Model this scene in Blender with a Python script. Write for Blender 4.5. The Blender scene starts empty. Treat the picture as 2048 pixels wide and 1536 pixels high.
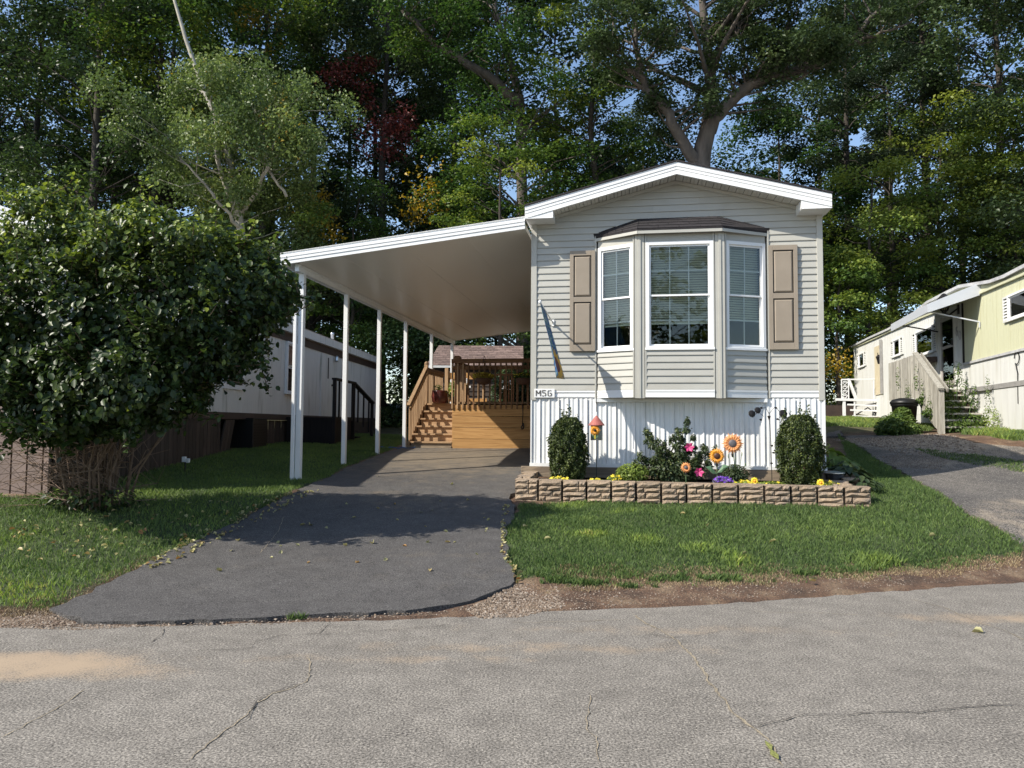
import bpy, math, random
import numpy as np
from mathutils import Vector, Matrix
from mathutils.geometry import delaunay_2d_cdt
R = math.radians
random.seed(7)
rng = np.random.default_rng(11)
sc = bpy.context.scene
COL = sc.collection

# ------------------------------------------------------------------ camera, sky, sun, exposure
F = 1500.0
CAMZ = 1.5
cam = bpy.data.cameras.new('camera')
cam.sensor_width = 36.0
cam.lens = 36.0 * F / 2048
cam.clip_start = 0.05
cam.clip_end = 2000
camo = bpy.data.objects.new('camera', cam)
COL.objects.link(camo)
CM = Matrix.Translation((0, 0, CAMZ)) @ Matrix.Rotation(R(90 + 3.13), 4, 'X') @ Matrix.Rotation(R(0.4), 4, 'Z')
camo.matrix_world = CM
sc.camera = camo

SUN_TO = Vector((0.914, 0.406, -0.851)).normalized()
SUN_EL = math.asin(-SUN_TO.z)
SUN_AZ = math.atan2(-SUN_TO.x, -SUN_TO.y)
world = bpy.data.worlds.new("World")
sc.world = world
world.use_nodes = True
wn = world.node_tree
wn.nodes.clear()
wo = wn.nodes.new('ShaderNodeOutputWorld')
wb = wn.nodes.new('ShaderNodeBackground')
ws = wn.nodes.new('ShaderNodeTexSky')
ws.sky_type = 'NISHITA'
ws.sun_disc = False
ws.sun_elevation = SUN_EL
ws.sun_rotation = SUN_AZ
ws.air_density = 1.0
ws.dust_density = 0.6
ws.ozone_density = 1.5
wb.inputs[1].default_value = 0.138
wn.links.new(ws.outputs[0], wb.inputs[0])
wn.links.new(wb.outputs[0], wo.inputs[0])
sun = bpy.data.lights.new('sun', 'SUN')
sun.energy = 4.5
sun.angle = R(0.53)
sun.color = (1.0, 0.935, 0.82)
suno = bpy.data.objects.new('sun', sun)
suno.rotation_euler = SUN_TO.to_track_quat('-Z', 'Y').to_euler()
suno.location = (-20, -8, 30)
COL.objects.link(suno)
sc.view_settings.view_transform = 'Standard'
sc.view_settings.look = 'None'
sc.view_settings.gamma = 1
sc.view_settings.use_curve_mapping = False
sc.view_settings.exposure = 0.64
sc.render.engine = 'CYCLES'
sc.cycles.max_bounces = 6
sc.cycles.transparent_max_bounces = 8

# ------------------------------------------------------------------ helpers
def ray(px, py):
    d = Vector(((px - 1024) / F, -(py - 768) / F, -1.0))
    return (CM.to_3x3() @ d).normalized()
def P(px, py, Y):
    d = ray(px, py)
    return Vector((0, 0, CAMZ)) + d * (Y / d.y)
def onplane(px, py, o, n):
    d = ray(px, py); c = Vector((0, 0, CAMZ))
    return c + d * ((Vector(o) - c).dot(n) / d.dot(n))

def tag(o, label=None, cat=None, group=None, kind=None):
    if label: o['label'] = label
    if cat: o['category'] = cat
    if group: o['group'] = group
    if kind: o['kind'] = kind
    return o
def empty(name, loc=(0, 0, 0), rz=0, label=None, cat=None, group=None):
    o = bpy.data.objects.new(name, None)
    o.empty_display_size = 0.2
    COL.objects.link(o)
    o.location = loc
    o.rotation_euler = (0, 0, rz)
    return tag(o, label, cat, group)
def link(name, me, parent=None, loc=None, rot=None):
    o = bpy.data.objects.new(name, me)
    COL.objects.link(o)
    if parent is not None: o.parent = parent
    if loc is not None: o.location = loc
    if rot is not None: o.rotation_euler = rot
    return o
def copy_tree(o, parent=None):
    c = o.copy(); COL.objects.link(c); c.parent = parent
    for ch in list(o.children): copy_tree(ch, c)
    return c

class MB:
    def __init__(s, M=None):
        s.v = []; s.f = []; s.mi = []; s.M = M or Matrix.Identity(4)
    def add(s, vs, fs, mi=0):
        b = len(s.v); M = s.M
        s.v += [tuple(M @ Vector(p)) for p in vs]
        s.f += [[b + i for i in f] for f in fs]
        s.mi += [mi] * len(fs)
        return s
    def box(s, x0, x1, y0, y1, z0, z1, mi=0):
        return s.add([(x0,y0,z0),(x1,y0,z0),(x1,y1,z0),(x0,y1,z0),(x0,y0,z1),(x1,y0,z1),(x1,y1,z1),(x0,y1,z1)],
              [(0,3,2,1),(4,5,6,7),(0,1,5,4),(1,2,6,5),(2,3,7,6),(3,0,4,7)], mi)
    def beam(s, a, b, w, h, mi=0, up=(0, 0, 1)):
        a = Vector(a); b = Vector(b); d = (b - a).normalized(); u = Vector(up)
        sx = d.cross(u)
        if sx.length < 1e-4: sx = d.cross(Vector((0, 1, 0)))
        sx.normalize(); uz = sx.cross(d)
        vs = []
        for p in (a, b):
            for i, j in ((-1,-1),(1,-1),(1,1),(-1,1)):
                vs.append(p + sx * (i * w / 2) + uz * (j * h / 2))
        return s.add(vs, [(0,1,2,3),(4,7,6,5),(0,4,5,1),(1,5,6,2),(2,6,7,3),(3,7,4,0)], mi)
    def prism(s, pts, y0, y1, mi=0):          # polygon in xz, extruded in y
        n = len(pts)
        vs = [(x, y0, z) for x, z in pts] + [(x, y1, z) for x, z in pts]
        fs = [list(range(n)), list(range(2 * n - 1, n - 1, -1))] + [(i, i + n, (i + 1) % n + n, (i + 1) % n) for i in range(n)]
        return s.add(vs, fs, mi)
    def prismx(s, pts, x0, x1, mi=0):         # polygon in yz, extruded in x
        n = len(pts)
        vs = [(x0, y, z) for y, z in pts] + [(x1, y, z) for y, z in pts]
        fs = [list(range(n - 1, -1, -1)), list(range(n, 2 * n))] + [(i, (i + 1) % n, (i + 1) % n + n, i + n) for i in range(n)]
        return s.add(vs, fs, mi)
    def prismz(s, pts, z0, z1, mi=0):
        n = len(pts)
        vs = [(x, y, z0) for x, y in pts] + [(x, y, z1) for x, y in pts]
        fs = [list(range(n - 1, -1, -1)), list(range(n, 2 * n))] + [(i, (i + 1) % n, (i + 1) % n + n, i + n) for i in range(n)]
        return s.add(vs, fs, mi)
    def tube(s, pts, rad, n=6, mi=0, cap=True):
        pts = [Vector(p) for p in pts]
        if not hasattr(rad, '__len__'): rad = [rad] * len(pts)
        vs = []
        for i, p in enumerate(pts):
            d = (pts[min(i + 1, len(pts) - 1)] - pts[max(i - 1, 0)]).normalized()
            a = d.cross(Vector((0.31, 0.95, 0.05)))
            if a.length < 1e-3: a = d.cross(Vector((1, 0, 0)))
            a.normalize(); b = d.cross(a)
            for k in range(n):
                t = 2 * math.pi * k / n
                vs.append(p + (a * math.cos(t) + b * math.sin(t)) * rad[i])
        fs = []
        for i in range(len(pts) - 1):
            for k in range(n):
                fs.append((i*n+k, i*n+(k+1)%n, (i+1)*n+(k+1)%n, (i+1)*n+k))
        if cap:
            fs.append(list(range(n - 1, -1, -1))); fs.append([(len(pts)-1)*n + k for k in range(n)])
        return s.add(vs, fs, mi)
    def lathe(s, prof, c=(0, 0, 0), n=16, mi=0):
        vs = []; c = Vector(c)
        for r, z in prof:
            for k in range(n):
                t = 2 * math.pi * k / n
                vs.append(c + Vector((r * math.cos(t), r * math.sin(t), z)))
        fs = []
        for i in range(len(prof) - 1):
            for k in range(n):
                fs.append((i*n+k, i*n+(k+1)%n, (i+1)*n+(k+1)%n, (i+1)*n+k))
        fs.append(list(range(n - 1, -1, -1))); fs.append([(len(prof)-1)*n + k for k in range(n)])
        return s.add(vs, fs, mi)
    def mesh(s, name, mats, smooth=False):
        me = bpy.data.meshes.new(name)
        me.from_pydata(s.v, [], s.f)
        if not isinstance(mats, (list, tuple)): mats = [mats]
        for m in mats: me.materials.append(m)
        if len(mats) > 1: me.polygons.foreach_set('material_index', s.mi)
        if smooth: me.polygons.foreach_set('use_smooth', [True] * len(me.polygons))
        me.update()
        return me
    def build(s, name, mats, parent=None, smooth=False, bevel=0, kind=None, label=None):
        o = link(name, s.mesh(name, mats, smooth), parent)
        if bevel:
            b = o.modifiers.new('b', 'BEVEL'); b.width = bevel; b.segments = 2; b.limit_method = 'ANGLE'
        if kind: o['kind'] = kind
        if label: o['label'] = label
        return o

def np_mesh(name, V, T, k, mat, attrs=None, smooth=False):
    """V (n,3); T (m,k) faces"""
    me = bpy.data.meshes.new(name)
    V = np.ascontiguousarray(V, dtype=np.float32); T = np.ascontiguousarray(T, dtype=np.int32)
    me.vertices.add(len(V)); me.vertices.foreach_set('co', V.ravel())
    me.loops.add(T.size); me.loops.foreach_set('vertex_index', T.ravel())
    me.polygons.add(len(T)); me.polygons.foreach_set('loop_start', np.arange(0, T.size, k, dtype=np.int32))
    me.polygons.foreach_set('loop_total', np.full(len(T), k, dtype=np.int32))
    if smooth: me.polygons.foreach_set('use_smooth', np.ones(len(T), dtype=bool))
    me.update(calc_edges=True)
    for an, av in (attrs or {}).items():
        a = me.attributes.new(an, 'FLOAT', 'POINT'); a.data.foreach_set('value', np.ascontiguousarray(av, dtype=np.float32))
    me.materials.append(mat)
    return me

# ------------------------------------------------------------------ materials
def newmat(name):
    m = bpy.data.materials.new(name); m.use_nodes = True
    nt = m.node_tree; nt.nodes.clear()
    out = nt.nodes.new('ShaderNodeOutputMaterial')
    b = nt.nodes.new('ShaderNodeBsdfPrincipled')
    nt.links.new(b.outputs[0], out.inputs[0])
    return m, nt, b, out
def N(nt, t, **kw):
    n = nt.nodes.new(t)
    for k, v in kw.items():
        if k.startswith('i_'):
            key = k[2:]
            n.inputs[int(key) if key.isdigit() else key].default_value = v
        else: setattr(n, k, v)
    return n
def c4(c): return (c[0], c[1], c[2], 1)
def ramp(nt, stops):
    r = nt.nodes.new('ShaderNodeValToRGB')
    e = r.color_ramp.elements
    while len(e) < len(stops): e.new(0.5)
    for i, (p, c) in enumerate(stops):
        e[i].position = p; e[i].color = c4(c) if hasattr(c, '__len__') else (c, c, c, 1)
    return r
def pm(name, c1, c2=None, scale=4, rough=0.6, bump=0.0, bscale=40, metal=0.0, spec=0.4, stretch=(1, 1, 1), rnd=0.0, dirt=None, dscale=1.2, dlo=.55, dhi=.75, detail=6):
    m, nt, b, out = newmat(name); L = nt.links.new
    tc = N(nt, 'ShaderNodeTexCoord'); mp = N(nt, 'ShaderNodeMapping'); mp.inputs['Scale'].default_value = stretch
    L(tc.outputs['Object'], mp.inputs[0])
    if rnd:
        oi = N(nt, 'ShaderNodeObjectInfo'); mu = N(nt, 'ShaderNodeMath', operation='MULTIPLY'); mu.inputs[1].default_value = 37
        L(oi.outputs['Random'], mu.inputs[0]); cb = N(nt, 'ShaderNodeCombineXYZ'); L(mu.outputs[0], cb.inputs[0]); L(mu.outputs[0], cb.inputs[1]); L(cb.outputs[0], mp.inputs['Location'])
    n1 = N(nt, 'ShaderNodeTexNoise'); n1.inputs['Scale'].default_value = scale; n1.inputs['Detail'].default_value = detail
    L(mp.outputs[0], n1.inputs['Vector'])
    c2 = c2 or tuple(x * 0.85 for x in c1)
    rp = ramp(nt, [(0.3, c1), (0.7, c2)]); L(n1.outputs[0], rp.inputs[0])
    colo = rp.outputs[0]
    if rnd:
        hs = N(nt, 'ShaderNodeHueSaturation'); mr = N(nt, 'ShaderNodeMapRange'); mr.inputs[3].default_value = 1 - rnd; mr.inputs[4].default_value = 1 + rnd
        L(oi.outputs['Random'], mr.inputs[0]); L(mr.outputs[0], hs.inputs['Value']); L(colo, hs.inputs['Color']); colo = hs.outputs[0]
    if dirt:
        nd = N(nt, 'ShaderNodeTexNoise'); nd.inputs['Scale'].default_value = dscale; nd.inputs['Detail'].default_value = 9
        L(mp.outputs[0], nd.inputs['Vector']); rd = ramp(nt, [(dlo, 0.0), (dhi, 1.0)]); L(nd.outputs[0], rd.inputs[0])
        mx = N(nt, 'ShaderNodeMix', data_type='RGBA'); L(rd.outputs[0], mx.inputs[0]); L(colo, mx.inputs[6]); mx.inputs[7].default_value = c4(dirt); colo = mx.outputs[2]
    L(colo, b.inputs['Base Color'])
    b.inputs['Roughness'].default_value = rough; b.inputs['Metallic'].default_value = metal
    b.inputs['Specular IOR Level'].default_value = spec
    if bump:
        nb = N(nt, 'ShaderNodeTexNoise'); nb.inputs['Scale'].default_value = bscale; nb.inputs['Detail'].default_value = 5
        L(mp.outputs[0], nb.inputs['Vector']); bp = N(nt, 'ShaderNodeBump'); bp.inputs['Strength'].default_value = bump; bp.inputs['Distance'].default_value = 0.02
        L(nb.outputs[0], bp.inputs['Height']); L(bp.outputs[0], b.inputs['Normal'])
    return m
def wood(name, c1, c2, axis=0, gscale=9, rough=0.7, rnd=0.15, knots=True):
    m, nt, b, out = newmat(name); L = nt.links.new
    tc = N(nt, 'ShaderNodeTexCoord'); mp = N(nt, 'ShaderNodeMapping')
    s = [gscale * 2] * 3; s[axis] = gscale * 0.12; mp.inputs['Scale'].default_value = s
    oi = N(nt, 'ShaderNodeObjectInfo'); mu = N(nt, 'ShaderNodeMath', operation='MULTIPLY'); mu.inputs[1].default_value = 53
    L(oi.outputs['Random'], mu.inputs[0]); cb = N(nt, 'ShaderNodeCombineXYZ')
    for i in range(3): L(mu.outputs[0], cb.inputs[i])
    L(cb.outputs[0], mp.inputs['Location']); L(tc.outputs['Object'], mp.inputs[0])
    n1 = N(nt, 'ShaderNodeTexNoise', i_Scale=1.0, i_Detail=8, i_Distortion=1.2); L(mp.outputs[0], n1.inputs['Vector'])
    w = N(nt, 'ShaderNodeMath', operation='SINE'); m8 = N(nt, 'ShaderNodeMath', operation='MULTIPLY'); m8.inputs[1].default_value = 34
    L(n1.outputs[0], m8.inputs[0]); L(m8.outputs[0], w.inputs[0])
    mr0 = N(nt, 'ShaderNodeMapRange'); mr0.inputs[1].default_value = -1; L(w.outputs[0], mr0.inputs[0])
    ad = N(nt, 'ShaderNodeMath', operation='ADD'); L(n1.outputs[0], ad.inputs[0])
    sc5 = N(nt, 'ShaderNodeMath', operation='MULTIPLY'); sc5.inputs[1].default_value = .35; L(mr0.outputs[0], sc5.inputs[0]); L(sc5.outputs[0], ad.inputs[1])
    rp = ramp(nt, [(0.4, c1), (0.95, c2)]); L(ad.outputs[0], rp.inputs[0])
    hs = N(nt, 'ShaderNodeHueSaturation'); mr = N(nt, 'ShaderNodeMapRange'); mr.inputs[3].default_value = 1 - rnd; mr.inputs[4].default_value = 1 + rnd
    L(oi.outputs['Random'], mr.inputs[0]); L(mr.outputs[0], hs.inputs['Value']); L(rp.outputs[0], hs.inputs['Color']); L(hs.outputs[0], b.inputs['Base Color'])
    b.inputs['Roughness'].default_value = rough; b.inputs['Specular IOR Level'].default_value = .25
    bp = N(nt, 'ShaderNodeBump'); bp.inputs['Strength'].default_value = .25; bp.inputs['Distance'].default_value = .004
    L(ad.outputs[0], bp.inputs['Height']); L(bp.outputs[0], b.inputs['Normal'])
    return m
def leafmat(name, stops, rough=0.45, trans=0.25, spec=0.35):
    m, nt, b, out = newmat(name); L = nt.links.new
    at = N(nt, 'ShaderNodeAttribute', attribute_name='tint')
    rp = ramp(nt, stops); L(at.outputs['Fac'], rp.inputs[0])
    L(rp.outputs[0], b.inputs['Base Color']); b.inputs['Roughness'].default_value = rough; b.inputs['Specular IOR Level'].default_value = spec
    tr = N(nt, 'ShaderNodeBsdfTranslucent')
    hs = N(nt, 'ShaderNodeHueSaturation'); hs.inputs['Value'].default_value = 1.5; hs.inputs['Saturation'].default_value = 1.1; L(rp.outputs[0], hs.inputs['Color']); L(hs.outputs[0], tr.inputs[0])
    mx = N(nt, 'ShaderNodeMixShader'); mx.inputs[0].default_value = trans
    L(b.outputs[0], mx.inputs[1]); L(tr.outputs[0], mx.inputs[2]); L(mx.outputs[0], out.inputs[0])
    return m
def glassmat(name, ior=1.6, tint=(0.92, 0.95, 0.93)):
    m, nt, b, out = newmat(name); L = nt.links.new
    nt.nodes.remove(b)
    fr = N(nt, 'ShaderNodeFresnel'); fr.inputs[0].default_value = ior
    t = N(nt, 'ShaderNodeBsdfTransparent'); t.inputs[0].default_value = c4(tint)
    g = N(nt, 'ShaderNodeBsdfGlossy'); g.inputs['Roughness'].default_value = 0.01
    no = N(nt, 'ShaderNodeTexNoise', i_Scale=1.3); tc = N(nt, 'ShaderNodeTexCoord'); L(tc.outputs['Object'], no.inputs['Vector'])
    bp = N(nt, 'ShaderNodeBump'); bp.inputs['Strength'].default_value = .15; bp.inputs['Distance'].default_value = .01; L(no.outputs[0], bp.inputs['Height']); L(bp.outputs[0], g.inputs['Normal'])
    mx = N(nt, 'ShaderNodeMixShader'); L(fr.outputs[0], mx.inputs[0]); L(t.outputs[0], mx.inputs[1]); L(g.outputs[0], mx.inputs[2]); L(mx.outputs[0], out.inputs[0])
    return m

M = {}
M['siding'] = pm('vinyl_siding', (.42, .412, .372), (.39, .382, .345), 3, .45, .08, 4, dirt=(.30, .275, .225), dscale=1.6, dlo=.56, dhi=1.0, rnd=.03, stretch=(1, 1, .5))
M['trim'] = pm('corner_vinyl', (.445, .435, .39), (.41, .40, .36), 3, .4)
M['white'] = pm('white_metal', (.80, .80, .79), (.74, .745, .74), 3, .38, .03, 30, dirt=(.55, .54, .5), dlo=.62, dhi=1.0)
M['white_skirt'] = pm('white_skirting_metal', (.76, .765, .76), (.71, .715, .71), 3, .35, .0, 30, dirt=(.42, .39, .32), dscale=2.6, dlo=.55, dhi=1.0, stretch=(1, 1, .5))
M['soffit'] = pm('soffit_white', (.72, .70, .65), None, 3, .5)
M['ceiling'] = pm('carport_ceiling', (.80, .78, .74), (.76, .74, .70), .6, .38, .02, 6, spec=.6, stretch=(1, .3, 1))
M['shutter'] = pm('taupe_shutter', (.30, .25, .195), (.265, .22, .17), 4, .5, .06, 80)
M['dark_trim'] = pm('dark_gap', (.03, .028, .025), None, 5, .7)
M['roof'] = pm('asphalt_shingle_dark', (.036, .031, .033), (.020, .018, .020), 18, .9, .6, 160, rnd=.2)
M['roof_brown'] = pm('asphalt_shingle_brown', (.22, .155, .13), (.13, .09, .08), 12, .9, .5, 120, rnd=.25)
M['interior'] = pm('interior_wall', (.09, .075, .06), None, 2, .8)
M['blind'] = pm('blind_slat', (.78, .80, .68), None, 2, .5)
M['glass'] = glassmat('window_glass', 1.5)
M['timber'] = wood('weathered_timber', (.30, .235, .165), (.17, .13, .095), 0, 5)
M['deckx'] = wood('deck_wood_x', (.50, .29, .115), (.34, .18, .065), 0, 4, rnd=.12)
M['deckz'] = wood('deck_wood_z', (.44, .29, .165), (.29, .18, .10), 2, 7, rnd=.18)
M['tread'] = wood('stair_wood', (.50, .33, .19), (.36, .225, .125), 0, 5, rnd=.12)
M['decky'] = wood('deck_wood_y', (.38, .25, .14), (.25, .16, .09), 1, 7)
M['deckrail'] = wood('deck_rail_wood', (.26, .14, .065), (.16, .08, .04), 0, 7)
M['greyboard'] = wood('grey_weathered_board', (.48, .46, .40), (.27, .25, .215), 2, 9, rnd=.22)
M['stone'] = pm('cast_stone', (.40, .295, .20), (.27, .21, .155), 7, .9, .9, 55, rnd=.16, dirt=(.22, .18, .15), dscale=4, dlo=.5, dhi=.8, stretch=(1, 1, 1.6))
M['joint'] = pm('stone_joint', (.05, .035, .025), None, 6, .95)
M['soil'] = pm('planter_soil', (.045, .03, .02), (.02, .014, .01), 20, .95, 1, 60)
M['lt_siding'] = pm('ribbed_white_siding', (.74, .72, .67), (.68, .66, .61), 2, .55, .03, 30, dirt=(.28, .27, .2), dscale=2.2, dlo=.56, dhi=.85, stretch=(1, 3, .35))
M['brown_trim'] = pm('brown_trim', (.075, .05, .04), (.05, .035, .03), 4, .6)
M['brown_board'] = wood('brown_skirt_board', (.085, .062, .048), (.045, .033, .027), 2, 6, rnd=.25)
M['pink_board'] = pm('mauve_skirt_panel', (.26, .19, .165), (.20, .15, .13), 3, .7, .1, 60, rnd=.12)
M['black'] = pm('black_plastic', (.012, .012, .012), None, 3, .45)
M['blackwood'] = wood('black_painted_wood', (.018, .014, .012), (.01, .008, .008), 2, 6)
M['iron'] = pm('dark_iron', (.02, .018, .018), None, 8, .5, metal=.3)
M['galv'] = pm('galvanised_pipe', (.62, .64, .66), (.5, .52, .54), 12, .3, metal=.8)
M['rt_white'] = pm('old_white_siding', (.66, .66, .63), (.58, .58, .55), 2, .6, .03, 30, dirt=(.40, .37, .28), dscale=1.4, dlo=.56, dhi=.9, stretch=(1, 3, .35))
M['rt_yellow'] = pm('old_yellow_siding', (.58, .58, .40), (.52, .52, .36), 2, .6, .03, 30, dirt=(.38, .36, .2), dscale=2.2, dlo=.55, dhi=.85, stretch=(1, 4, .3))
M['rt_roof'] = pm('old_roof_membrane', (.55, .55, .55), (.35, .35, .36), 6, .8, .5, 14)
M['awning'] = pm('awning_aluminium', (.55, .57, .60), (.5, .52, .55), 3, .45, metal=.1)
M['door_grey'] = pm('storm_door', (.40, .37, .34), None, 3, .5)
M['door_cream'] = pm('cream_door', (.62, .55, .40), (.55, .47, .32), 5, .6, dirt=(.32, .16, .08), dscale=4, dlo=.6, dhi=.85)
M['drape'] = pm('orange_curtain', (.42, .18, .06), (.25, .1, .04), 9, .8, stretch=(1, 6, .4))
M['ceramic'] = pm('glazed_red_pot', (.14, .035, .025), (.05, .015, .015), 6, .25)
M['terracotta'] = pm('coir_basket', (.10, .05, .03), None, 12, .9, .5, 60)
M['bark'] = pm('bark_dark', (.075, .062, .05), (.035, .03, .026), 6, .95, 1, 30, stretch=(1, 1, .25))
M['bark_grey'] = pm('bark_oak', (.15, .125, .105), (.07, .06, .052), 5, .95, 1, 26, stretch=(1, 1, .3))
M['bark_pale'] = pm('bark_birch', (.46, .43, .36), (.26, .24, .20), 5, .85, .5, 26, stretch=(1, 1, .4))
M['twig'] = pm('shrub_stem', (.23, .16, .115), (.14, .095, .07), 14, .9, .5, 60)
M['concrete'] = pm('grey_concrete', (.32, .31, .29), (.24, .23, .22), 8, .9, .4, 60)
# paints
def flat(name, c, rough=.5, **k): return pm(name, c, tuple(x * .8 for x in c), 14, rough, **k)
M['orange'] = flat('petal_orange', (.80, .27, .05)); M['orange_pale'] = flat('petal_pale_orange', (.80, .33, .12)); M['amber'] = flat('petal_amber', (.80, .33, .03))
M['grey_disc'] = flat('seed_disc_grey', (.13, .12, .13)); M['brown_disc'] = flat('seed_disc_brown', (.09, .035, .02))
M['yellow'] = flat('petal_yellow', (.85, .68, .05)); M['purple'] = flat('petal_purple', (.22, .08, .55)); M['pink'] = flat('petal_pink', (.62, .06, .22))
M['red_roof'] = flat('birdhouse_roof_red', (.38, .12, .10)); M['birdgrey'] = flat('birdhouse_green_grey', (.22, .235, .20))
M['leafpaint'] = flat('painted_leaf', (.10, .19, .10)); M['stemgreen'] = flat('stem_green', (.09, .15, .06))
M['cloth'] = None

LEAF = {}
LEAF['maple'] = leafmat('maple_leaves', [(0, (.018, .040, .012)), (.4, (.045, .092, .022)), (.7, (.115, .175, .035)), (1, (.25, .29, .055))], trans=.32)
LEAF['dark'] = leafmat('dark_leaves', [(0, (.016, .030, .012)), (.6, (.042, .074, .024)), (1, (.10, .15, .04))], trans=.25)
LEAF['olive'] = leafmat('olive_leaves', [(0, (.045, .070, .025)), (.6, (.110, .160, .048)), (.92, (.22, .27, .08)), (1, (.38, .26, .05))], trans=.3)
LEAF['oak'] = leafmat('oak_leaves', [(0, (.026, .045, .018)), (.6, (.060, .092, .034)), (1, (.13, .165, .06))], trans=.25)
LEAF['pine'] = leafmat('pine_needles', [(0, (.022, .04, .022)), (1, (.05, .075, .03))], trans=.1)
LEAF['red'] = leafmat('red_leaves', [(0, (.06, .018, .018)), (1, (.19, .045, .038))], trans=.2)
LEAF['yellow'] = leafmat('yellow_leaves', [(0, (.22, .18, .03)), (1, (.45, .28, .03))], trans=.3)
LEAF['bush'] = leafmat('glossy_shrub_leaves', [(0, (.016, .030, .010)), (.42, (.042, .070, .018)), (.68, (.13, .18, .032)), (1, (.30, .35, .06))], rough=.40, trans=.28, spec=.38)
LEAF['box'] = leafmat('boxwood_leaves', [(0, (.020, .034, .010)), (.6, (.060, .085, .022)), (1, (.17, .20, .055))], rough=.5, trans=.2)
LEAF['rose'] = leafmat('rose_leaves', [(0, (.022, .04, .016)), (.7, (.06, .085, .03)), (1, (.13, .15, .05))], trans=.2)
LEAF['lime'] = leafmat('lime_leaves', [(0, (.11, .16, .03)), (1, (.26, .33, .07))], trans=.3)
LEAF['weed'] = leafmat('weed_leaves', [(0, (.04, .08, .018)), (1, (.14, .2, .04))], trans=.25)
LEAF['grass'] = leafmat('grass_blades', [(0, (.032, .060, .018)), (.45, (.080, .130, .040)), (.75, (.155, .215, .060)), (.95, (.26, .36, .06)), (1, (.33, .33, .10))], rough=.55, trans=.25, spec=.25)
LEAF['fallen'] = leafmat('fallen_leaf', [(0, (.28, .27, .13)), (.6, (.42, .38, .18)), (1, (.30, .14, .05))], trans=.2)

# ------------------------------------------------------------------ terrain height
HP = np.array([(-14,3,0),(-8,4,0),(-3.8,5.4,0),(0,5.9,0),(3,6.5,0),(5.1,7.2,0),(9,8.3,0),(14,10,0),(-14,-6,0),(0,0,0),(12,0,0),(-4,2,0),(4,3,0),(0,-12,0),(22,2,0),(-22,0,0),
 (-3.58,5.95,.03),(-3.48,7.2,.12),(-3.25,8.95,.3),(-2.9,11.4,.57),(-3.5,12.3,.586),(-2.6,15.5,.83),(-2.7,17.9,.91),(.05,6.7,.07),(0,8.5,.22),(.1,10.5,.42),(0,12,.6),(-.5,17.9,.92),
 (-5.1,9.2,.48),(-6.1,9.97,.54),(-7.5,8,.38),(-5.84,15,.89),(-5.1,22,1.1),(-5.1,28,1.2),(-8,6.5,.2),(-5.5,7,.2),(-5,5.7,.04),
 (1.5,10.0,.38),(3.5,9.6,.39),(4.9,9.5,.40),(2.5,8,.20),(5.2,7.95,.21),(5.6,10.2,.57),(6.1,11.2,.66),(5.2,11.7,.76),(7.7,17,1.2),(9.9,14.5,1.40),(8.5,12.3,.90),(10.2,12.1,1.0),(7.5,9.7,.45),(10.5,18,1.42),(13,28,1.9),(7,25,1.6),
 (0,30,1.6),(-12,30,1.5),(15,36,2.3),(0,45,2.6),(28,50,3.4),(-28,50,3),(-20,12,.7),(25,15,2),(28,35,3),(-28,35,1.8)], float)
def _phi(r2):
    return np.where(r2 > 1e-9, r2 * np.log(np.maximum(r2, 1e-9)) * .5, 0)
_X = HP[:, :2]; _n = len(_X)
_K = _phi(((_X[:, None] - _X[None]) ** 2).sum(-1)) + np.eye(_n) * 0.02
_Pm = np.hstack([np.ones((_n, 1)), _X])
_A = np.block([[_K, _Pm], [_Pm.T, np.zeros((3, 3))]])
_W = np.linalg.solve(_A, np.concatenate([HP[:, 2], np.zeros(3)]))
def rbf(x, y):
    x = np.clip(np.asarray(x, float), -28, 28); y = np.clip(np.asarray(y, float), -12, 50)
    q = np.stack([x.ravel(), y.ravel()], 1); o = np.empty(len(q))
    for i in range(0, len(q), 20000):
        c = q[i:i + 20000]
        o[i:i + 20000] = _phi(((c[:, None] - _X[None]) ** 2).sum(-1)) @ _W[:_n] + _W[_n] + c @ _W[_n + 1:]
    return o.reshape(x.shape)
EDGE = np.array([(-300, 4.2), (-14, 4.4), (-8, 5.0), (-4.9, 5.35), (-3.8, 5.55), (-2.6, 5.62), (-.5, 5.9), (.2, 6.12), (1.6, 6.38), (3.4, 6.95), (5.1, 7.45), (7.5, 8.1), (12, 9.6), (300, 12)])
def edge_y(x): return np.interp(x, EDGE[:, 0], EDGE[:, 1])
def H(x, y):
    x = np.asarray(x, float); y = np.asarray(y, float)
    t = np.clip((y - edge_y(x)) / 1.2, 0, 1)
    return np.maximum(rbf(x, y), 0) * t
def h1(x, y): return float(H(np.array([x]), np.array([y]))[0])
def G(px, py):
    d = ray(px, py); lo, hi = 2.0, 60.0
    t = np.arange(2.5, 60, .05) / d.y
    zz = CAMZ + d.z * t - H(d.x * t, d.y * t)
    i = int(np.argmax(zz < 0)); k = t[i] if zz[i] < 0 else t[-1]
    return (d.x * k, d.y * k)
def inpoly(x, y, poly):
    x = np.asarray(x); y = np.asarray(y); r = np.zeros(x.shape, bool)
    n = len(poly)
    for i in range(n):
        x0, y0 = poly[i]; x1, y1 = poly[(i + 1) % n]
        c = ((y0 > y) != (y1 > y)); xx = (x1 - x0) * (y - y0) / ((y1 - y0) or 1e-9) + x0
        r ^= c & (x < xx)
    return r
HO = Vector((.295, 11.65, 0)); HU = Vector((.988, -.154, 0)); HV = Vector((.154, .988, 0)); HRZ = math.atan2(-.154, .988)
def hw(t, s): p = HO + HU * t + HV * s; return (p.x, p.y)

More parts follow.
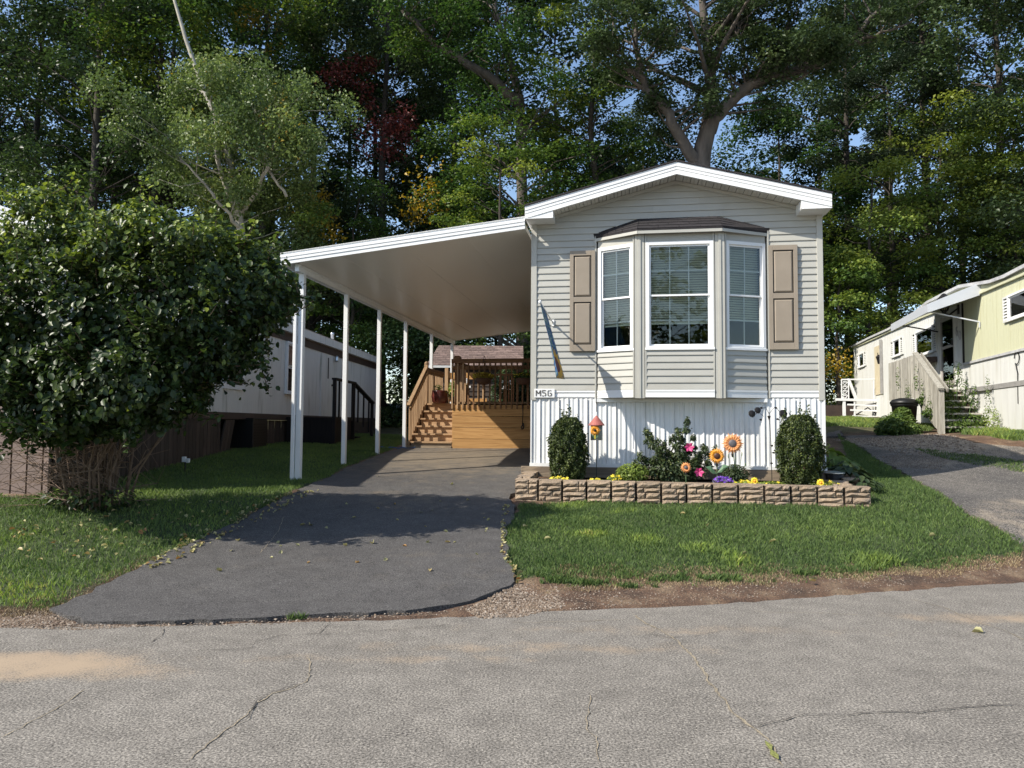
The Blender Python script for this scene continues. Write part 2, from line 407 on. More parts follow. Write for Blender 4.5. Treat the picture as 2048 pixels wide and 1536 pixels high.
DRIVE_L = [(808,897),(780,905),(735,922),(690,940),(640,965),(560,1005),(480,1045),(400,1085),(300,1130),(200,1180),(105,1225)]
DRIVE_F = [(165,1252),(350,1250),(500,1243),(700,1235),(880,1222),(940,1208),(985,1190),(1034,1170)]
DRIVE_R = [(1018,1120),(1010,1085),(1018,1055),(1034,1015)]
drive = [G(*p) for p in DRIVE_L + DRIVE_F + DRIVE_R] + [hw(-.2, -1.0), hw(-.02, -.2), hw(-.02, 6.3), hw(-3.9, 6.3)]
drive2 = [G(2048,1092), G(1960,1040), G(1900,1002), G(1840,966), G(1790,940), G(1745,915), G(1700,885), G(1680,862), (6.2, 17.5), (6.6, 19.0), (8.6, 18.4), (9.1, 17.2), (8.9, 15.6), (8.6, 14.0), (9.2, 13.0), (11, 11.5), (12, 9.4), (7.4, 8.02), (5.6, 7.55)]
lawn_r = [G(*p) for p in [(1016,1120),(1010,1085),(1020,1050),(1040,1012),(1200,1008),(1500,1010),(1738,1018),(1742,965),(1700,935),(1690,900),(1676,868),(1700,888),(1745,917),(1790,942),(1840,968),(1900,1004),(1960,1042),(2046,1094),(2040,1112),(1900,1132),(1800,1140),(1700,1146),(1600,1140),(1500,1150),(1400,1146),(1300,1150),(1200,1160),(1130,1156),(1080,1150),(1040,1165),(1026,1150)]]
lawn_l = [G(*p) for p in [(105,1218),(200,1172),(300,1124),(400,1080),(480,1040),(560,1000),(640,960),(690,936),(735,918),(775,903),(800,890)]] + [(-3.3, 24), (-5.3, 26), (-6.2, 9.8), (-9.5, 9.6), (-9.5, 6.6), (-5.6, 5.9)]
lawn_far = [G(*p) for p in [(1668,852),(1750,856),(1860,862),(1880,850)]] + [(11.2, 21), (12.2, 27), (8, 27), (6.3, 19)]
lawn_far2 = [(9.6, 13.2), (9.2, 14.2), (9.3, 15.6), (9.9, 15.4), (10.3, 14.4), (12.5, 12.0), (11.4, 11.7)]

def noise2(x, y, sc_, seed=0):
    r = np.random.default_rng(seed); o = np.zeros(np.shape(x))
    for k in range(6):
        a = r.uniform(0, 6.28); f = sc_ * r.uniform(.6, 1.8); ph = r.uniform(0, 6.28)
        o += np.sin((np.cos(a) * x + np.sin(a) * y) * f + ph + 1.3 * np.sin((np.sin(a) * x - np.cos(a) * y) * f * .7 + ph))
    return o / 6

def axis(lo, fine0, fine1, hi, st):
    a = list(np.arange(fine0, fine1 + 1e-6, st))
    d = st; x = fine1
    while x < hi: d *= 1.18; x += d; a.append(x)
    d = st; x = fine0
    while x > lo: d *= 1.18; x -= d; a.insert(0, x)
    return np.array(a)
# terrain mesh
gx = axis(-320, -9.5, 9.5, 320, .11); gy = axis(-120, 5.0, 13.5, 420, .11)
X, Y = np.meshgrid(gx, gy)
Z = H(X, Y)
ins = inpoly(X, Y, drive) | inpoly(X, Y, drive2)
Z = Z + .012 * noise2(X, Y, 6, 3) * np.clip((Y - edge_y(X)) / .5, 0, 1)
Z = np.where(ins, Z - .05, Z)
Z = np.where(Y < edge_y(X) + .02, -.03, Z)
dist_e = Y - edge_y(X)
inlawn = inpoly(X, Y, lawn_r) | inpoly(X, Y, lawn_l) | inpoly(X, Y, lawn_far) | inpoly(X, Y, lawn_far2)
dirt = np.where(inlawn, 0.0, 1.0)
dirt = np.where((Y > 20), 0.35, dirt)
nx, ny = len(gx), len(gy)
ii = np.arange((ny - 1) * nx).reshape(ny - 1, nx)[:, :-1].ravel()
T = np.stack([ii, ii + 1, ii + nx + 1, ii + nx], 1)
m, nt, b, out = newmat('ground_soil_grass'); L = nt.links.new
tc = N(nt, 'ShaderNodeTexCoord'); at = N(nt, 'ShaderNodeAttribute', attribute_name='dirt')
n1 = N(nt, 'ShaderNodeTexNoise', i_Scale=2.5, i_Detail=10); n2 = N(nt, 'ShaderNodeTexNoise', i_Scale=55, i_Detail=6); vo = N(nt, 'ShaderNodeTexVoronoi', i_Scale=70)
for n_ in (n1, n2, vo): L(tc.outputs['Object'], n_.inputs['Vector'])
rs = ramp(nt, [(.3, (.06, .035, .022)), (.5, (.15, .085, .05)), (.68, (.26, .18, .11))]); L(n1.outputs[0], rs.inputs[0])
rs2 = ramp(nt, [(.35, (.45, .45, .45)), (.7, (1.2, 1.2, 1.2))]); L(n2.outputs[0], rs2.inputs[0])
mm = N(nt, 'ShaderNodeMix', data_type='RGBA', blend_type='MULTIPLY'); mm.inputs[0].default_value = 1; L(rs.outputs[0], mm.inputs[6]); L(rs2.outputs[0], mm.inputs[7])
rg = ramp(nt, [(.35, (.03, .045, .014)), (.65, (.055, .08, .022))]); L(n1.outputs[0], rg.inputs[0])
mx = N(nt, 'ShaderNodeMix', data_type='RGBA'); L(at.outputs['Fac'], mx.inputs[0]); L(rg.outputs[0], mx.inputs[6]); L(mm.outputs[2], mx.inputs[7]); L(mx.outputs[2], b.inputs['Base Color'])
b.inputs['Roughness'].default_value = .95
bp = N(nt, 'ShaderNodeBump'); bp.inputs['Strength'].default_value = 1; bp.inputs['Distance'].default_value = .02; L(n2.outputs[0], bp.inputs['Height']); L(bp.outputs[0], b.inputs['Normal'])
link('ground', np_mesh('ground', np.stack([X, Y, Z], -1).reshape(-1, 3), T, 4, m, {'dirt': dirt.ravel()}, True))['kind'] = 'structure'

# asphalt
def asphalt(name, c_lo, c_hi, speck, sand=None, sandpts=(), vs=85, bump=.55):
    m, nt, b, out = newmat(name); L = nt.links.new
    tc = N(nt, 'ShaderNodeTexCoord'); oc = tc.outputs['Object']
    n1 = N(nt, 'ShaderNodeTexNoise', i_Scale=.9, i_Detail=8, i_Roughness=.6); L(oc, n1.inputs['Vector'])
    r1 = ramp(nt, [(.32, c_lo), (.68, c_hi)]); L(n1.outputs[0], r1.inputs[0]); col = r1.outputs[0]
    n2 = N(nt, 'ShaderNodeTexNoise', i_Scale=vs, i_Detail=3, i_Roughness=.75); L(oc, n2.inputs['Vector'])
    r2 = ramp(nt, [(.34, .22), (.50, 1.0), (.66, 1.95)]); L(n2.outputs[0], r2.inputs[0])
    mu = N(nt, 'ShaderNodeMix', data_type='RGBA', blend_type='MULTIPLY'); mu.inputs[0].default_value = 1; L(col, mu.inputs[6]); L(r2.outputs[0], mu.inputs[7]); col = mu.outputs[2]
    n4 = N(nt, 'ShaderNodeTexNoise', i_Scale=5, i_Detail=8, i_Roughness=.7); L(oc, n4.inputs['Vector'])
    r4 = ramp(nt, [(.35, .82), (.65, 1.15)]); L(n4.outputs[0], r4.inputs[0])
    mu2 = N(nt, 'ShaderNodeMix', data_type='RGBA', blend_type='MULTIPLY'); mu2.inputs[0].default_value = 1; L(col, mu2.inputs[6]); L(r4.outputs[0], mu2.inputs[7]); col = mu2.outputs[2]
    vo = N(nt, 'ShaderNodeTexVoronoi', i_Scale=vs * 1.0); L(oc, vo.inputs['Vector'])
    sepc = N(nt, 'ShaderNodeSeparateColor'); L(vo.outputs['Color'], sepc.inputs[0])
    gt = N(nt, 'ShaderNodeMath', operation='GREATER_THAN'); gt.inputs[1].default_value = .90; L(sepc.outputs[0], gt.inputs[0])
    lt = N(nt, 'ShaderNodeMath', operation='LESS_THAN'); lt.inputs[1].default_value = .38; L(vo.outputs['Distance'], lt.inputs[0])
    an = N(nt, 'ShaderNodeMath', operation='MULTIPLY'); L(gt.outputs[0], an.inputs[0]); L(lt.outputs[0], an.inputs[1])
    ms = N(nt, 'ShaderNodeMix', data_type='RGBA'); L(an.outputs[0], ms.inputs[0]); L(col, ms.inputs[6]); ms.inputs[7].default_value = c4(speck); col = ms.outputs[2]
    if sand:
        n3 = N(nt, 'ShaderNodeTexNoise', i_Scale=3.2, i_Detail=9, i_Roughness=.65); L(oc, n3.inputs['Vector'])
        acc = None
        for (sx, sy, rx, ry, amp) in sandpts:
            mp = N(nt, 'ShaderNodeMapping'); mp.inputs['Location'].default_value = (-sx / rx, -sy / ry, 0); mp.inputs['Scale'].default_value = (1 / rx, 1 / ry, 0); L(oc, mp.inputs[0])
            ln = N(nt, 'ShaderNodeVectorMath', operation='LENGTH'); L(mp.outputs[0], ln.inputs[0])
            mr = N(nt, 'ShaderNodeMapRange'); mr.inputs[1].default_value = 1.25; mr.inputs[2].default_value = .25; mr.inputs[3].default_value = 0; mr.inputs[4].default_value = amp; L(ln.outputs['Value'], mr.inputs[0])
            if acc is None: acc = mr.outputs[0]
            else:
                mxm = N(nt, 'ShaderNodeMath', operation='MAXIMUM'); L(acc, mxm.inputs[0]); L(mr.outputs[0], mxm.inputs[1]); acc = mxm.outputs[0]
        ad = N(nt, 'ShaderNodeMath', operation='ADD'); L(acc, ad.inputs[0]); L(n3.outputs[0], ad.inputs[1])
        a2 = N(nt, 'ShaderNodeMath', operation='MULTIPLY_ADD'); L(n2.outputs[0], a2.inputs[0]); a2.inputs[1].default_value = .95; L(ad.outputs[0], a2.inputs[2])
        r3 = ramp(nt, [(.0, 0.), (1, 1.)]); mr3 = N(nt, 'ShaderNodeMapRange'); mr3.inputs[1].default_value = 1.22; mr3.inputs[2].default_value = 1.62; L(a2.outputs[0], mr3.inputs[0])
        ms2 = N(nt, 'ShaderNodeMix', data_type='RGBA'); L(mr3.outputs[0], ms2.inputs[0]); L(col, ms2.inputs[6]); ms2.inputs[7].default_value = c4(sand); col = ms2.outputs[2]
    L(col, b.inputs['Base Color']); b.inputs['Roughness'].default_value = .88; b.inputs['Specular IOR Level'].default_value = .3
    bp = N(nt, 'ShaderNodeBump'); bp.inputs['Strength'].default_value = bump; bp.inputs['Distance'].default_value = .006
    L(n2.outputs[0], bp.inputs['Height']); L(bp.outputs[0], b.inputs['Normal'])
    return m
M['road'] = asphalt('road_asphalt', (.172, .155, .133), (.212, .192, .165), (.38, .345, .29), (.36, .275, .19),
    [(-3.0, 4.72, 1.15, .36, .70), (-4.3, 4.55, 1.2, .26, .68), (0.2, 5.15, 1.9, .22, .36), (3.9, 6.0, 1.2, .3, .42), (-.8, 4.9, 1.2, .15, .33), (-4.4, 5.2, .9, .18, .6), (1.2, 5.6, 2.6, .2, .30)], vs=80)
M['drive'] = asphalt('driveway_asphalt', (.068, .064, .062), (.086, .081, .077), (.17, .16, .15), (.19, .155, .115), [(-1.2, 15.5, 2.6, 4.2, .62), (-1.6, 10.5, 2.0, 1.4, .25), (-.5, 7.5, 3, 1.2, .18)], vs=95, bump=.5)
M['drive2'] = asphalt('old_side_driveway', (.075, .070, .066), (.135, .122, .108), (.34, .3, .26), (.34, .28, .21), [(8.2, 15.3, 1.6, 2.8, .75), (7.0, 12.8, 1.0, .7, .5), (7.0, 9.8, 1.0, .5, .55), (6.0, 9.0, .6, 1.0, .4)], vs=60, bump=.7)

def dens(poly, step, jag=0.0, seed=1):
    r = random.Random(seed); o = []
    n = len(poly)
    for i in range(n):
        a = Vector(poly[i]); b_ = Vector(poly[(i + 1) % n]); k = max(1, int((b_ - a).length / step))
        nn = Vector((-(b_ - a).y, (b_ - a).x)).normalized() if (b_ - a).length > 0 else Vector((0, 0))
        for j in range(k):
            o.append(a.lerp(b_, j / k) + nn * r.gauss(0, jag))
    return o
def chaikin(poly, n=2):
    for _ in range(n):
        o = []
        for i in range(len(poly)):
            a = Vector(poly[i]); b_ = Vector(poly[(i + 1) % len(poly)])
            o += [a * .75 + b_ * .25, a * .25 + b_ * .75]
        poly = o
    return poly
def draped(name, poly, zoff, mat, step=.3, jag=.012, skirt=.05, seed=1, parent=None, hf=None):
    poly = dens(poly, min(step, .12), jag, seed)
    xs = [p.x for p in poly]; ys = [p.y for p in poly]
    X, Y = np.meshgrid(np.arange(min(xs), max(xs), step), np.arange(min(ys), max(ys), step))
    pp = [(p.x, p.y) for p in poly]
    k = inpoly(X, Y, pp)
    pts = poly + [Vector((a, b_)) for a, b_ in zip(X[k], Y[k])]
    n = len(poly)
    vs, es, fs, *_ = delaunay_2d_cdt(pts, [(i, (i + 1) % n) for i in range(n)], [], 1, 1e-4)
    ax = np.array([v.x for v in vs]); ay = np.array([v.y for v in vs])
    az = (hf or H)(ax, ay) + zoff
    V = list(zip(ax, ay, az)); fs = [list(f) for f in fs]
    if skirt:
        b0 = len(V)
        V += [(p.x + 0.0, p.y, float(z) - skirt) for p, z in zip(poly, (hf or H)(np.array(xs), np.array(ys)) + zoff)]
        # boundary vertices are the first n inputs
        for i in range(n): fs.append([i, (i + 1) % n, b0 + (i + 1) % n, b0 + i])
    me = bpy.data.meshes.new(name); me.from_pydata(V, [], fs); me.materials.append(mat); me.update()
    o = link(name, me, parent); o['kind'] = 'structure'
    return o
road_poly = [(-70, -60), (70, -60)] + [(x, y) for x, y in EDGE[::-1] if abs(x) < 60]
road_poly = [(-70, -60), (70, -60), (70, 10.6)] + [tuple(p) for p in EDGE[::-1][1:-1]] + [(-70, 4.2)]
me = bpy.data.meshes.new('road')
ed = [(70, 10.6)] + [tuple(p) for p in EDGE[::-1][1:-1]] + [(-70, 4.2)]
ep = []
rr = random.Random(4)
for a, b_ in zip(ed[:-1], ed[1:]):
    a = Vector(a); b_ = Vector(b_); k = max(1, int((b_ - a).length / .12)) if abs(a.x) < 15 and abs(b_.x) < 15 else 8
    for j in range(k): ep.append(a.lerp(b_, j / k) + Vector((0, rr.gauss(0, .015))))
ep.append(Vector(ed[-1]))
pts = [Vector((-70, -60)), Vector((70, -60))] + ep
vs, es, fs, *_ = delaunay_2d_cdt(pts, [(i, (i + 1) % len(pts)) for i in range(len(pts))], [], 1, 1e-5)
me.from_pydata([(v.x, v.y, 0) for v in vs], [], [list(f) for f in fs]); me.materials.append(M['road'])
link('road', me)['kind'] = 'structure'
draped('driveway', drive, .024, M['drive'], .3, .022, .09)
draped('side_driveway', drive2, .018, M['drive2'], .35, .03, .06, 3)

# cracks and seams: thin, ragged strips lying in the road surface
M['crack'] = pm('crack_dark_tar', (.10, .088, .075), (.06, .053, .046), 30, .95)  # one even dark tone for the narrow cracks
M['crack_sand'] = pm('crack_filled_with_sand', (.36, .30, .21), (.22, .18, .13), 18, .95, .8, 80)
M['crack_weed'] = pm('crack_weed', (.26, .26, .08), (.18, .2, .05), 18, .95, .8, 80)
def crack(pix, w, mat, seed, z=.004):
    r = random.Random(seed); pts = [Vector(G(*p)) for p in pix]
    pl = []
    for a, b_ in zip(pts[:-1], pts[1:]):
        k = max(2, int((b_ - a).length / .035))
        for j in range(k): pl.append(a.lerp(b_, j / k))
    pl.append(pts[-1]); V = []; Fc = []; off = 0
    for i, p in enumerate(pl):
        d = (pl[min(i + 1, len(pl) - 1)] - pl[max(0, i - 1)]).normalized(); nn = Vector((-d.y, d.x))
        off = off * .8 + r.gauss(0, .006); ww = w * .6 * (.3 + r.random() * 1.2) * (1 if 0 < i < len(pl) - 1 else .1)
        c = p + nn * off; zz = h1(c.x, c.y) + z
        V += [tuple(c + nn * ww / 2) + (zz,), tuple(c - nn * ww / 2) + (zz,)]
        if i: Fc.append((2 * i - 2, 2 * i - 1, 2 * i + 1, 2 * i))
    me = bpy.data.meshes.new('road_crack'); me.from_pydata(V, [], Fc); me.materials.append(mat)
    link('road_crack', me)['kind'] = 'structure'
crack([(1265,1232),(1300,1255),(1318,1262),(1350,1282),(1380,1310),(1400,1340),(1440,1390),(1470,1430),(1500,1455),(1530,1485),(1545,1510),(1560,1536)], .022, M['crack_sand'], 1)
crack([(1512,1464),(1545,1448),(1610,1435),(1680,1433),(1760,1430),(1840,1428),(1900,1418),(1970,1415),(2048,1412)], .011, M['crack'], 2, .008)
crack([(1530,1492),(1540,1512),(1556,1530)], .05, M['crack_weed'], 3, .012)
crack([(1180,1390),(1175,1430),(1172,1462),(1190,1480),(1195,1510),(1197,1536)], .009, M['crack_sand'], 4)
crack([(0,1478),(60,1448),(110,1422),(150,1398),(170,1385)], .010, M['crack_sand'], 5)
crack([(370,1536),(440,1478),(500,1437),(515,1410),(545,1390),(590,1378),(615,1365),(625,1330),(610,1318)], .013, M['crack_sand'], 6)
crack([(470,1455),(498,1440),(510,1415),(542,1393),(600,1375)], .009, M['crack'], 16, .008)
crack([(335,1308),(420,1304),(505,1300),(512,1285),(560,1275),(640,1270),(655,1245)], .008, M['crack'], 7)
crack([(640,1272),(720,1268),(800,1264),(830,1258),(900,1254)], .009, M['crack'], 8, .007)
crack([(300,1290),(322,1275),(326,1258)], .010, M['crack'], 9)
crack([(360,1292),(390,1275)], .007, M['crack'], 10)
crack([(1024,1248),(1120,1246),(1260,1240)], .010, M['crack_sand'], 11)
crack([(1490,1223),(1560,1228),(1700,1230),(1780,1236)], .008, M['crack_sand'], 12)
crack([(1820,1200),(1880,1215),(1940,1240),(2000,1262),(2048,1285)], .011, M['crack_sand'], 13)
crack([(1290,1272),(1340,1280),(1390,1276),(1450,1262)], .007, M['crack'], 14)
crack([(520,1112),(545,1080),(560,1060),(566,1040)], .010, M['crack_sand'], 15, .028)

# ------------------------------------------------------------------ leaf geometry
def leaf_quads(C, Nn, size, aspect=.6, fold=.18, seed=0):
    n = len(C); r = np.random.default_rng(seed)
    Nn = Nn / np.maximum(np.linalg.norm(Nn, axis=1, keepdims=True), 1e-6)
    A = r.normal(size=(n, 3)); A -= (A * Nn).sum(1, keepdims=True) * Nn; A /= np.maximum(np.linalg.norm(A, axis=1, keepdims=True), 1e-6)
    B = np.cross(Nn, A); s = size[:, None]
    V = np.stack([C - A * s * .5, C + B * s * aspect * .5 + Nn * s * fold - A * s * .05, C + A * s * .5, C - B * s * aspect * .5 + Nn * s * fold - A * s * .05], 1).reshape(-1, 3)
    i = np.arange(n) * 4
    T = np.stack([i, i + 1, i + 2, i, i + 2, i + 3], 1).reshape(-1, 3)
    return V, T
def leaf_mesh(name, C, Nn, size, tint, mat, aspect=.6, fold=.18, seed=0):
    V, T = leaf_quads(C, Nn, size, aspect, fold, seed)
    return np_mesh(name, V, T, 3, mat, {'tint': np.repeat(tint, 4)})
def big_leaves(C, Nn, A, size, aspect=.55, fold=.14):
    Nn = Nn / np.maximum(np.linalg.norm(Nn, axis=1, keepdims=True), 1e-6)
    A = A - (A * Nn).sum(1, keepdims=True) * Nn; A /= np.maximum(np.linalg.norm(A, axis=1, keepdims=True), 1e-6)
    B = np.cross(Nn, A); s = size[:, None]
    prof = [(-.5, 0, 0), (-.22, .42, .8), (.18, .42, .7), (.5, 0, -.5), (.18, -.42, .7), (-.22, -.42, .8)]
    V = np.stack([C + A * s * a + B * s * aspect * 1.15 * w + Nn * s * fold * k for a, w, k in prof], 1).reshape(-1, 3)
    i = np.arange(len(C)) * 6
    T = np.stack([i, i + 1, i + 2, i + 3, i, i + 3, i + 4, i + 5], 1).reshape(-1, 4)
    return V, T

TREE_N = [0]
def tree(name, label, x, y, Ht, r0, spread, z0f, ncl, nl, ls, leaf, bark, seed=1, lean=(0, 0), tint=(.3, .25), cl=(1.15, .55), group='trees of the wood behind the homes', gaps=0, path=None, limbs=None, aspect=.7, accents=(), upb=1.1, tilt=.55, back=0.0):
    r = np.random.default_rng(seed * 7 + 3); gz = h1(x, y) - .1
    e = empty(name, (x, y, gz), 0, label, 'tree', group)
    # trunk
    if path is None:
        path = []
        for i in range(9):
            f = i / 8
            path.append(Vector((lean[0] * f + r.normal() * .12 * f, lean[1] * f + r.normal() * .12 * f, Ht * .92 * f)))
    else: path = [Vector(p) - Vector((x, y, gz)) for p in path]
    k = len(path)
    tb = MB(); tb.tube(path, [max(.03, r0 * (1.25 if i == 0 else 1) * (1 - .85 * i / (k - 1))) for i in range(k)], 9)
    tb.build('trunk', bark, e, True)
    br = MB(); C = []; Nn = []; S = []; TT = []
    def trunk_at(z):
        for a, b_ in zip(path[:-1], path[1:]):
            if a.z <= z <= b_.z: return a.lerp(b_, (z - a.z) / max(1e-6, b_.z - a.z))
        return path[-1]
    cents = []
    if limbs:
        for lp, lr in limbs:
            lp = [Vector(p) - Vector((x, y, gz)) for p in lp]
            q = []
            for a, b_ in zip(lp[:-1], lp[1:]):
                for j in range(4): q.append(a.lerp(b_, j / 4) + Vector(r.normal(size=3)) * .05)
            q.append(lp[-1])
            br.tube(q, [lr * (1 - .72 * i / (len(q) - 1)) for i in range(len(q))], 7)
            for i in range(3, len(q)):
                for _ in range(2):
                    if r.random() < .75:
                        d = Vector((r.normal(), r.normal(), abs(r.normal()) * .6 + .1)).normalized() * r.uniform(.8, 2.6)
                        t2 = q[i] + d; md = q[i].lerp(t2, .5) + Vector(r.normal(size=3)) * .12
                        br.tube([q[i], md, t2], [lr * .22, lr * .13, .012], 4, cap=False)
                        cents.append((t2, r.uniform(.7, 1.15)))
    for i in range(ncl):
        f = r.random() ** .92
        zc = Ht * (z0f + (1 - z0f) * f)
        R_ = spread * math.sqrt(max(.04, 1 - ((f - .38) / .66) ** 2))
        rad = R_ * (r.uniform(.25, 1) ** .6); a = r.uniform(0, 6.283)
        tp = trunk_at(min(zc, path[-1].z - .1))
        c = Vector((tp.x + rad * math.cos(a), tp.y + back + rad * math.sin(a) * (.75 if back else 1), zc + r.normal() * .2))
        st = trunk_at(max(Ht * .12, min(zc - rad * .45, path[-1].z - .1)))
        md = st.lerp(c, .55) + Vector((0, 0, .1 * rad)) + Vector(r.normal(size=3)) * .15
        rb = max(.015, r0 * .22 * (1 - f * .6))
        br.tube([st, st.lerp(md, .5) + Vector(r.normal(size=3)) * .08, md, c], [rb, rb * .8, rb * .55, .012], 4, cap=False)
        cents.append((c, r.uniform(.75, 1.3)))
    for c, q in cents:
        nn = max(8, int(nl * q * q)); rc = cl[0] * q
        g = r.normal(size=(nn, 3)); g /= np.linalg.norm(g, axis=1, keepdims=True); g *= (r.random((nn, 1)) ** .45)
        p = g * np.array([rc, rc, rc * cl[1]]); p[:, 2] -= .22 * (p[:, 0] ** 2 + p[:, 1] ** 2) / max(rc, .1)
        C.append(p + np.array(c)); Nn.append(g * .5 + np.array([0, 0, upb]) + r.normal(size=(nn, 3)) * tilt)
        S.append(r.uniform(.65, 1.25, nn) * ls); t0 = r.normal() * tint[1] * .6 + tint[0]
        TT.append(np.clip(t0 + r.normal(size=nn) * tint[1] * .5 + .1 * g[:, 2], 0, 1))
    if br.v: br.build('branches', bark, e, True)
    if C:
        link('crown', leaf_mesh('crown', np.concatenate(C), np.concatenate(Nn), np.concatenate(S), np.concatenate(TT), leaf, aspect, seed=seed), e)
        TREE_N[0] += sum(len(c) for c in C)
    for (px, py, Yd, rad, nlf, lm) in accents:
        c = P(px, py, Yd) - Vector((x, y, gz)); Cc = []; 
        for _ in range(5):
            cc = np.array(c) + r.normal(size=3) * rad * np.array([.6, .4, .5])
            Cc.append(cc + r.normal(size=(nlf // 5, 3)) * rad * np.array([.38, .38, .3]))
        Cc = np.concatenate(Cc); n_ = len(Cc)
        link('turned_leaves', leaf_mesh('turned_leaves', Cc, r.normal(size=(n_, 3)) + np.array([0, -.3, .7]), r.uniform(.6, 1.2, n_) * ls, r.random(n_), lm, aspect, seed=seed), e)
    return e

# ------------------------------------------------------------------ windows
def window(root, MX, x0, x1, z0, z1, cols, rows, fr=.05, blind_z=None, part=None, split=.5, mat='white', blindmat='blind', hung=True, name='window', depth=.05, mw=.0085):
    """double-hung window; MX maps (x along, y into the wall, z up) into root's space"""
    mb = MB(MX); d = depth
    for bx in ((x0, x0 + fr, z0, z1), (x1 - fr, x1, z0, z1), (x0 + fr, x1 - fr, z0, z0 + fr), (x0 + fr, x1 - fr, z1 - fr, z1)):
        mb.box(bx[0], bx[1], -.022, d, bx[2], bx[3])
    mb.box(x0 - .012, x1 + .012, -.034, -.004, z0 - .012, z0 + .022)
    fo = mb.build('window_frame' if part else name, M[mat], part or root, bevel=.003)
    par = part or fo
    zm = z0 + (z1 - z0) * split
    sashes = [(zm - .012, z1 - fr, .0, 'upper'), (z0 + fr, zm + .012, .022, 'lower')] if hung else [(z0 + fr, z1 - fr, 0, 'one')]
    for (a, b_, yy, _) in sashes:
        s = MB(MX); w = .026; xa, xb = x0 + fr, x1 - fr
        for bx in ((xa, xa + w, a, b_), (xb - w, xb, a, b_), (xa + w, xb - w, a, a + w), (xa + w, xb - w, b_ - w, b_)):
            s.box(bx[0], bx[1], yy + .002, yy + .024, bx[2], bx[3])
        s.build('sash', M[mat], par)
        g = MB(MX); g.box(xa + w, xb - w, yy + .010, yy + .014, a + w, b_ - w); g.build('pane', M['glass'], par)
        if cols > 1 or rows > 1:
            for i in range(1, cols):
                xx = xa + w + (xb - xa - 2 * w) * i / cols
                u = MB(MX); u.box(xx - mw, xx + mw, yy + .015, yy + .021, a + w, b_ - w); u.build('muntin', M[mat], par)
            for j in range(1, rows):
                z_ = a + w + (b_ - a - 2 * w) * j / rows
                u = MB(MX); u.box(xa + w, xb - w, yy + .0145, yy + .0205, z_ - mw, z_ + mw); u.build('muntin', M[mat], par)
    if blind_z is not None:
        bl = MB(MX); z = z1 - fr - .01
        while z > blind_z:
            bl.add([(x0 + fr, d + .035, z), (x1 - fr, d + .035, z), (x1 - fr, d + .058, z - .024), (x0 + fr, d + .058, z - .024)], [(0, 1, 2, 3)]); z -= .036
        bl.box(x0 + fr, x1 - fr, d + .03, d + .055, blind_z - .03, blind_z - .01)
        bl.build('blind', M[blindmat], par)
    return fo

# ------------------------------------------------------------------ the home with the bay window
house = empty('mobile_home', HO, HRZ, 'single-wide mobile home with pale beige siding and a white-framed bay window', 'mobile home')
W = 4.34; LEN = 17.5; Z0 = .87; ZS = 1.92; ZE = 4.70; TR = 2.21; ZR = 5.24
BT = [1.012, 1.664, 2.823, 3.545]; BD = .33; BZ1 = 4.385
# body: side, back walls; the front stays open behind the bay
mb = MB()
mb.box(.015, .1, .012, LEN, ZS, ZE); mb.box(W - .1, W - .015, .012, LEN, ZS, ZE); mb.box(.1, W - .1, LEN - .1, LEN, ZS, ZE)
mb.box(.1, 1.02, .012, .1, ZS, ZE); mb.box(3.54, W - .1, .012, .1, ZS, ZE); mb.box(1.02, 3.54, .012, .1, 4.40, ZE)
mb.prism([(.015, ZE), (W - .015, ZE), (TR, ZR - .02)], .012, .1); mb.prism([(.015, ZE), (W - .015, ZE), (TR, ZR - .02)], LEN - .1, LEN)
mb.build('wall', M['siding'], house)
mb = MB(); mb.box(.1, W - .1, .1, LEN - .1, 1.90, 1.94); mb.box(.1, W - .1, .1, LEN - .1, 4.50, 4.54); mb.box(.1, W - .1, 4.2, 4.3, 1.94, 4.5); mb.box(.1, .14, .1, 4.2, 1.94, 4.5); mb.box(W - .14, W - .1, .1, 4.2, 1.94, 4.5)
mb.build('room', M['interior'], house)
def gable(z): return ZE + (1 - abs(0) ) * 0
def lim(z):   # t limits of the wall at height z under the rakes
    if z <= ZE - .03: return .085, W - .085
    f = (ZR - z) / (ZR - ZE)
    return max(.085, TR - TR * f), min(W - .085, TR + (W - TR) * f)
CH = .1016
def board(mb, a0, b0, a1, b1, z, M_=None):
    # clapboard course: lower edge proud, face leaning in, undercut below
    ya, yb = -.019, -.004
    vs = [(a0, ya, z), (b0, ya, z), (b1, yb, z + CH), (a1, yb, z + CH), (a0, .012, z + .002), (b0, .012, z + .002), (b1, .012, z + CH), (a1, .012, z + CH), (a0, ya, z + .012), (b0, ya, z + .012)]
    mb.add(vs, [(0, 1, 9, 8), (8, 9, 2, 3), (0, 4, 5, 1), (0, 8, 3, 7, 4), (1, 5, 6, 2, 9), (3, 2, 6, 7), (4, 7, 6, 5)])
z = ZS + .115
while z < ZR - .05:
    l0, r0_ = lim(z); l1, r1 = lim(min(z + CH, ZR - .005))
    if z + CH < 4.46:
        segs = [(l0, 1.0, l1, 1.0), (3.557, r0_, 3.557, r1)]
    else: segs = [(l0, r0_, l1, r1)]
    if z + CH < 4.46 and z > 4.36: segs = [(l0, 1.0, l1, 1.0), (3.557, r0_, 3.557, r1)]
    sg2 = []
    for a0, b0, a1, b1 in segs:
        if b0 - a0 > 2.0:
            c_ = a0 + (b0 - a0) * (.42 if int(z / CH) % 2 else .63); sg2 += [(a0, c_, max(a1, a0), c_), (c_ + .0015, b0, c_ + .0015, b1)]
        else: sg2.append((a0, b0, a1, b1))
    for a0, b0, a1, b1 in sg2:
        mb = MB(); board(mb, a0, b0, a1, b1, z); mb.build('siding_board', M['siding'], house)
    z += CH
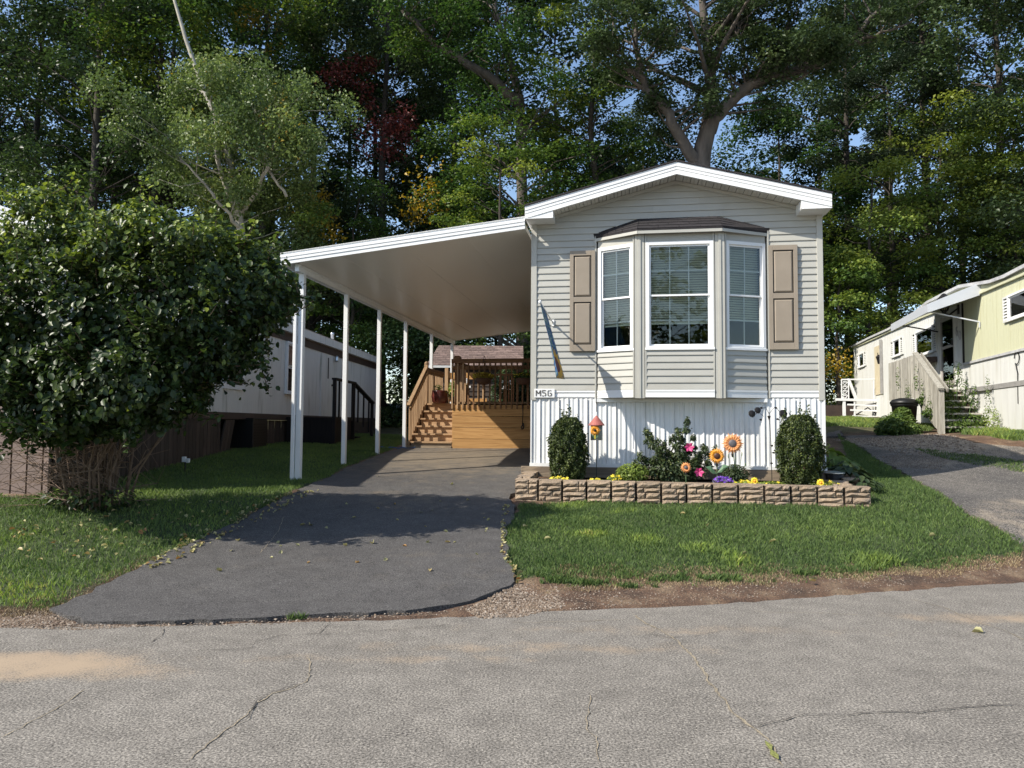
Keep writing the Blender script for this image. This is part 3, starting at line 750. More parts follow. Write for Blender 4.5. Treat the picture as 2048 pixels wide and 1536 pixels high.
mb = MB(); mb.box(0, .085, -.03, .085, ZS - .03, ZE - .01); mb.box(-.004, .0, -.03, .06, ZS - .03, ZE - .02); mb.build('corner_trim', M['trim'], house, bevel=.004)
mb = MB(); mb.box(W - .085, W, -.03, .085, ZS - .03, ZE - .02); mb.build('corner_trim', M['trim'], house, bevel=.004)
for x in (.99, 3.549):
    mb = MB(); mb.box(x, x + .022, -.028, .01, ZS, 4.43); mb.build('channel_trim', M['trim'], house)
for a, b_ in ((.087, .99), (3.572, W - .087)):
    mb = MB(); mb.prismx([(.01, ZS + .002), (-.012, ZS + .002), (-.02, ZS + .02), (-.014, ZS + .07), (-.026, ZS + .09), (-.022, ZS + .113), (.01, ZS + .113)], a, b_); mb.build('band_board', M['white'], house)
# roof, rake fascia, soffit
OV = .38
mb = MB()
for sgn, (ta, za, tb, zb) in ((-1, (-.07, 4.835, TR, 5.425)), (1, (TR, 5.425, W + .06, 4.852))):
    vs = [(ta, -OV - .015, za), (tb, -OV - .015, zb), (tb, LEN + .3, zb), (ta, LEN + .3, za)]
    vs += [(a, b_, c + .022) for a, b_, c in vs]
    mb.add(vs, [(0, 3, 2, 1), (4, 5, 6, 7), (0, 1, 5, 4), (1, 2, 6, 5), (2, 3, 7, 6), (3, 0, 4, 7)])
mb.build('roof', M['roof'], house)
for (ta, zt, tb, zb) in ((-.06, 4.832, TR, 5.42), (TR, 5.42, W + .05, 4.848)):
    def rk(y0, y1, d0, d1):   # strip of the rake between depths below the top line
        m_ = MB(); pts = [(ta, zt - d1), (tb, zb - d1), (tb, zb - d0), (ta, zt - d0)]; m_.prism(pts, y0, y1); return m_
    m_ = rk(-OV, -OV + .02, 0.0, .062); m_.prism([(ta, zt - .178), (tb, zb - .178), (tb, zb - .062), (ta, zt - .062)], -OV + .008, -OV + .03)
    m_.prism([(ta, zt - .11), (tb, zb - .11), (tb, zb - .104), (ta, zt - .104)], -OV + .002, -OV + .01)
    m_.prism([(ta, zt - .184), (tb, zb - .184), (tb, zb - .176), (ta, zt - .176)], -OV + .002, -OV + .05)
    m_.build('rake_fascia', M['white'], house)
# soffit panels under the rake overhang, each panel separate with a dark joint between
for side in (0, 1):
    n = 16
    for i in range(n):
        f0, f1 = i / n, (i + 1) / n
        if side == 0: t0, t1 = .36 + (TR - .36) * f0, .36 + (TR - .36) * f1; za = lambda t: 4.832 - .165 + (t + .06) / (TR + .06) * .588
        else: t0, t1 = TR + (W - .36 - TR) * f0, TR + (W - .36 - TR) * f1; za = lambda t: 5.42 - .165 - (t - TR) / (W + .05 - TR) * .572
        m_ = MB(); g = .004
        for q0, q1, dz in ((t0 + g, t0 + (t1 - t0) * .45, .0), (t0 + (t1 - t0) * .45 + g, t1 - g, .003)):
            vs = [(q0, -OV + .03, za(q0) + dz), (q1, -OV + .03, za(q1) + dz), (q1, .0, za(q1) + dz), (q0, .0, za(q0) + dz)]
            vs += [(a, b_, c + .012) for a, b_, c in vs]
            m_.add(vs, [(0, 1, 2, 3), (4, 7, 6, 5), (0, 4, 5, 1), (1, 5, 6, 2), (2, 6, 7, 3), (3, 7, 4, 0)])
        m_.build('soffit_panel', M['soffit'], house)
    m_ = MB(); ta, tb = ((.36, TR) if side == 0 else (TR, W - .36))
    m_.prism([(ta, za(ta) - .055), (tb, za(tb) - .055), (tb, za(tb) - .004), (ta, za(ta) - .004)], -.034, -.004); m_.build('frieze_trim', M['trim'], house)
# boxed eave returns
for a, b_, sgn in ((-.06, .37, 1), (W + .05, W - .37, -1)):
    m_ = MB(); za = 4.655; lo, hi = min(a, b_), max(a, b_)
    zt = (lambda t: 4.655 + (t + .06) / (TR + .06) * .588) if sgn == 1 else (lambda t: 5.242 - (t - TR) / (W + .05 - TR) * .572)
    m_.prism([(lo, za), (hi, za), (hi, max(za + .012, zt(hi))), (lo, max(za + .012, zt(lo)))], -OV + .012, -.002)
    m_.box(lo + .005, hi + .0, -OV + .004, -.004, za - .012, za - .002)
    m_.build('eave_return', M['white'], house)
# side eaves / gutters
m_ = MB(); m_.box(W + .0, W + .05, -OV + .02, LEN + .3, 4.66, 4.848); m_.build('side_fascia', M['white'], house)
m_ = MB(); m_.box(-.06, .0, -OV + .03, LEN + .3, 4.655, 4.80); m_.build('side_fascia', M['white'], house)
# bay window
body = MB()
bp_ = [(BT[0], 0.0), (BT[1], -BD), (BT[2], -BD), (BT[3], 0.0)]
body.prismz([(BT[0], .05), (BT[0], -.01), (BT[1], -BD), (BT[2], -BD), (BT[3], -.01), (BT[3], .05)], ZS + .0, ZS + .045)
bay = body.build('bay_window', M['trim'], house)
hd = MB(); hd.prismz([(BT[0], .05), (BT[0], -.01), (BT[1], -BD), (BT[2], -BD), (BT[3], -.01), (BT[3], .05)], BZ1 - .03, BZ1); hd.build('head_board', M['trim'], bay)
facets = []
for i in range(3):
    a = Vector((bp_[i][0], bp_[i][1], 0)); b_ = Vector((bp_[i + 1][0], bp_[i + 1][1], 0)); d = (b_ - a); Lf = d.length; d.normalize()
    nn = Vector((-d.y, d.x, 0))   # into the house
    MX = Matrix(((d.x, nn.x, 0, a.x), (d.y, nn.y, 0, a.y), (0, 0, 1, 0), (0, 0, 0, 1)))
    facets.append((MX, Lf))
WZ0, WZ1 = 2.63, 4.235
for i, (MX, Lf) in enumerate(facets):
    e0, e1 = ((.03, .085), (.085, .085), (.085, .03))[i]
    # wall below the window and head above
    w_ = MB(MX); w_.box(e0, Lf - e1, .012, .05, ZS + .05, WZ0 + .01); w_.build('panel_wall', M['siding'], bay)
    w_ = MB(MX); w_.box(e0, Lf - e1, -.004, .05, WZ1 - .01, BZ1 - .032); w_.build('head_panel', M['siding'], bay)
    z = ZS + .115
    while z < WZ0 - .06:
        m_ = MB(MX); board(m_, e0, Lf - e1, e0, Lf - e1, z); m_.build('siding_board', M['siding'], bay); z += CH
    m_ = MB(MX); m_.box(e0, Lf - e1, -.024, .012, ZS + .002, ZS + .11); m_.box(e0, Lf - e1, -.03, -.024, ZS + .085, ZS + .113); m_.build('band_board', M['white'], bay)
    window(house, MX, e0 + .005, Lf - e1 - .005, WZ0, WZ1, 3 if i == 1 else 2, 2, .052, blind_z=3.04 if i != 2 else 3.1, part=bay)
# corner posts: three narrow steps
for (cx, cy), s in ((bp_[1], -1), (bp_[2], 1)):
    m_ = MB(); m_.box(cx - .07, cx + .07, cy - .012, cy + .06, ZS - .01, BZ1 - .03); m_.box(cx - .1, cx - .078, cy - .02 + (.03 if s < 0 else 0), cy + .05, ZS, BZ1 - .03); m_.box(cx + .078, cx + .1, cy - .02 + (.03 if s > 0 else 0), cy + .05, ZS, BZ1 - .03); m_.box(cx - .018, cx + .018, cy - .026, cy - .012, ZS - .012, BZ1 - .03)
    m_.build('corner_post', M['trim'], bay)
# bay roof: low hip of dark shingles against the wall
e_ = [(BT[0] - .05, -.002, 4.390), (BT[1] - .03, -BD - .10, 4.390), (BT[2] + .03, -BD - .10, 4.390), (BT[3] + .05, -.002, 4.390)]
top = [(BT[0] - .05, -.002, 4.47), (BT[1], -.002, 4.685), (BT[2], -.002, 4.685), (BT[3] + .05, -.002, 4.47)]
e2 = [(a, b_, 4.415) for a, b_, c in e_]
m_ = MB(); m_.add(e_ + e2 + top, [(4, 5, 9, 8), (5, 6, 10, 9), (6, 7, 11, 10), (0, 1, 5, 4), (1, 2, 6, 5), (2, 3, 7, 6), (3, 2, 1, 0)])
m_.build('bay_roof', [M['roof']], bay)
def lerp3(a, b_, f): return Vector(a).lerp(Vector(b_), f)
for fc in range(3):
    rws = 4
    for r_ in range(rws):
        f0, f1 = r_ / rws, (r_ + 1) / rws
        a0, b0 = lerp3(e2[fc], top[fc], f0), lerp3(e2[fc + 1], top[fc + 1], f0); a1, b1 = lerp3(e2[fc], top[fc], f1), lerp3(e2[fc + 1], top[fc + 1], f1)
        n = 4 if fc == 1 else 3
        for k in range(n):
            off = .5 / n if r_ % 2 else 0
            k0, k1 = max(0, k / n - off), min(1, (k + 1) / n - (off if k < n - 1 else 0))
            up = Vector((0, -.006, .010)); q = [lerp3(a0, b0, k0 + .004) + up, lerp3(a0, b0, k1 - .004) + up, lerp3(a1, b1, k1 - .004) + up * .3, lerp3(a1, b1, k0 + .004) + up * .3]
            m_ = MB(); m_.add(q + [p - up * 1.2 for p in q], [(0, 1, 2, 3), (0, 4, 5, 1), (1, 5, 6, 2), (3, 7, 4, 0)]); m_.build('shingle', M['roof'], bay)
m_ = MB()
for i in range(3): m_.beam(Vector(e_[i]) + Vector((0, .012, -.02)), Vector(e_[i + 1]) + Vector((0, .012, -.02)), .02, .05)
m_.build('eave_trim', M['trim'], bay)
# shutters
for (t0, t1) in ((.605, .995), (3.565, 3.975)):
    m_ = MB(); z0, z1 = 2.64, 4.20; st = .058
    m_.box(t0, t1, -.040, -.02, z0, z1, 1)
    for bx in ((t0, t0 + st, z0, z1), (t1 - st, t1, z0, z1), (t0 + st, t1 - st, z0, z0 + .10), (t0 + st, t1 - st, z1 - .075, z1), (t0 + st, t1 - st, 3.40, 3.48)):
        m_.box(bx[0], bx[1], -.060, -.040, bx[2], bx[3])
    s_ = m_.build('shutter', [M['shutter'], M['dark_trim']], house, bevel=.003)
    for za, zb in ((z0 + .10, 3.40), (3.48, z1 - .075)):
        p_ = MB(); x0, x1 = t0 + st, t1 - st; o_ = .014; q_ = .034
        vs = [(x0 + o_, -.041, za + o_), (x1 - o_, -.041, za + o_), (x1 - o_, -.041, zb - o_), (x0 + o_, -.041, zb - o_), (x0 + q_, -.058, za + q_), (x1 - q_, -.058, za + q_), (x1 - q_, -.058, zb - q_), (x0 + q_, -.058, zb - q_)]
        p_.add(vs, [(0, 1, 5, 4), (1, 2, 6, 5), (2, 3, 7, 6), (3, 0, 4, 7), (4, 5, 6, 7)]); p_.build('raised_panel', M['shutter'], s_)
# ribbed metal skirting, panel by panel
pit = .145; n = int((W - .02) / pit / 3) + 1; x = .01
while x < W - .02:
    x1 = min(x + pit * 3, W - .012); m_ = MB(); pr = []
    t = x
    while t < x1 - .005:
        for dx, dy in ((0, 0), (.055, -.010), (.085, 0), (.118, -.008), (.128, -.022), (.140, -.022)):
            if t + dx < x1: pr.append((t + dx, dy - .002))
        t += pit
    pr.append((x1 - .002, -.024))
    vs = [(a, b_, Z0 + .03) for a, b_ in pr] + [(a, b_, ZS - .002) for a, b_ in pr]; k = len(pr)
    m_.add(vs, [(i, i + 1, i + 1 + k, i + k) for i in range(k - 1)]); m_.build('skirting_panel', M['white_skirt'], house)
    x = x1
m_ = MB(); m_.box(0, .02, -.03, LEN, Z0, ZS - .005); m_.box(W - .02, W, -.03, LEN, Z0, ZS - .005); m_.build('side_skirting', M['white_skirt'], house)
m_ = MB(); m_.box(-.01, W + .01, -.045, -.026, Z0, Z0 + .05); m_.build('skirting_track', M['white_skirt'], house)
m_ = MB(); m_.box(BT[0] - .03, BT[3] - .02, -.05, -.026, ZS - .06, ZS - .004); m_.build('skirting_track', M['white_skirt'], house)
m_ = MB(); m_.box(-.14, W + .16, -.06, .02, Z0 - .16, Z0 - .002); m_.build('sill_timber', M['timber'], house, bevel=.004)
m_ = MB(); m_.box(W + .02, W + .16, -.03, 2.2, Z0 - .16, Z0 - .004); m_.build('sill_timber', M['timber'], house, bevel=.004)
# number plate M56, stencil letters
m_ = MB(); m_.box(.06, .375, -.045, -.03, ZS + .006, ZS + .142); pl = m_.build('number_plate', M['white'], house, bevel=.003)
def glyph(strokes, x0, z0, w, h, y, parent, mat, th=.017):
    g = MB()
    for a, b_ in strokes:
        g.beam((x0 + a[0] * w, y, z0 + a[1] * h), (x0 + b_[0] * w, y, z0 + b_[1] * h), .006, th, up=(0, -1, 0) if False else (0, 0, 1))
    g.build('letter', mat, parent)
def glyph2(strokes, x0, z0, w, h, y, parent, mat, th=.017):
    g = MB()
    for a, b_ in strokes:
        A = Vector((x0 + a[0] * w, 0, z0 + a[1] * h)); B = Vector((x0 + b_[0] * w, 0, z0 + b_[1] * h)); d = (B - A).normalized(); nn = Vector((-d.z, 0, d.x)) * th / 2
        vs = [A - nn, B - nn, B + nn, A + nn]; vs = [(p.x, y, p.z) for p in vs] + [(p.x, y - .004, p.z) for p in vs]
        g.add(vs, [(4, 5, 6, 7), (0, 1, 5, 4), (1, 2, 6, 5), (2, 3, 7, 6), (3, 0, 4, 7)])
    g.build('letter', mat, parent)
M['ink'] = flat('stencil_grey', (.12, .115, .11))
glyph2([((.05, 0), (.05, .98)), ((.95, 0), (.95, .98)), ((.08, .95), (.45, .40)), ((.92, .95), (.55, .40))], .085, ZS + .03, .075, .09, -.0455, pl, M['ink'])
glyph2([((.0, .95), (.9, .95)), ((.08, .9), (.08, .6)), ((.08, .57), (.62, .57)), ((.62, .57), (.9, .42)), ((.9, .40), (.9, .15)), ((.88, .12), (.6, .03)), ((.0, .05), (.38, .02))], .182, ZS + .03, .06, .09, -.0455, pl, M['ink'], .015)
glyph2([((.85, .88), (.6, .97)), ((.42, .97), (.12, .85)), ((.06, .85), (.06, .12)), ((.12, .08), (.42, .02)), ((.58, .02), (.88, .1)), ((.92, .1), (.92, .42)), ((.9, .48), (.5, .50))], .268, ZS + .03, .062, .09, -.0455, pl, M['ink'], .015)

# ------------------------------------------------------------------ flag on its pole
Bk = hw(.42, -.03); flag_e = empty('garden_flag', (Bk[0], Bk[1], 3.0), HRZ, 'dark blue sunflower flag hanging from a slanted white pole on the wall', 'flag')
inv = flag_e.matrix_basis.inverted() if False else (Matrix.Translation((Bk[0], Bk[1], 3.0)) @ Matrix.Rotation(HRZ, 4, 'Z')).inverted()
def onwall(px, py, dpt):   # pixel -> home frame at distance dpt in front of the wall
    p = onplane(px, py, HO - HV * dpt, HV); return p
tip = inv @ onwall(1080, 604, .92); brk = inv @ onwall(1106, 646, .02)
m_ = MB(); m_.tube([brk, tip], .012, 8); m_.lathe([(.004, -.03), (.022, -.02), (.024, .01), (.012, .03)], tip, 10); m_.build('flag_pole', M['white'], flag_e, True)
m_ = MB(); m_.box(brk.x - .02, brk.x + .02, -.0, .035, brk.z - .05, brk.z + .05); m_.tube([brk, brk.lerp(tip, .08)], .018, 8); m_.build('bracket', M['white'], flag_e)
# cloth: printed sunflower on blue, given by a procedural print in the cloth's own uv
m, nt, b, out = newmat('flag_print'); L = nt.links.new
uvn = N(nt, 'ShaderNodeUVMap'); mp = N(nt, 'ShaderNodeMapping'); L(uvn.outputs[0], mp.inputs[0]); mp.inputs['Scale'].default_value = (3, 4, 1)
no = N(nt, 'ShaderNodeTexNoise', i_Scale=2.2, i_Detail=5, i_Distortion=2.5); L(mp.outputs[0], no.inputs['Vector'])
rp = ramp(nt, [(.3, (.01, .02, .07)), (.45, (.03, .07, .22)), (.55, (.04, .16, .17)), (.63, (.35, .38, .30)), (.72, (.05, .09, .25))]); L(no.outputs[0], rp.inputs[0])
mp2 = N(nt, 'ShaderNodeMapping'); L(uvn.outputs[0], mp2.inputs[0]); mp2.inputs['Location'].default_value = (-.48, -.20, 0)
sx = N(nt, 'ShaderNodeSeparateXYZ'); L(mp2.outputs[0], sx.inputs[0])
ln = N(nt, 'ShaderNodeVectorMath', operation='LENGTH'); L(mp2.outputs[0], ln.inputs[0])
at2 = N(nt, 'ShaderNodeMath', operation='ARCTAN2'); L(sx.outputs[1], at2.inputs[0]); L(sx.outputs[0], at2.inputs[1])
m9 = N(nt, 'ShaderNodeMath', operation='MULTIPLY'); m9.inputs[1].default_value = 16; L(at2.outputs[0], m9.inputs[0]); si = N(nt, 'ShaderNodeMath', operation='SINE'); L(m9.outputs[0], si.inputs[0])
ma = N(nt, 'ShaderNodeMath', operation='MULTIPLY_ADD'); L(si.outputs[0], ma.inputs[0]); ma.inputs[1].default_value = .04; L(ln.outputs['Value'], ma.inputs[2])
lt = N(nt, 'ShaderNodeMath', operation='LESS_THAN'); lt.inputs[1].default_value = .21; L(ma.outputs[0], lt.inputs[0])
lt2 = N(nt, 'ShaderNodeMath', operation='LESS_THAN'); lt2.inputs[1].default_value = .11; L(ln.outputs['Value'], lt2.inputs[0])
x1_ = N(nt, 'ShaderNodeMix', data_type='RGBA'); L(lt.outputs[0], x1_.inputs[0]); L(rp.outputs[0], x1_.inputs[6]); x1_.inputs[7].default_value = (.55, .30, .04, 1)
x2_ = N(nt, 'ShaderNodeMix', data_type='RGBA'); L(lt2.outputs[0], x2_.inputs[0]); L(x1_.outputs[2], x2_.inputs[6]); x2_.inputs[7].default_value = (.16, .05, .04, 1)
L(x2_.outputs[2], b.inputs['Base Color']); b.inputs['Roughness'].default_value = .8
A0 = tip + Vector((0, 0, -.012)); A1 = tip.lerp(brk, .47) + Vector((0, 0, -.012))
B0 = inv @ onwall(1112, 750, 1.12); B1 = inv @ onwall(1131, 757, .76)
V = []; UV = []; nu, nv = 14, 22
for j in range(nv + 1):
    for i in range(nu + 1):
        u, v = i / nu, j / nv
        p = A0.lerp(A1, u).lerp(B0.lerp(B1, u), v); p = p + Vector((math.sin(u * 9 + v * 2) * .035 * v, 0, -.03 * math.sin(u * 3.1) * v)); V.append(tuple(p)); UV.append((u, 1 - v))
Fc = [(j * (nu + 1) + i, j * (nu + 1) + i + 1, (j + 1) * (nu + 1) + i + 1, (j + 1) * (nu + 1) + i) for j in range(nv) for i in range(nu)]
me = bpy.data.meshes.new('cloth'); me.from_pydata(V, [], Fc); ul = me.uv_layers.new(name='UVMap')
for l_ in me.loops: ul.data[l_.index].uv = UV[l_.vertex_index]
me.polygons.foreach_set('use_smooth', [True] * len(me.polygons)); me.materials.append(m)
fo = link('cloth', me, flag_e); sd = fo.modifiers.new('s', 'SOLIDIFY'); sd.thickness = .002

# ------------------------------------------------------------------ carport
cp = empty('carport', HO, HRZ, 'white metal carport roof on slim posts attached to the mobile home', 'carport')
PT = -3.80; POSTS = [0, 1.96, 3.88, 5.81, 8.2, 10.6]
TE = -4.02; zi = 4.66
def cz(t): return 4.52 + (t - 0) * (4.52 - 4.085) / 3.80      # underside
m_ = MB()
for (a, b_) in ((TE, 0.0),):
    y0, y1 = -.30, 10.85
    vs = [(a, y0, cz(a)), (b_ - .07, y0, cz(b_)), (b_ - .07, y1, cz(b_)), (a, y1, cz(a))]; vs += [(p, q, c + .075) for p, q, c in vs]
    m_.add(vs, [(0, 3, 2, 1), (4, 5, 6, 7), (0, 1, 5, 4), (1, 2, 6, 5), (2, 3, 7, 6), (3, 0, 4, 7)])
m_.build('roof_panel', M['ceiling'], cp)
# panel seams running along the slab's depth
for k in range(1, 4):
    t = TE + (0 - TE) * k / 4
    s_ = MB(); s_.beam((t, -.29, cz(t) - .0005), (t, 10.84, cz(t) - .0005), .005, .003); s_.build('ceiling_seam', M['ceiling'], cp)
# front fascia: top flange dark line, three-step profile
m_ = MB(); za = lambda t: cz(t)
def strip(y0, y1, lo, hi, t0=TE - .02, t1=-.065):
    m_.prism([(t0, za(t0) + lo), (t1, za(t1) + lo), (t1, za(t1) + hi), (t0, za(t0) + hi)], y0, y1)
strip(-.335, -.30, -.012, .045); strip(-.345, -.30, .047, .095); strip(-.352, -.30, .097, .125); strip(-.32, -.28, .125, .175); strip(-.335, -.26, .175, .182)
m_.build('front_fascia', M['white'], cp)
m_ = MB(); m_.prism([(TE, za(TE) - .012), (-.07, za(-.07) - .012), (-.07, za(-.07) + .14), (TE, za(TE) + .14)], 10.84, 10.88); m_.build('rear_fascia', M['white'], cp)
# side gutter + beam
m_ = MB(); m_.prism([(TE - .14, cz(TE) + .03), (TE - .02, cz(TE) - .01), (TE - .02, cz(TE) + .12), (TE - .15, cz(TE) + .12)], -.33, 10.86); m_.build('gutter', M['white'], cp)
m_ = MB(); m_.box(PT - .035, PT + .035, -.22, 10.84, cz(PT) - .125, cz(PT) - .004); m_.box(PT - .05, PT + .05, -.22, 10.84, cz(PT) - .05, cz(PT) - .043); m_.build('beam', M['white'], cp)
for i, s in enumerate(POSTS):
    wx, wy = hw(PT, s); gz = h1(wx, wy) - .03
    m_ = MB(); w_ = .040 if i else .045
    if i > 3: gz = 2.05
    m_.box(PT - w_, PT + w_, s - w_, s + w_, gz, cz(PT) - .125); m_.box(PT - w_ - .003, PT + w_ + .003, s - w_ - .003, s + w_ + .003, (gz + 2.6) , gz + 2.61)
    p_ = m_.build('post', M['white'], cp, bevel=.004)
# downspout beside the front post
wx, wy = hw(PT - .12, 0); gz = h1(wx, wy)
m_ = MB(); m_.beam((TE - .08, -.06, cz(TE) + .03), (TE - .06, -.06, cz(TE) - .14), .06, .05); m_.beam((TE - .06, -.06, cz(TE) - .10), (PT - .075, -.06, cz(TE) - .62), .056, .05); m_.box(PT - .104, PT - .050, -.09, -.04, gz, cz(TE) - .60)
m_.build('downspout', M['white'], cp, bevel=.006)

# ------------------------------------------------------------------ deck with stairs
dk = empty('wooden_deck', HO, HRZ, 'brown timber deck with baluster railing and stairs at the end of the driveway', 'deck')
DS = 6.0; DT = -2.68; DZ = 2.05; GZ = .89; D1 = 11.0; DL = -3.72
for k in range(4):
    z0 = GZ + .272 * k
    m_ = MB(); m_.box(DT, -.03, DS + .0 + (.002 if k % 2 else 0), DS + .035, z0 + .004, z0 + .268); m_.build('skirt_board', M['deckx'], dk, bevel=.004)
for k in range(4):
    z0 = GZ + .272 * k
    m_ = MB(); m_.box(DT + .0, DT + .035, DS + .04, 7.4, z0 + .003, z0 + .269); m_.build('skirt_board', M['decky'], dk)
m_ = MB(); m_.box(DT + .04, -.03, DS + .036, D1, DZ - .05, DZ); m_.box(DL, DT + .04, 7.46, D1, DZ - .05, DZ); m_.build('deck_floor', M['decky'], dk)
m_ = MB(); m_.box(DL, DL + .04, 7.46, D1, GZ, DZ - .052); m_.build('skirt_board', M['brown_board'], dk)
# stairs
TS = [6.02, 6.31, 6.60, 6.89, 7.18, 7.46]; TZ = [1.09, 1.28, 1.47, 1.66, 1.855, 2.05]
for i, (s, z) in enumerate(zip(TS, TZ)):
    m_ = MB(); m_.box(DL - .02, DT - .002, s - .03, s + .27, z - .04, z); m_.build('tread', M['tread'], dk, bevel=.004)
    m_ = MB(); z0 = TZ[i - 1] if i else .90; m_.box(DL + .02, DT - .004, s + .01, s + .03, z0 + .001 - (.0 if i else 0), z - .042); m_.build('riser', M['tread'] if i else M['timber'], dk)
m_ = MB(); m_.box(DL - .10, DT - .01, 5.98, 6.028, .80, .99); m_.build('bottom_riser', M['timber'], dk)
m_ = MB(); m_.prismx([(6.0, .86), (6.3, .86), (7.5, 1.80), (7.5, 2.04), (7.3, 2.0), (6.0, 1.05)], DL - .06, DL - .022); m_.build('stringer', M['decky'], dk)
RH = .98
def rail(a, b_, w, h, mat='deckrail'):
    m_ = MB(); m_.beam(a, b_, w, h); m_.build('rail', M[mat], dk, bevel=.004)
def bal(t, s, z0, z1, mat='deckz', w=.035):
    m_ = MB(); m_.box(t - w / 2, t + w / 2, s - w / 2, s + w / 2, z0, z1); m_.build('baluster', M[mat], dk)
def dpost(t, s, z0, z1, cap=False):
    m_ = MB(); m_.box(t - .045, t + .045, s - .045, s + .045, z0, z1)
    if cap: m_.prism([(t - .085, z1), (t + .085, z1), (t + .085, z1 + .1), (t + .05, z1 + .14), (t - .05, z1 + .14), (t - .085, z1 + .1)], s - .07, s + .07)
    m_.build('post', M['deckz'] if not cap else M['deckrail'], dk, bevel=.006)
# front railing
rail((DT - .02, DS - .01, DZ + RH - .005), (-.03, DS - .01, DZ + RH - .005), .09, .10)
rail((DT - .02, DS + .03, DZ + RH - .16), (-.03, DS + .03, DZ + RH - .16), .035, .09)
k = 0; t = DT + .0
while t < -.06:
    bal(t, DS - .02, DZ - .17, DZ + RH - .055, 'deckrail' if t > DT + .35 else 'deckz'); t += .131
dpost(DT + .10, DS + .08, GZ, DZ + RH - .01, True)
# railing along the stair side of the upper deck (right of stairs)
rail((DT + .02, DS + .12, DZ + RH), (DT + .02, 8.6, DZ + RH), .09, .05)
for j in range(9): bal(DT + .02, DS + .22 + j * .14, DZ - .1, DZ + RH - .03)
# left stair railing, slanted
a = Vector((DL - .04, 5.95, 1.09 + .86)); b_ = Vector((DL - .04, 7.5, 2.05 + .93))
rail(a, b_, .09, .04, 'decky'); rail(a + Vector((.055, 0, -.09)), b_ + Vector((.055, 0, -.09)), .035, .09, 'decky')
dpost(DL - .04, 7.56, GZ, 3.07); 
m_ = MB(); m_.lathe([(.05, 3.07), (.058, 3.10), (.04, 3.14), (.01, 3.155)], (DL - .04, 7.56, 0), 10); m_.build('post_cap', M['decky'], dk)
for j in range(11):
    f = (j + .5) / 11; p = a.lerp(b_, f); bal(DL - .02, p.y, p.z - 1.05, p.z - .04)
# left side railing of the landing
rail((DL - .04, 7.6, DZ + RH - .1), (DL - .04, 9.4, DZ + RH - .1), .035, .14)
for j in range(11): bal(DL - .02, 7.7 + j * .15, DZ - .1, DZ + RH - .1)
dpost(-3.22, 7.62, DZ, 2.98)
# back rail behind the landing
dpost(DL + .1, 9.4, DZ, DZ + .98)
rail((DL + .15, 9.4, DZ + .84), (DT + .2, 9.4, DZ + .84), .04, .19, 'deckx'); rail((DL + .15, 9.4, DZ + .15), (DT + .2, 9.4, DZ + .15), .04, .09, 'deckx')
for j in range(7): bal(DL + .28 + j * .14, 9.42, DZ + .05, DZ + .78)
# far rear railing in shade
rail((DT + .2, D1 - .05, DZ + RH), (-.1, D1 - .05, DZ + RH), .09, .05)
for j in range(17): bal(DT + .3 + j * .14, D1 - .05, DZ, DZ + RH - .02, 'deckrail')

def flowers_mesh(name, n, rad, hgt, size, mat, seed, parent, c=(0, 0, 0), petals=6):
    r = np.random.default_rng(seed); m_ = MB()
    for _ in range(n):
        a = r.uniform(0, 6.28); q = rad * math.sqrt(r.random()); x, y = q * math.cos(a), q * math.sin(a) * .6
        z = hgt * (1 - (q / rad) ** 2 * .5) + r.normal() * hgt * .12
        nrm = Vector((r.normal() * .5, -.8 + r.normal() * .4, .7)).normalized(); ax = nrm.cross(Vector((0, 0, 1))).normalized(); ay = nrm.cross(ax)
        cc = Vector((x, y, z)) + Vector(c); s = size * r.uniform(.75, 1.2)
        for k in range(petals):
            t = 6.283 * k / petals; d = ax * math.cos(t) + ay * math.sin(t); e = ax * math.cos(t + 1.57) + ay * math.sin(t + 1.57)
            m_.add([cc, cc + d * s * .55 + e * s * .3 + nrm * .004, cc + d * s + nrm * .002, cc + d * s * .55 - e * s * .3 + nrm * .004], [(0, 1, 2, 3)])
    return m_.build(name, mat, parent)
def foliage(name, parent, n, c, rads, ls, mat, seed, tint=(.4, .25), aspect=.55, up=.6, shell=.3, fold=.12, kind=None, outw=.9):
    r = np.random.default_rng(seed); g = r.normal(size=(n, 3)); g /= np.linalg.norm(g, axis=1, keepdims=True); q = r.random((n, 1)) ** shell
    p = g * q * np.array(rads) + np.array(c)
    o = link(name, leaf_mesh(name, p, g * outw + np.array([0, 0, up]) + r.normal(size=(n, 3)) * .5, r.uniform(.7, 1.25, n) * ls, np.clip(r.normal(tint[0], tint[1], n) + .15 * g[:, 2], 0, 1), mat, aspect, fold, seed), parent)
    if kind: o['kind'] = kind
    return o
# hanging baskets on the deck rail
for i, (t, lab) in enumerate(((-1.88, 'hanging basket of yellow-green petunias nearest the deck stairs'), (-.92, 'hanging basket of petunias partly hidden by the corner of the home'))):
    x, y = hw(t, DS - .22); e = empty('hanging_basket', (x, y, DZ + .52), HRZ, lab, 'hanging basket', 'hanging baskets on the deck railing')
    m_ = MB(); m_.lathe([(.03, -.13), (.1, -.12), (.17, -.06), (.20, .02), (.19, .03)], n=14); m_.build('bowl', M['terracotta'], e, True)
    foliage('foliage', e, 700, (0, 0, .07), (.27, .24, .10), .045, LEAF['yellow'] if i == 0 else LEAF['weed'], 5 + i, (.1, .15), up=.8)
    flowers_mesh('flowers', 26, .25, .14, .03, M['yellow'], 7 + i, e)
    m_ = MB()
    for a_ in (0, 2.1, 4.2): m_.tube([(.19 * math.cos(a_), .19 * math.sin(a_), .02), (0, 0, .48)], .004, 4)
    m_.tube([(0, 0, .48), (0, .05, .56), (0, .2, .52), (0, .22, .42)], .007, 5); m_.build('hanger', M['iron'], e)
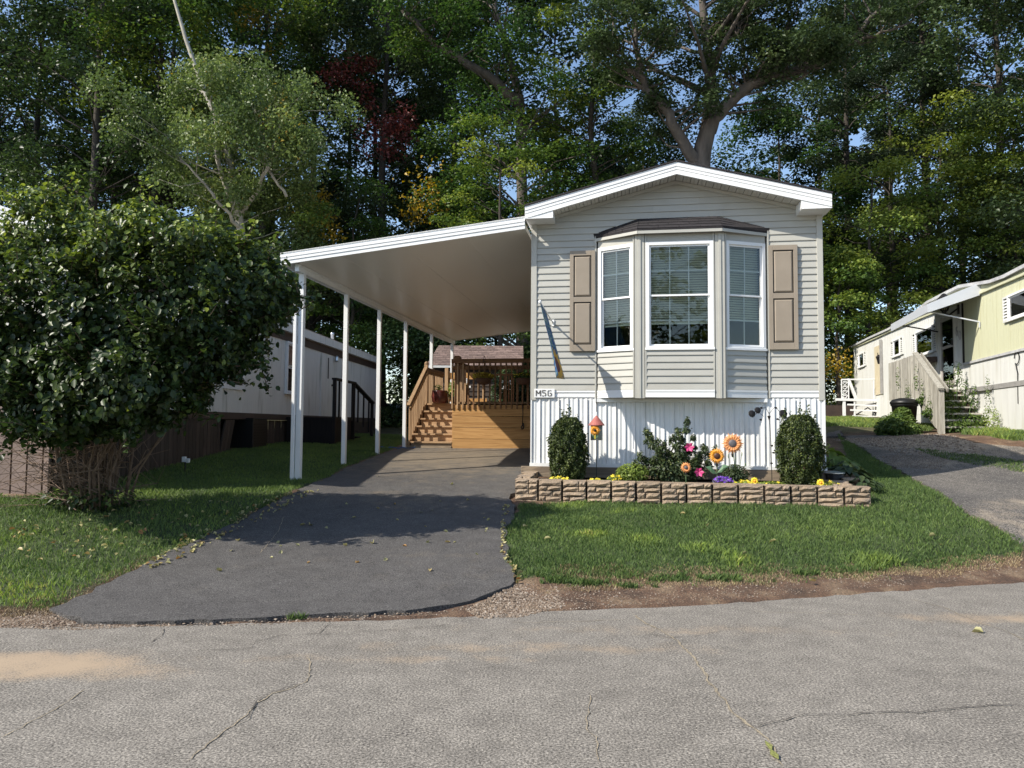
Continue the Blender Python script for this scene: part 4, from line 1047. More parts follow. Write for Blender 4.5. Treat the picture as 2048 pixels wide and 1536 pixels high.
# pot, yellow plant and urn on the landing
x, y = hw(-3.36, 7.42); e = empty('ceramic_pot', (x, y, 2.05), 0, 'dark red glazed pot at the top of the deck stairs', 'plant pot')
m_ = MB(); m_.lathe([(.15, 0), (.20, .05), (.22, .18), (.20, .30), (.205, .33), (.18, .33), (.17, .28)], n=18); m_.build('pot', M['ceramic'], e, True)
foliage('foliage', e, 120, (-.05, 0, .40), (.12, .1, .1), .05, LEAF['weed'], 15)
x, y = hw(-2.98, 7.50); e = empty('potted_plant', (x, y, 2.05), 0, 'leafy green plant with yellow blooms beside the red pot on the deck', 'potted plant')
m_ = MB(); m_.lathe([(.08, 0), (.12, .16), (.13, .18)], n=12); m_.build('pot', M['black'], e, True)
foliage('foliage', e, 420, (0, 0, .34), (.17, .14, .26), .075, LEAF['lime'], 16); flowers_mesh('flowers', 12, .17, .5, .045, M['yellow'], 18, e)
x, y = hw(-2.74, 7.62); e = empty('flower_pot', (x, y, 2.05), 0, 'brown pot of orange and yellow mums against the deck post', 'flower pot')
m_ = MB(); m_.lathe([(.09, 0), (.10, .3), (.16, .40), (.15, .41)], n=14); m_.build('pot', M['terracotta'], e, True)
foliage('foliage', e, 150, (0, 0, .46), (.15, .12, .08), .05, LEAF['weed'], 19); flowers_mesh('flowers', 30, .14, .56, .045, M['amber'], 20, e)
x, y = hw(-3.0, 9.0); e = empty('garden_cross', (x, y, 2.05), HRZ, 'small white wooden cross standing on the deck landing', 'cross')
m_ = MB(); m_.box(-.025, .025, -.01, .01, 0, .75); m_.box(-.13, .13, -.012, .012, .48, .54); m_.build('cross', M['white'], e)
# hook and cable hanging at the deck front
x, y = hw(-.97, DS - .06); m_ = MB(); m_.tube([(x, y, DZ - .05), (x + .01, y, 1.75), (x - .005, y, 1.50)], .009, 5); m_.tube([(x, y, 1.5), (x - .03, y, 1.44), (x - .01, y, 1.40), (x + .03, y, 1.43), (x + .02, y, 1.55)], .016, 6)
tag(m_.build('bungee_hook', M['black'], None, True), 'black cord with a hook hanging down the deck skirt boards', 'cord')
# blue hose end by the fourth post
r = random.Random(3); x, y = hw(-3.95, 5.7); m_ = MB(); m_.tube([(x - .45 + .1 * i + r.uniform(-.02, .02), y + .06 * math.sin(i * 1.7), h1(x - .45 + .1 * i, y) + .03 + .02 * math.sin(i * 2.3)) for i in range(10)], .013, 6)
tag(m_.build('blue_cord', flat('cord_blue', (.05, .12, .28)), None, True), 'blue cord lying on the grass beside the fourth carport post', 'cord')

# ------------------------------------------------------------------ shed
sh = empty('garden_shed', (-2.75, 25.9, 1.3), 0, 'small shed with brown shingle roof behind the deck', 'shed')
SW, SD = 3.0, 2.4; e0, rz = 2.28, 3.05
m_ = MB(); m_.box(0, SW, .06, SD, 0, e0 - .04); m_.prismx([(0.06, e0 - .04), (SD, e0 - .04), (SD / 2 + .05, rz - .08)], 0, SW); m_.build('wall', pm('shed_brown_wall', (.13, .09, .065), (.10, .07, .05), 4, .8), sh)
for k in range(13):
    m_ = MB(); m_.prismx([(.06, k * .17), (.03, k * .17), (.055, k * .17 + .165), (.06, k * .17 + .165)], 0, SW); m_.build('siding_board', pm('shed_board', (.07, .05, .038), (.05, .035, .027), 4, .8) if k == 0 else bpy.data.materials['shed_board'], sh)  # board colour darkened in place of the shade on this wall
m_ = MB(); m_.add([(-.18, -.2, e0 - .05), (SW + .15, -.2, e0 - .05), (SW + .15, SD / 2, rz), (-.18 + .28, SD / 2, rz), (-.18, SD + .2, e0 - .05), (SW + .15, SD + .2, e0 - .05)], [(0, 1, 2, 3), (3, 2, 5, 4)]); m_.build('roof', M['roof_brown'], sh)
sm = bpy.data.objects['roof.001'] if 'roof.001' in bpy.data.objects else None
nrow = 11
for j in range(nrow):
    f0, f1 = j / nrow, (j + 1) / nrow + .015
    y0, z0 = -.22 + (SD / 2 + .22) * f0, e0 - .05 + (rz - e0 + .05) * f0; y1, z1 = -.22 + (SD / 2 + .22) * f1, e0 - .05 + (rz - e0 + .05) * f1
    xa = -.18 + .28 * f0; x = xa - (.0 if j % 2 else .12)
    while x < SW + .15:
        x1 = min(x + .26, SW + .15)
        if x1 > xa + .02:
            m_ = MB(); xx = max(x, xa); lift = .010 + .006 * ((j * 7 + int(x * 10)) % 3)
            m_.add([(xx, y0, z0 + lift + .012), (x1 - .008, y0, z0 + lift + .012), (x1 - .008, y1, z1 + .006), (xx, y1, z1 + .006), (xx, y0, z0), (x1 - .008, y0, z0)], [(0, 1, 2, 3), (0, 4, 5, 1)]); m_.build('shingle', M['roof_brown'], sh)
        x += .26
m_ = MB(); m_.box(-.16, SW + .13, -.22, -.19, e0 - .13, e0 - .055); m_.build('fascia', M['soffit'], sh)
m_ = MB(); m_.box(2.35, 2.75, .02, .055, .95, 1.75); m_.build('window', M['soffit'], sh)

# ------------------------------------------------------------------ stone planter wall
pw = empty('planter_wall', HO, HRZ, 'low planter wall of tan cast-stone blocks in front of the home', 'planter wall')
FY = -1.02; T0, T1 = -.10, 4.66; zt0, zt1 = .735, .715
nb = 14; r = random.Random(5)
def block(parent, x0, x1, y0, y1, z0, z1, face=-1, rot=None):
    m_ = MB()
    m_.box(x0 + .006, x1 - .006, y0 + .034, y0 + .06, z0, z1 - .012, 1); m_.box(x0 + .004, x1 - .004, y0 + .03, y1, z1 - .012, z1); m_.box(x0 + .006, x1 - .006, y0 + .06, y1, z0, z1 - .012)
    rows = 5; z = z0; hs = [r.uniform(.8, 1.2) for _ in range(rows)]; sH = sum(hs)
    for k in range(rows):
        h = (z1 - z0) * hs[k] / sH
        cuts = [x0 + .006] + ([x0 + (x1 - x0) * r.choice((.3, .38, .6, .68))] if r.random() < .62 else []) + [x1 - .006]
        for a, b_ in zip(cuts[:-1], cuts[1:]):
            g = .006; yf = y0 + r.uniform(-.010, .012)
            n_x = 4; vs = []; fs = []
            xs = [a + g + (b_ - a - 2 * g) * i / n_x for i in range(n_x + 1)]
            zs = [z + g, z + h * .5, z + h - g]
            for zi_, zz in enumerate(zs):
                for xi_, xx in enumerate(xs):
                    edge = (xi_ in (0, n_x)) or zi_ in (0, 2)
                    vs.append((xx + (0 if xi_ in (0, n_x) else r.uniform(-.008, .008)), yf + (.020 if edge else 0) + r.uniform(-.006, .006), zz + (r.uniform(-.003, .003) if edge else r.uniform(-.01, .01))))
            for zi_ in range(2):
                for xi_ in range(n_x): q = zi_ * (n_x + 1) + xi_; fs.append((q, q + 1, q + n_x + 2, q + n_x + 1))
            # side skirts back to the core
            nb_ = len(vs); vs += [(a + g, y0 + .036, z + g), (b_ - g, y0 + .032, z + g), (b_ - g, y0 + .032, z + h - g), (a + g, y0 + .032, z + h - g)]
            fs += [(nb_, nb_ + 1, n_x, *range(n_x - 1, -1, -1)), (nb_ + 2, nb_ + 3, 2 * (n_x + 1), *range(2 * (n_x + 1) + 1, 3 * (n_x + 1))), (nb_ + 3, nb_, 0, n_x + 1, 2 * (n_x + 1)), (nb_ + 1, nb_ + 2, 3 * (n_x + 1) - 1, 2 * (n_x + 1) - 1, n_x)]
            m_.add(vs, fs)
        z += h
    o = m_.build('block', [M['stone'], M['joint']], parent)
    return o
bw = (T1 - T0) / nb
for i in range(nb):
    x0 = T0 + bw * i; f = (i + .5) / nb; zt = zt0 + (zt1 - zt0) * f + .004 * r.uniform(-1, 1); yo = r.uniform(-.012, .012) - .03 * math.sin(f * 3.1)
    gx_, gy_ = hw(x0 + bw / 2, FY); zb = h1(gx_, gy_) - .06
    block(pw, x0 + .003, x0 + bw - .003, FY + yo, FY + yo + .22, min(zb, zt - .36), zt)
# side blocks (left returns to the home, right steps back)
for (x0, x1, y0, y1, zt) in ((T0, T0 + .22, FY + .24, FY + .62, .765), (T0 + .01, T0 + .23, FY + .63, FY + 1.0, .79), (T1 - .42, T1 - .16, FY + .24, FY + .52, .73), (T1 - .40, T1 - .13, FY + .53, FY + .86, .745), (T1 - .16, T1 + .09, FY + .74, FY + 1.02, .78)):
    block(pw, x0, x1, y0, y1, .40, zt)
sl = MB(); sl.box(T0 + .2, T1 - .2, FY + .2, .02, .5, .685); tag(sl.build('planter_soil', M['soil'], None), kind='structure'); bpy.data.objects['planter_soil'].matrix_world = Matrix.Translation(HO) @ Matrix.Rotation(HRZ, 4, 'Z')
# ------------------------------------------------------------------ ribbed wall helper (wall lies in local plane x = 0; 'out' is the side it faces)
def ribbed(pts, out, mat, name, parent, pitch=.10, depth=.012, off=0.0):
    """pts: (y, zlow, zhigh) polyline along the wall; ribs are narrow V grooves"""
    ys = [p[0] for p in pts]; lo = [p[1] for p in pts]; hi = [p[2] for p in pts]
    y = ys[0]; cols = []
    while y < ys[-1] - 1e-3:
        for dy, dx in ((0, 0), (pitch * .30, 0), (pitch * .34, -depth), (pitch * .40, -depth), (pitch * .44, 0), (pitch * .94, 0), (pitch * .96, -depth), (pitch * .99, -depth)):
            if y + dy <= ys[-1]: cols.append((y + dy, dx))
        y += pitch
    cols.append((ys[-1], 0))
    V = []
    for yy, dx in cols:
        a = np.interp(yy, ys, lo); c = np.interp(yy, ys, hi)
        V += [(off * out + dx * out, yy, a), (off * out + dx * out, yy, c)]
    Fc = [(2 * i, 2 * i + 2, 2 * i + 3, 2 * i + 1) for i in range(len(cols) - 1)]
    m_ = MB(); m_.add(V, Fc); return m_.build(name, mat, parent)

# ------------------------------------------------------------------ left neighbour: long white home seen along its side
LO = Vector((-6.111, 9.97, 0)); LR = math.atan2(-.054, .9985); LM = Matrix.Translation(LO) @ Matrix.Rotation(LR, 4, 'Z'); LI = LM.inverted()
LNx = Vector((math.cos(LR), math.sin(LR), 0))
def Lw(px, py, x=0): p = LI @ onplane(px, py, LO + LNx * x, LNx); return p.y, p.z
lt = empty('long_mobile_home', LO, LR, 'long white ribbed mobile home with brown trim left of the driveway', 'mobile home')
LE = Lw(752, 760)[0]; zb = 1.72; zt = 3.62
ribbed([(0, zb, zt), (LE, zb, zt)], 1, M['lt_siding'], 'side_wall', lt, .11)
fw = ribbed([(-4.2, zb, zt), (-2.1, zb, zt + .75), (0, zb, zt)], 1, M['lt_siding'], 'front_wall', lt, .11); fw.rotation_euler = (0, 0, R(-90))
m_ = MB(); m_.box(-4.2, -.02, .03, LE - .02, zb - .1, zt + .2); m_.build('body', M['lt_siding'], lt)
m_ = MB(); m_.box(-.0, .02, -.02, LE, zb - .14, zb); m_.build('brown_band', M['brown_trim'], lt)
m_ = MB(); m_.box(.004, .03, -.02, LE + .02, zt - .06, zt + .14); m_.build('brown_band', M['brown_trim'], lt)
m_ = MB(); m_.box(.02, .16, -.25, LE + .1, zt + .14, zt + .36); m_.build('roof_fascia', M['lt_siding'], lt)
m_ = MB(); m_.add([(.18, -.3, zt + .37), (-2.1, -.3, zt + 1.12), (-4.4, -.3, zt + .37), (.18, LE + .15, zt + .37), (-2.1, LE + .15, zt + .62), (-4.4, LE + .15, zt + .37)], [(0, 1, 4, 3), (1, 2, 5, 4), (0, 3, 5, 2), (0, 2, 1), (3, 4, 5)]); m_.build('roof', M['rt_roof'], lt)
m_ = MB(); m_.beam((.18, -.33, zt + .30), (-2.1, -.33, zt + 1.06), .05, .20); m_.beam((.18, -.35, zt + .42), (-2.1, -.35, zt + 1.18), .04, .05); m_.beam((-.2, -.31, zt + .08), (-2.1, -.31, zt + .72), .04, .06); m_.build('rake_fascia', M['white'], lt)
m_ = MB(); m_.box(.05, .09, LE - .02, LE + .03, zb, zt); m_.build('corner_trim', M['lt_siding'], lt)
WL = Matrix(((0, -1, 0, .055), (1, 0, 0, 0), (0, 0, 1, 0), (0, 0, 0, 1)))   # window frame space: x along wall, y into wall
def lwin(p0, p1, cols, rows, **k):
    a, z0 = Lw(*p0); b_, z1 = Lw(*p1); return window(lt, WL, min(a, b_), max(a, b_), z0, z1, cols, rows, **k)
m_ = MB(); y0, z0 = Lw(444, 776); y1, z1 = Lw(489, 690); m_.box(.0, .03, y0, y1, z0, z1); m_.build('window_surround', M['white'], lt)
m_ = MB(); m_.box(.03, .034, *[Lw(457, 770)[0], Lw(482, 770)[0]], z0 + .1, z1 - .08); m_.build('window', M['black'], lt)
lwin((568, 787), (590, 688), 1, 1, fr=.06)
for (pa, pb) in (((568, 787), (590, 688)),):
    y0, z0 = Lw(*pa); y1, z1 = Lw(*pb)
    m_ = MB(); m_.box(.002, .004, y0 + .05, y1 - .05, z0 + .05, z1 - .05); m_.build('dark_room_panel', M['interior'], lt)  # thin dark panel stands in for the unlit room behind the pane
y0, _ = Lw(640, 780); y1, _ = Lw(663, 780)
m_ = MB(); m_.box(.002, .03, y0, y1, zb, zt - .10); d_ = m_.build('door', M['lt_siding'], lt)
m_ = MB(); ya, za_ = Lw(653, 757); yb, zb_ = Lw(656, 716); m_.box(.03, .034, ya, yb, za_, zb_); m_.build('slit_pane', M['black'], d_)
m_ = MB(); m_.lathe([(.03, 0), (.03, .05), (.01, .06)], (.06, y1 - .12, 2.62), 8); m_.build('handle', M['brown_trim'], d_)
yy, zz = Lw(667, 718); m_ = MB(); m_.lathe([(.04, -.10), (.07, -.05), (.06, .06), (.02, .1)], (.10, yy, zz), 8); m_.build('wall_lamp', M['galv'], lt)
# roof pipes
for (px, py, w_, hh) in ((577, 624, .12, .38), (665, 666, .05, .22)):
    yy, zz = Lw(px, py, -.3); m_ = MB(); m_.lathe([(w_, -hh - .25), (w_, -.08), (w_ * 1.25, -.06), (w_ * 1.25, 0), (w_ * .3, .02)], (-.3, yy, zz), 12); m_.build('vent_pipe', M['galv'], lt, True)
# skirt: upright dark boards, one black gap, ribbed panels beyond
r = random.Random(9); y = .06; gapa = Lw(458, 880)[0]; gapb = Lw(523, 880)[0]
while y < gapa:
    w_ = .145 + r.uniform(-.01, .01); wx, wy = (LM @ Vector((0, y, 0))).xy; g_ = h1(wx, wy)
    m_ = MB(); tl = .25 if y > gapa - .5 else r.uniform(-.004, .004); m_.add([(-.02, y, g_), (-.02, y + w_, g_), (-.02, y + w_ + tl, zb - .15), (-.02, y + tl, zb - .15), (.01, y, g_), (.01, y + w_ - .012, g_), (.01, y + w_ - .012 + tl, zb - .15), (.01, y + tl, zb - .15)], [(4, 5, 6, 7), (0, 4, 7, 3), (1, 2, 6, 5), (3, 7, 6, 2)])
    m_.build('skirt_board', M['brown_board'], lt); y += w_
m_ = MB(); m_.box(-.6, -.5, gapa - 1, gapb + .1, .6, zb - .1); m_.build('crawl_space_shade', M['black'], lt)  # black sheet stands in for the shade under the home
y = gapb
while y < LE:
    w_ = .42; wx, wy = (LM @ Vector((0, y, 0))).xy; g_ = h1(wx, wy) - .05
    ribbed([(y, g_, zb - .15), (min(LE, y + w_ - .01), g_, zb - .15)], 1, M['brown_board'], 'skirt_board', lt, .10, .01, -.015); y += w_
# front skirt: mauve panels
x = -4.2
while x < -.03:
    w_ = .205; m_ = MB(); m_.box(x + .012, min(-.0, x + w_), -.025, .0, .38, zb - .02); m_.build('front_skirt_panel', M['pink_board'], lt); x += w_ + .012
m_ = MB(); m_.box(-4.2, 0, .003, .02, .38, zb); m_.build('front_skirt_backing', M['black'], lt)
# air conditioner / box in the opening
p = LM @ Vector((-.12, gapb - .55, 0)); e = empty('utility_box', (p.x, p.y, h1(p.x, p.y)), LR, 'black utility box standing in the open gap of the dark skirting', 'box')
m_ = MB(); m_.box(-.3, .3, -.4, .4, 0, .62); m_.box(-.31, .31, -.41, .41, .62, .65); m_.build('case', M['black'], e, bevel=.01)
m_ = MB(); [m_.box(.302, .31, -.34, .34, .08 + k * .06, .10 + k * .06) for k in range(8)]; m_.build('grille', M['iron'], e, kind='stuff')
# black stair porch
ya = Lw(669, 790, 1.25)[0]; yb = Lw(745, 820, 1.25)[0]
p = LM @ Vector((0, ya, 0)); bs = empty('porch_stairs', LM @ Vector((0, ya, 0)), LR, 'black painted wooden porch stairs against the long white home', 'stairs')
gz = h1(*(LM @ Vector((1, ya + 2, 0))).xy); L_ = yb - ya; fz = 1.66; f1_ = L_ * .45
m_ = MB(); m_.box(.05, 1.25, 0, f1_ + .0, fz - .08, fz); m_.build('platform', M['blackwood'], bs)
for t in (0, f1_): 
    m_ = MB(); m_.box(1.2, 1.28, t, t + .08, gz - .1, fz + .93); m_.build('post', M['blackwood'], bs)
m_ = MB(); m_.box(1.2, 1.28, L_ - .06, L_ + .02, gz - .1, fz + .45); m_.build('post', M['blackwood'], bs)
m_ = MB(); m_.box(1.18, 1.3, -.02, f1_ + .1, fz + .93, fz + .98); m_.build('rail', M['blackwood'], bs)
m_ = MB(); m_.beam((1.24, f1_ + .04, fz + .95), (1.24, L_ + .05, fz + .47), .12, .05); m_.build('rail', M['blackwood'], bs)
for k in range(6):
    t = L_ * (k + .7) / 6.4; zt_ = fz + .92 if t < f1_ else fz + .92 - (t - f1_) / (L_ - f1_) * .45; zl = fz if t < f1_ else fz - (t - f1_) / (L_ - f1_) * .5
    m_ = MB(); m_.box(1.22, 1.26, t, t + .045, zl, zt_); m_.build('baluster', M['blackwood'], bs)
for k in range(3):
    m_ = MB(); y_ = f1_ + k * .3; z_ = fz - .17 * (k + 1); m_.box(.1, 1.22, y_, y_ + .33, z_ - .05, z_); m_.build('tread', M['blackwood'], bs)
m_ = MB(); m_.box(.05, 1.2, .02, f1_, gz - .1, fz - .08); m_.build('skirt_panel', M['blackwood'], bs)
# small white garden light on a stake
x, y = G(370, 944); e = empty('stake_light', (x, y, h1(x, y)), 0, 'small white solar light on a thin stake in the left lawn', 'garden light')
m_ = MB(); m_.tube([(0, 0, 0), (0, 0, .17)], .012, 6); m_.build('stake', M['iron'], e)
m_ = MB(); m_.box(-.05, .01, -.03, .03, .16, .25); m_.box(.02, .07, -.03, .03, .15, .22); m_.build('lamp_head', M['white'], e, bevel=.006)

# ------------------------------------------------------------------ right neighbour: old white and yellow home
RO = Vector((11.1, 19, 0)); RR = math.atan2(-.255, .967); RM = Matrix.Translation(RO) @ Matrix.Rotation(RR, 4, 'Z'); RI = RM.inverted()
RNx = Vector((math.cos(RR), math.sin(RR), 0))
def Rw(px, py, x=0): p = RI @ onplane(px, py, RO + RNx * x, RNx); return p.y, p.z
def z5(a, b_): return 1640 + a * .26037, 500 + b_ * .26037
rt = empty('old_mobile_home', RO, RR, 'old white and pale yellow mobile home with an awning on the right', 'mobile home')
tops = [Rw(*z5(a, b_)) for a, b_ in ((258, 752), (400, 690), (540, 625), (830, 500), (1110, 395), (1230, 335), (1567, 190))]
tops = sorted(tops); yN = -7.0; tops = [(yN, tops[0][1] + .0)] + tops
yL = tops[-1][0]
belt = Rw(*z5(1110, 868)); beltz = belt[1]; yT = belt[0]
y2n, z2n = Rw(*z5(1567, 1000)); zled = z2n
topf = lambda y: float(np.interp(y, [t[0] for t in tops], [t[1] for t in tops]))
zlow = Rw(*z5(470, 1135))[1]
# white part (far), yellow part (near, above belt), white lower near
ribbed([(t, 1.9, topf(t)) for t in np.linspace(yT, yL, 14)], -1, M['rt_white'], 'side_wall', rt, .21, .012)
ribbed([(t, beltz, topf(t)) for t in np.linspace(yN, yT, 8)], -1, M['rt_yellow'], 'side_wall', rt, .085, .012)
ribbed([(yN, zled, beltz), (yT - .0, zled, beltz)], -1, M['rt_white'], 'lower_wall', rt, .085, .01)
m_ = MB(); m_.box(.03, 4, yN, yL, 1.4, 3.7); m_.build('body', M['rt_white'], rt)
m_ = MB(); m_.box(-.035, .0, yN, yT, beltz - .05, beltz); m_.build('belt_trim', M['rt_roof'], rt)
m_ = MB(); m_.box(-.03, .0, yN, yT - .2, zled - .10, zled); m_.build('ledge_trim', M['concrete'], rt)
m_ = MB(); m_.box(-.03, .0, yT - .03, yT + .03, beltz, topf(yT)); m_.build('dark_trim', M['blackwood'], rt)
# roof: swelling membrane edge
edge = [Rw(*z5(a, b_)) for a, b_ in ((258, 742), (400, 672), (540, 610), (700, 520), (850, 400), (1000, 325), (1100, 278), (1340, 240), (1450, 200), (1567, 140))]
edge = sorted(edge); edge = [(yN, edge[0][1])] + edge
m_ = MB()
for (a, za_), (b_, zb_) in zip(edge[:-1], edge[1:]):
    m_.beam((-.05, a, za_), (-.05, b_, zb_), .10, .07)
    q = [(-.06, a, za_ + .03), (-.06, b_, zb_ + .03), (2.0, b_, zb_ + .28), (2.0, a, za_ + .28), (4.1, b_, zb_), (4.1, a, za_)]; m_.add(q, [(0, 1, 2, 3), (3, 2, 4, 5)])
m_.build('roof', M['rt_roof'], rt)
m_ = MB()
for (a, za_), (b_, zb_) in zip(edge[:-1], edge[1:]):
    m_.add([(-.02, a, topf(a)), (-.02, b_, topf(b_)), (-.02, b_, zb_ + .0), (-.02, a, za_ + .0)], [(0, 1, 2, 3)])
m_.build('upper_fascia', M['rt_yellow'], rt)
m_ = MB()
for a, b_ in zip(tops[:-1], tops[1:]): m_.beam((-.03, a[0], a[1]), (-.03, b_[0], b_[1]), .05, .05)
m_.build('eave_trim', M['rt_yellow'], rt)
WR = Matrix(((0, 1, 0, -.03), (-1, 0, 0, 0), (0, 0, 1, 0), (0, 0, 0, 1)))  # x -> -y_local ; y(into wall) -> +x
def rwin(a0, b0, a1, b1, cols, rows, hung=False, drape=True, shut=(1, 1)):
    y0, z0 = Rw(*z5(a0, b0)); y1, z1 = Rw(*z5(a1, b1))   # (bottom left), (top right)
    lo, hi = min(y0, y1), max(y0, y1)
    w_ = window(rt, WR, -hi, -lo, min(z0, z1), max(z0, z1), cols, rows, fr=.045, hung=hung, depth=.026)
    m_ = MB(); m_.box(-.006, -.003, lo + .03, hi - .03, min(z0, z1) + .02, max(z0, z1) - .02); m_.build('dark_room_panel', M['interior'], w_)  # flat dark sheet behind the glass imitates an unlit room
    if drape:
        for k in (0, 1):
            m_ = MB(); q = lo + (hi - lo) * (.12 + .48 * k); m_.box(-.014, -.008, q, q + (hi - lo) * .26, min(z0, z1) + .03, max(z0, z1) - .03); m_.build('curtain', M['drape'], w_)
    return lo, hi, min(z0, z1), max(z0, z1)
def shutters(lo, hi, z0, z1, w=.30, sides=(0, 1)):
    for k in sides:
        a = lo - w - .02 if k == 0 else hi + .02
        m_ = MB(); m_.box(-.04, -.004, a, a + .03, z0, z1); m_.box(-.04, -.004, a + w - .03, a + w, z0, z1); m_.box(-.04, -.004, a + .03, a + w - .03, z0, z0 + .04); m_.box(-.04, -.004, a + .03, a + w - .03, z1 - .04, z1); m_.box(-.010, -.004, a + .03, a + w - .03, z0 + .04, z1 - .04, 1)
        s_ = m_.build('shutter', [M['rt_white'], M['dark_trim']], rt)
        n = int((z1 - z0 - .08) / .062)
        for j in range(n):
            z = z0 + .045 + j * .062; l_ = MB(); l_.add([(-.036, a + .03, z), (-.036, a + w - .03, z), (-.012, a + w - .03, z + .05), (-.012, a + .03, z + .05), (-.030, a + .03, z - .004), (-.030, a + w - .03, z - .004)], [(0, 1, 2, 3), (0, 4, 5, 1)]); l_.build('louvre', M['rt_white'], s_)
b_ = rwin(305, 908, 343, 782, 1, 2); shutters(*b_, w=.34)
b_ = rwin(572, 826, 620, 672, 1, 2); shutters(*b_, w=.34)
b_ = rwin(743, 828, 872, 575, 2, 3); shutters(*b_, w=.30)
b_ = rwin(1462, 548, 1660, 262, 2, 3); shutters(*b_, w=.26, sides=(1,))
y0, z0 = Rw(*z5(430, 1115)); y1, z1 = Rw(*z5(478, 722)); 
m_ = MB(); m_.box(-.03, -.0, y1, y0, z0, z1); d_ = m_.build('cream_door', M['door_cream'], rt)
m_ = MB(); yc = (y0 + y1) / 2; m_.box(-.035, -.03, yc - .05, yc + .05, z0 + 1.25, z1 - .25); m_.build('slit_pane', M['black'], d_)
m_ = MB(); m_.lathe([(.03, -.15), (.06, 0), (.09, .1), (.02, .18)], (-.12, y1 + .05, z1 - .55), 8); m_.build('wall_lamp', M['iron'], rt)
m_ = MB(); m_.box(-.10, -.01, y1 - .05, y1 - .02, z0, z1 + .15); m_.build('meter_pipe', M['concrete'], rt)
# storm door at the top of the steps
y0, z0 = Rw(*z5(950, 1050)); y1, z1 = Rw(*z5(1042, 485)); 
m_ = MB()
for bx in ((y1, y1 + .09, z0, z1), (y0 - .09, y0, z0, z1), (y1 + .09, y0 - .09, z0, z0 + .12), (y1 + .09, y0 - .09, z1 - .1, z1), (y1 + .09, y0 - .09, z0 + .95, z0 + 1.02)): m_.box(-.05, -.012, bx[0], bx[1], bx[2], bx[3])
d_ = m_.build('storm_door', M['door_grey'], rt)
m_ = MB(); m_.box(-.034, -.028, y1 + .09, y0 - .09, z0 + .12, z1 - .1); m_.build('pane', M['glass'], d_)
m_ = MB(); m_.box(-.010, -.004, y1 + .05, y0 - .05, z0 + .02, z1 - .02); m_.build('inner_door', M['door_grey'], d_)
m_ = MB(); m_.box(-.08, -.05, y1 + .10, y1 + .14, z0 + .98, z0 + 1.1); m_.build('handle', M['black'], d_)
m_ = MB(); m_.box(-.06, -.002, y1 - .03, y1, z0, z1 + .04); m_.box(-.06, -.002, y0, y0 + .03, z0, z1 + .04); m_.build('door_frame', M['rt_white'], rt)
# lantern beside the door
lx, ly, lz = -.32, y1 - .25, z0 + 2.0
p = RM @ Vector((0, 0, 0))
m_ = MB(); m_.lathe([(.02, .22), (.05, .20), (.16, .08), (.17, .06), (.15, .055)], (lx, ly, lz), 6); m_.lathe([(.05, -.22), (.08, -.20), (.02, -.30)], (lx, ly, lz), 6)
for k in range(6): a = 6.283 * k / 6; m_.tube([(lx + .15 * math.cos(a), ly + .15 * math.sin(a), lz + .06), (lx + .075 * math.cos(a), ly + .075 * math.sin(a), lz - .21)], .012, 4)
m_.tube([(lx, ly, lz - .28), (lx + .12, ly, lz - .30), (-.02, ly, lz - .16)], .02, 6); m_.box(-.03, 0, ly - .06, ly + .06, lz - .3, lz + .0); m_.build('porch_lantern', M['iron'], rt)
# house digits on the wall: 6 0
def digit(y, z, kind):
    m_ = MB(); pts = [(-.012, y - .075 * math.cos(t) , z + .10 * math.sin(t)) for t in np.linspace(0, 6.283, 17)] if kind == 0 else ([(-.012, y - .065 * math.cos(t), z - .05 + .065 * math.sin(t)) for t in np.linspace(0, 6.283, 15)] + [(-.012, y + .0, z + .03)] )
    if kind == 0: m_.tube(pts, .014, 5)
    else:
        m_.tube([(-.012, y - .06 * math.cos(t), z - .045 + .06 * math.sin(t)) for t in np.linspace(0, 6.283, 15)], .014, 5)
        m_.tube([(-.012, y - .05 * math.cos(t) + .0, z + .02 + .09 * math.sin(t)) for t in np.linspace(1.0, 3.6, 9)], .014, 5)
    m_.build('house_digit', M['rt_roof'], rt)
ya, za_ = Rw(*z5(1055, 625)); digit(ya, za_, 1); ya, za_ = Rw(*z5(1078, 655)); digit(ya, za_, 0)
# awning
p1 = RI @ onplane(*z5(1232, 345), RO, RNx); yn = p1.y; AO = -1.06
ynear = yn; pf = RI @ onplane(*z5(838, 445), RO + RNx * AO, RNx); zo = pf.z; yA = pf.y; pff = RI @ onplane(*z5(556, 548), RO + RNx * AO, RNx); yB = pff.y
aw = empty('door_awning', RM @ Vector((0, yA, zo)), RR, 'grey metal awning over the steps of the old white and yellow home', 'awning')
AL = yB - yA; ri = .42
m_ = MB(); m_.add([(AO, 0, 0), (AO, AL, 0), (-.01, AL, ri), (-.01, 0, ri), (AO, 0, .06), (AO, AL, .06), (-.01, AL, ri + .06), (-.01, 0, ri + .06)], [(0, 1, 2, 3), (7, 6, 5, 4), (0, 4, 5, 1), (1, 5, 6, 2), (2, 6, 7, 3), (3, 7, 4, 0)]); m_.build('awning_top', M['awning'], aw)
m_ = MB(); m_.add([(AO - .01, -.03, -.10), (AO - .01, -.03, .10), (-.01, -.03, ri + .12), (-.01, -.03, ri - .16), (AO - .01, 0, -.10), (AO - .01, 0, .10), (-.01, 0, ri + .12), (-.01, 0, ri - .16)], [(0, 3, 2, 1), (4, 5, 6, 7), (0, 1, 5, 4), (1, 2, 6, 5), (2, 3, 7, 6), (3, 0, 4, 7)]); m_.build('side_flashing', M['awning'], aw)
m_ = MB(); m_.box(AO - .04, AO - .012, -.02, AL, -.10, .09); m_.build('front_flashing', M['awning'], aw)
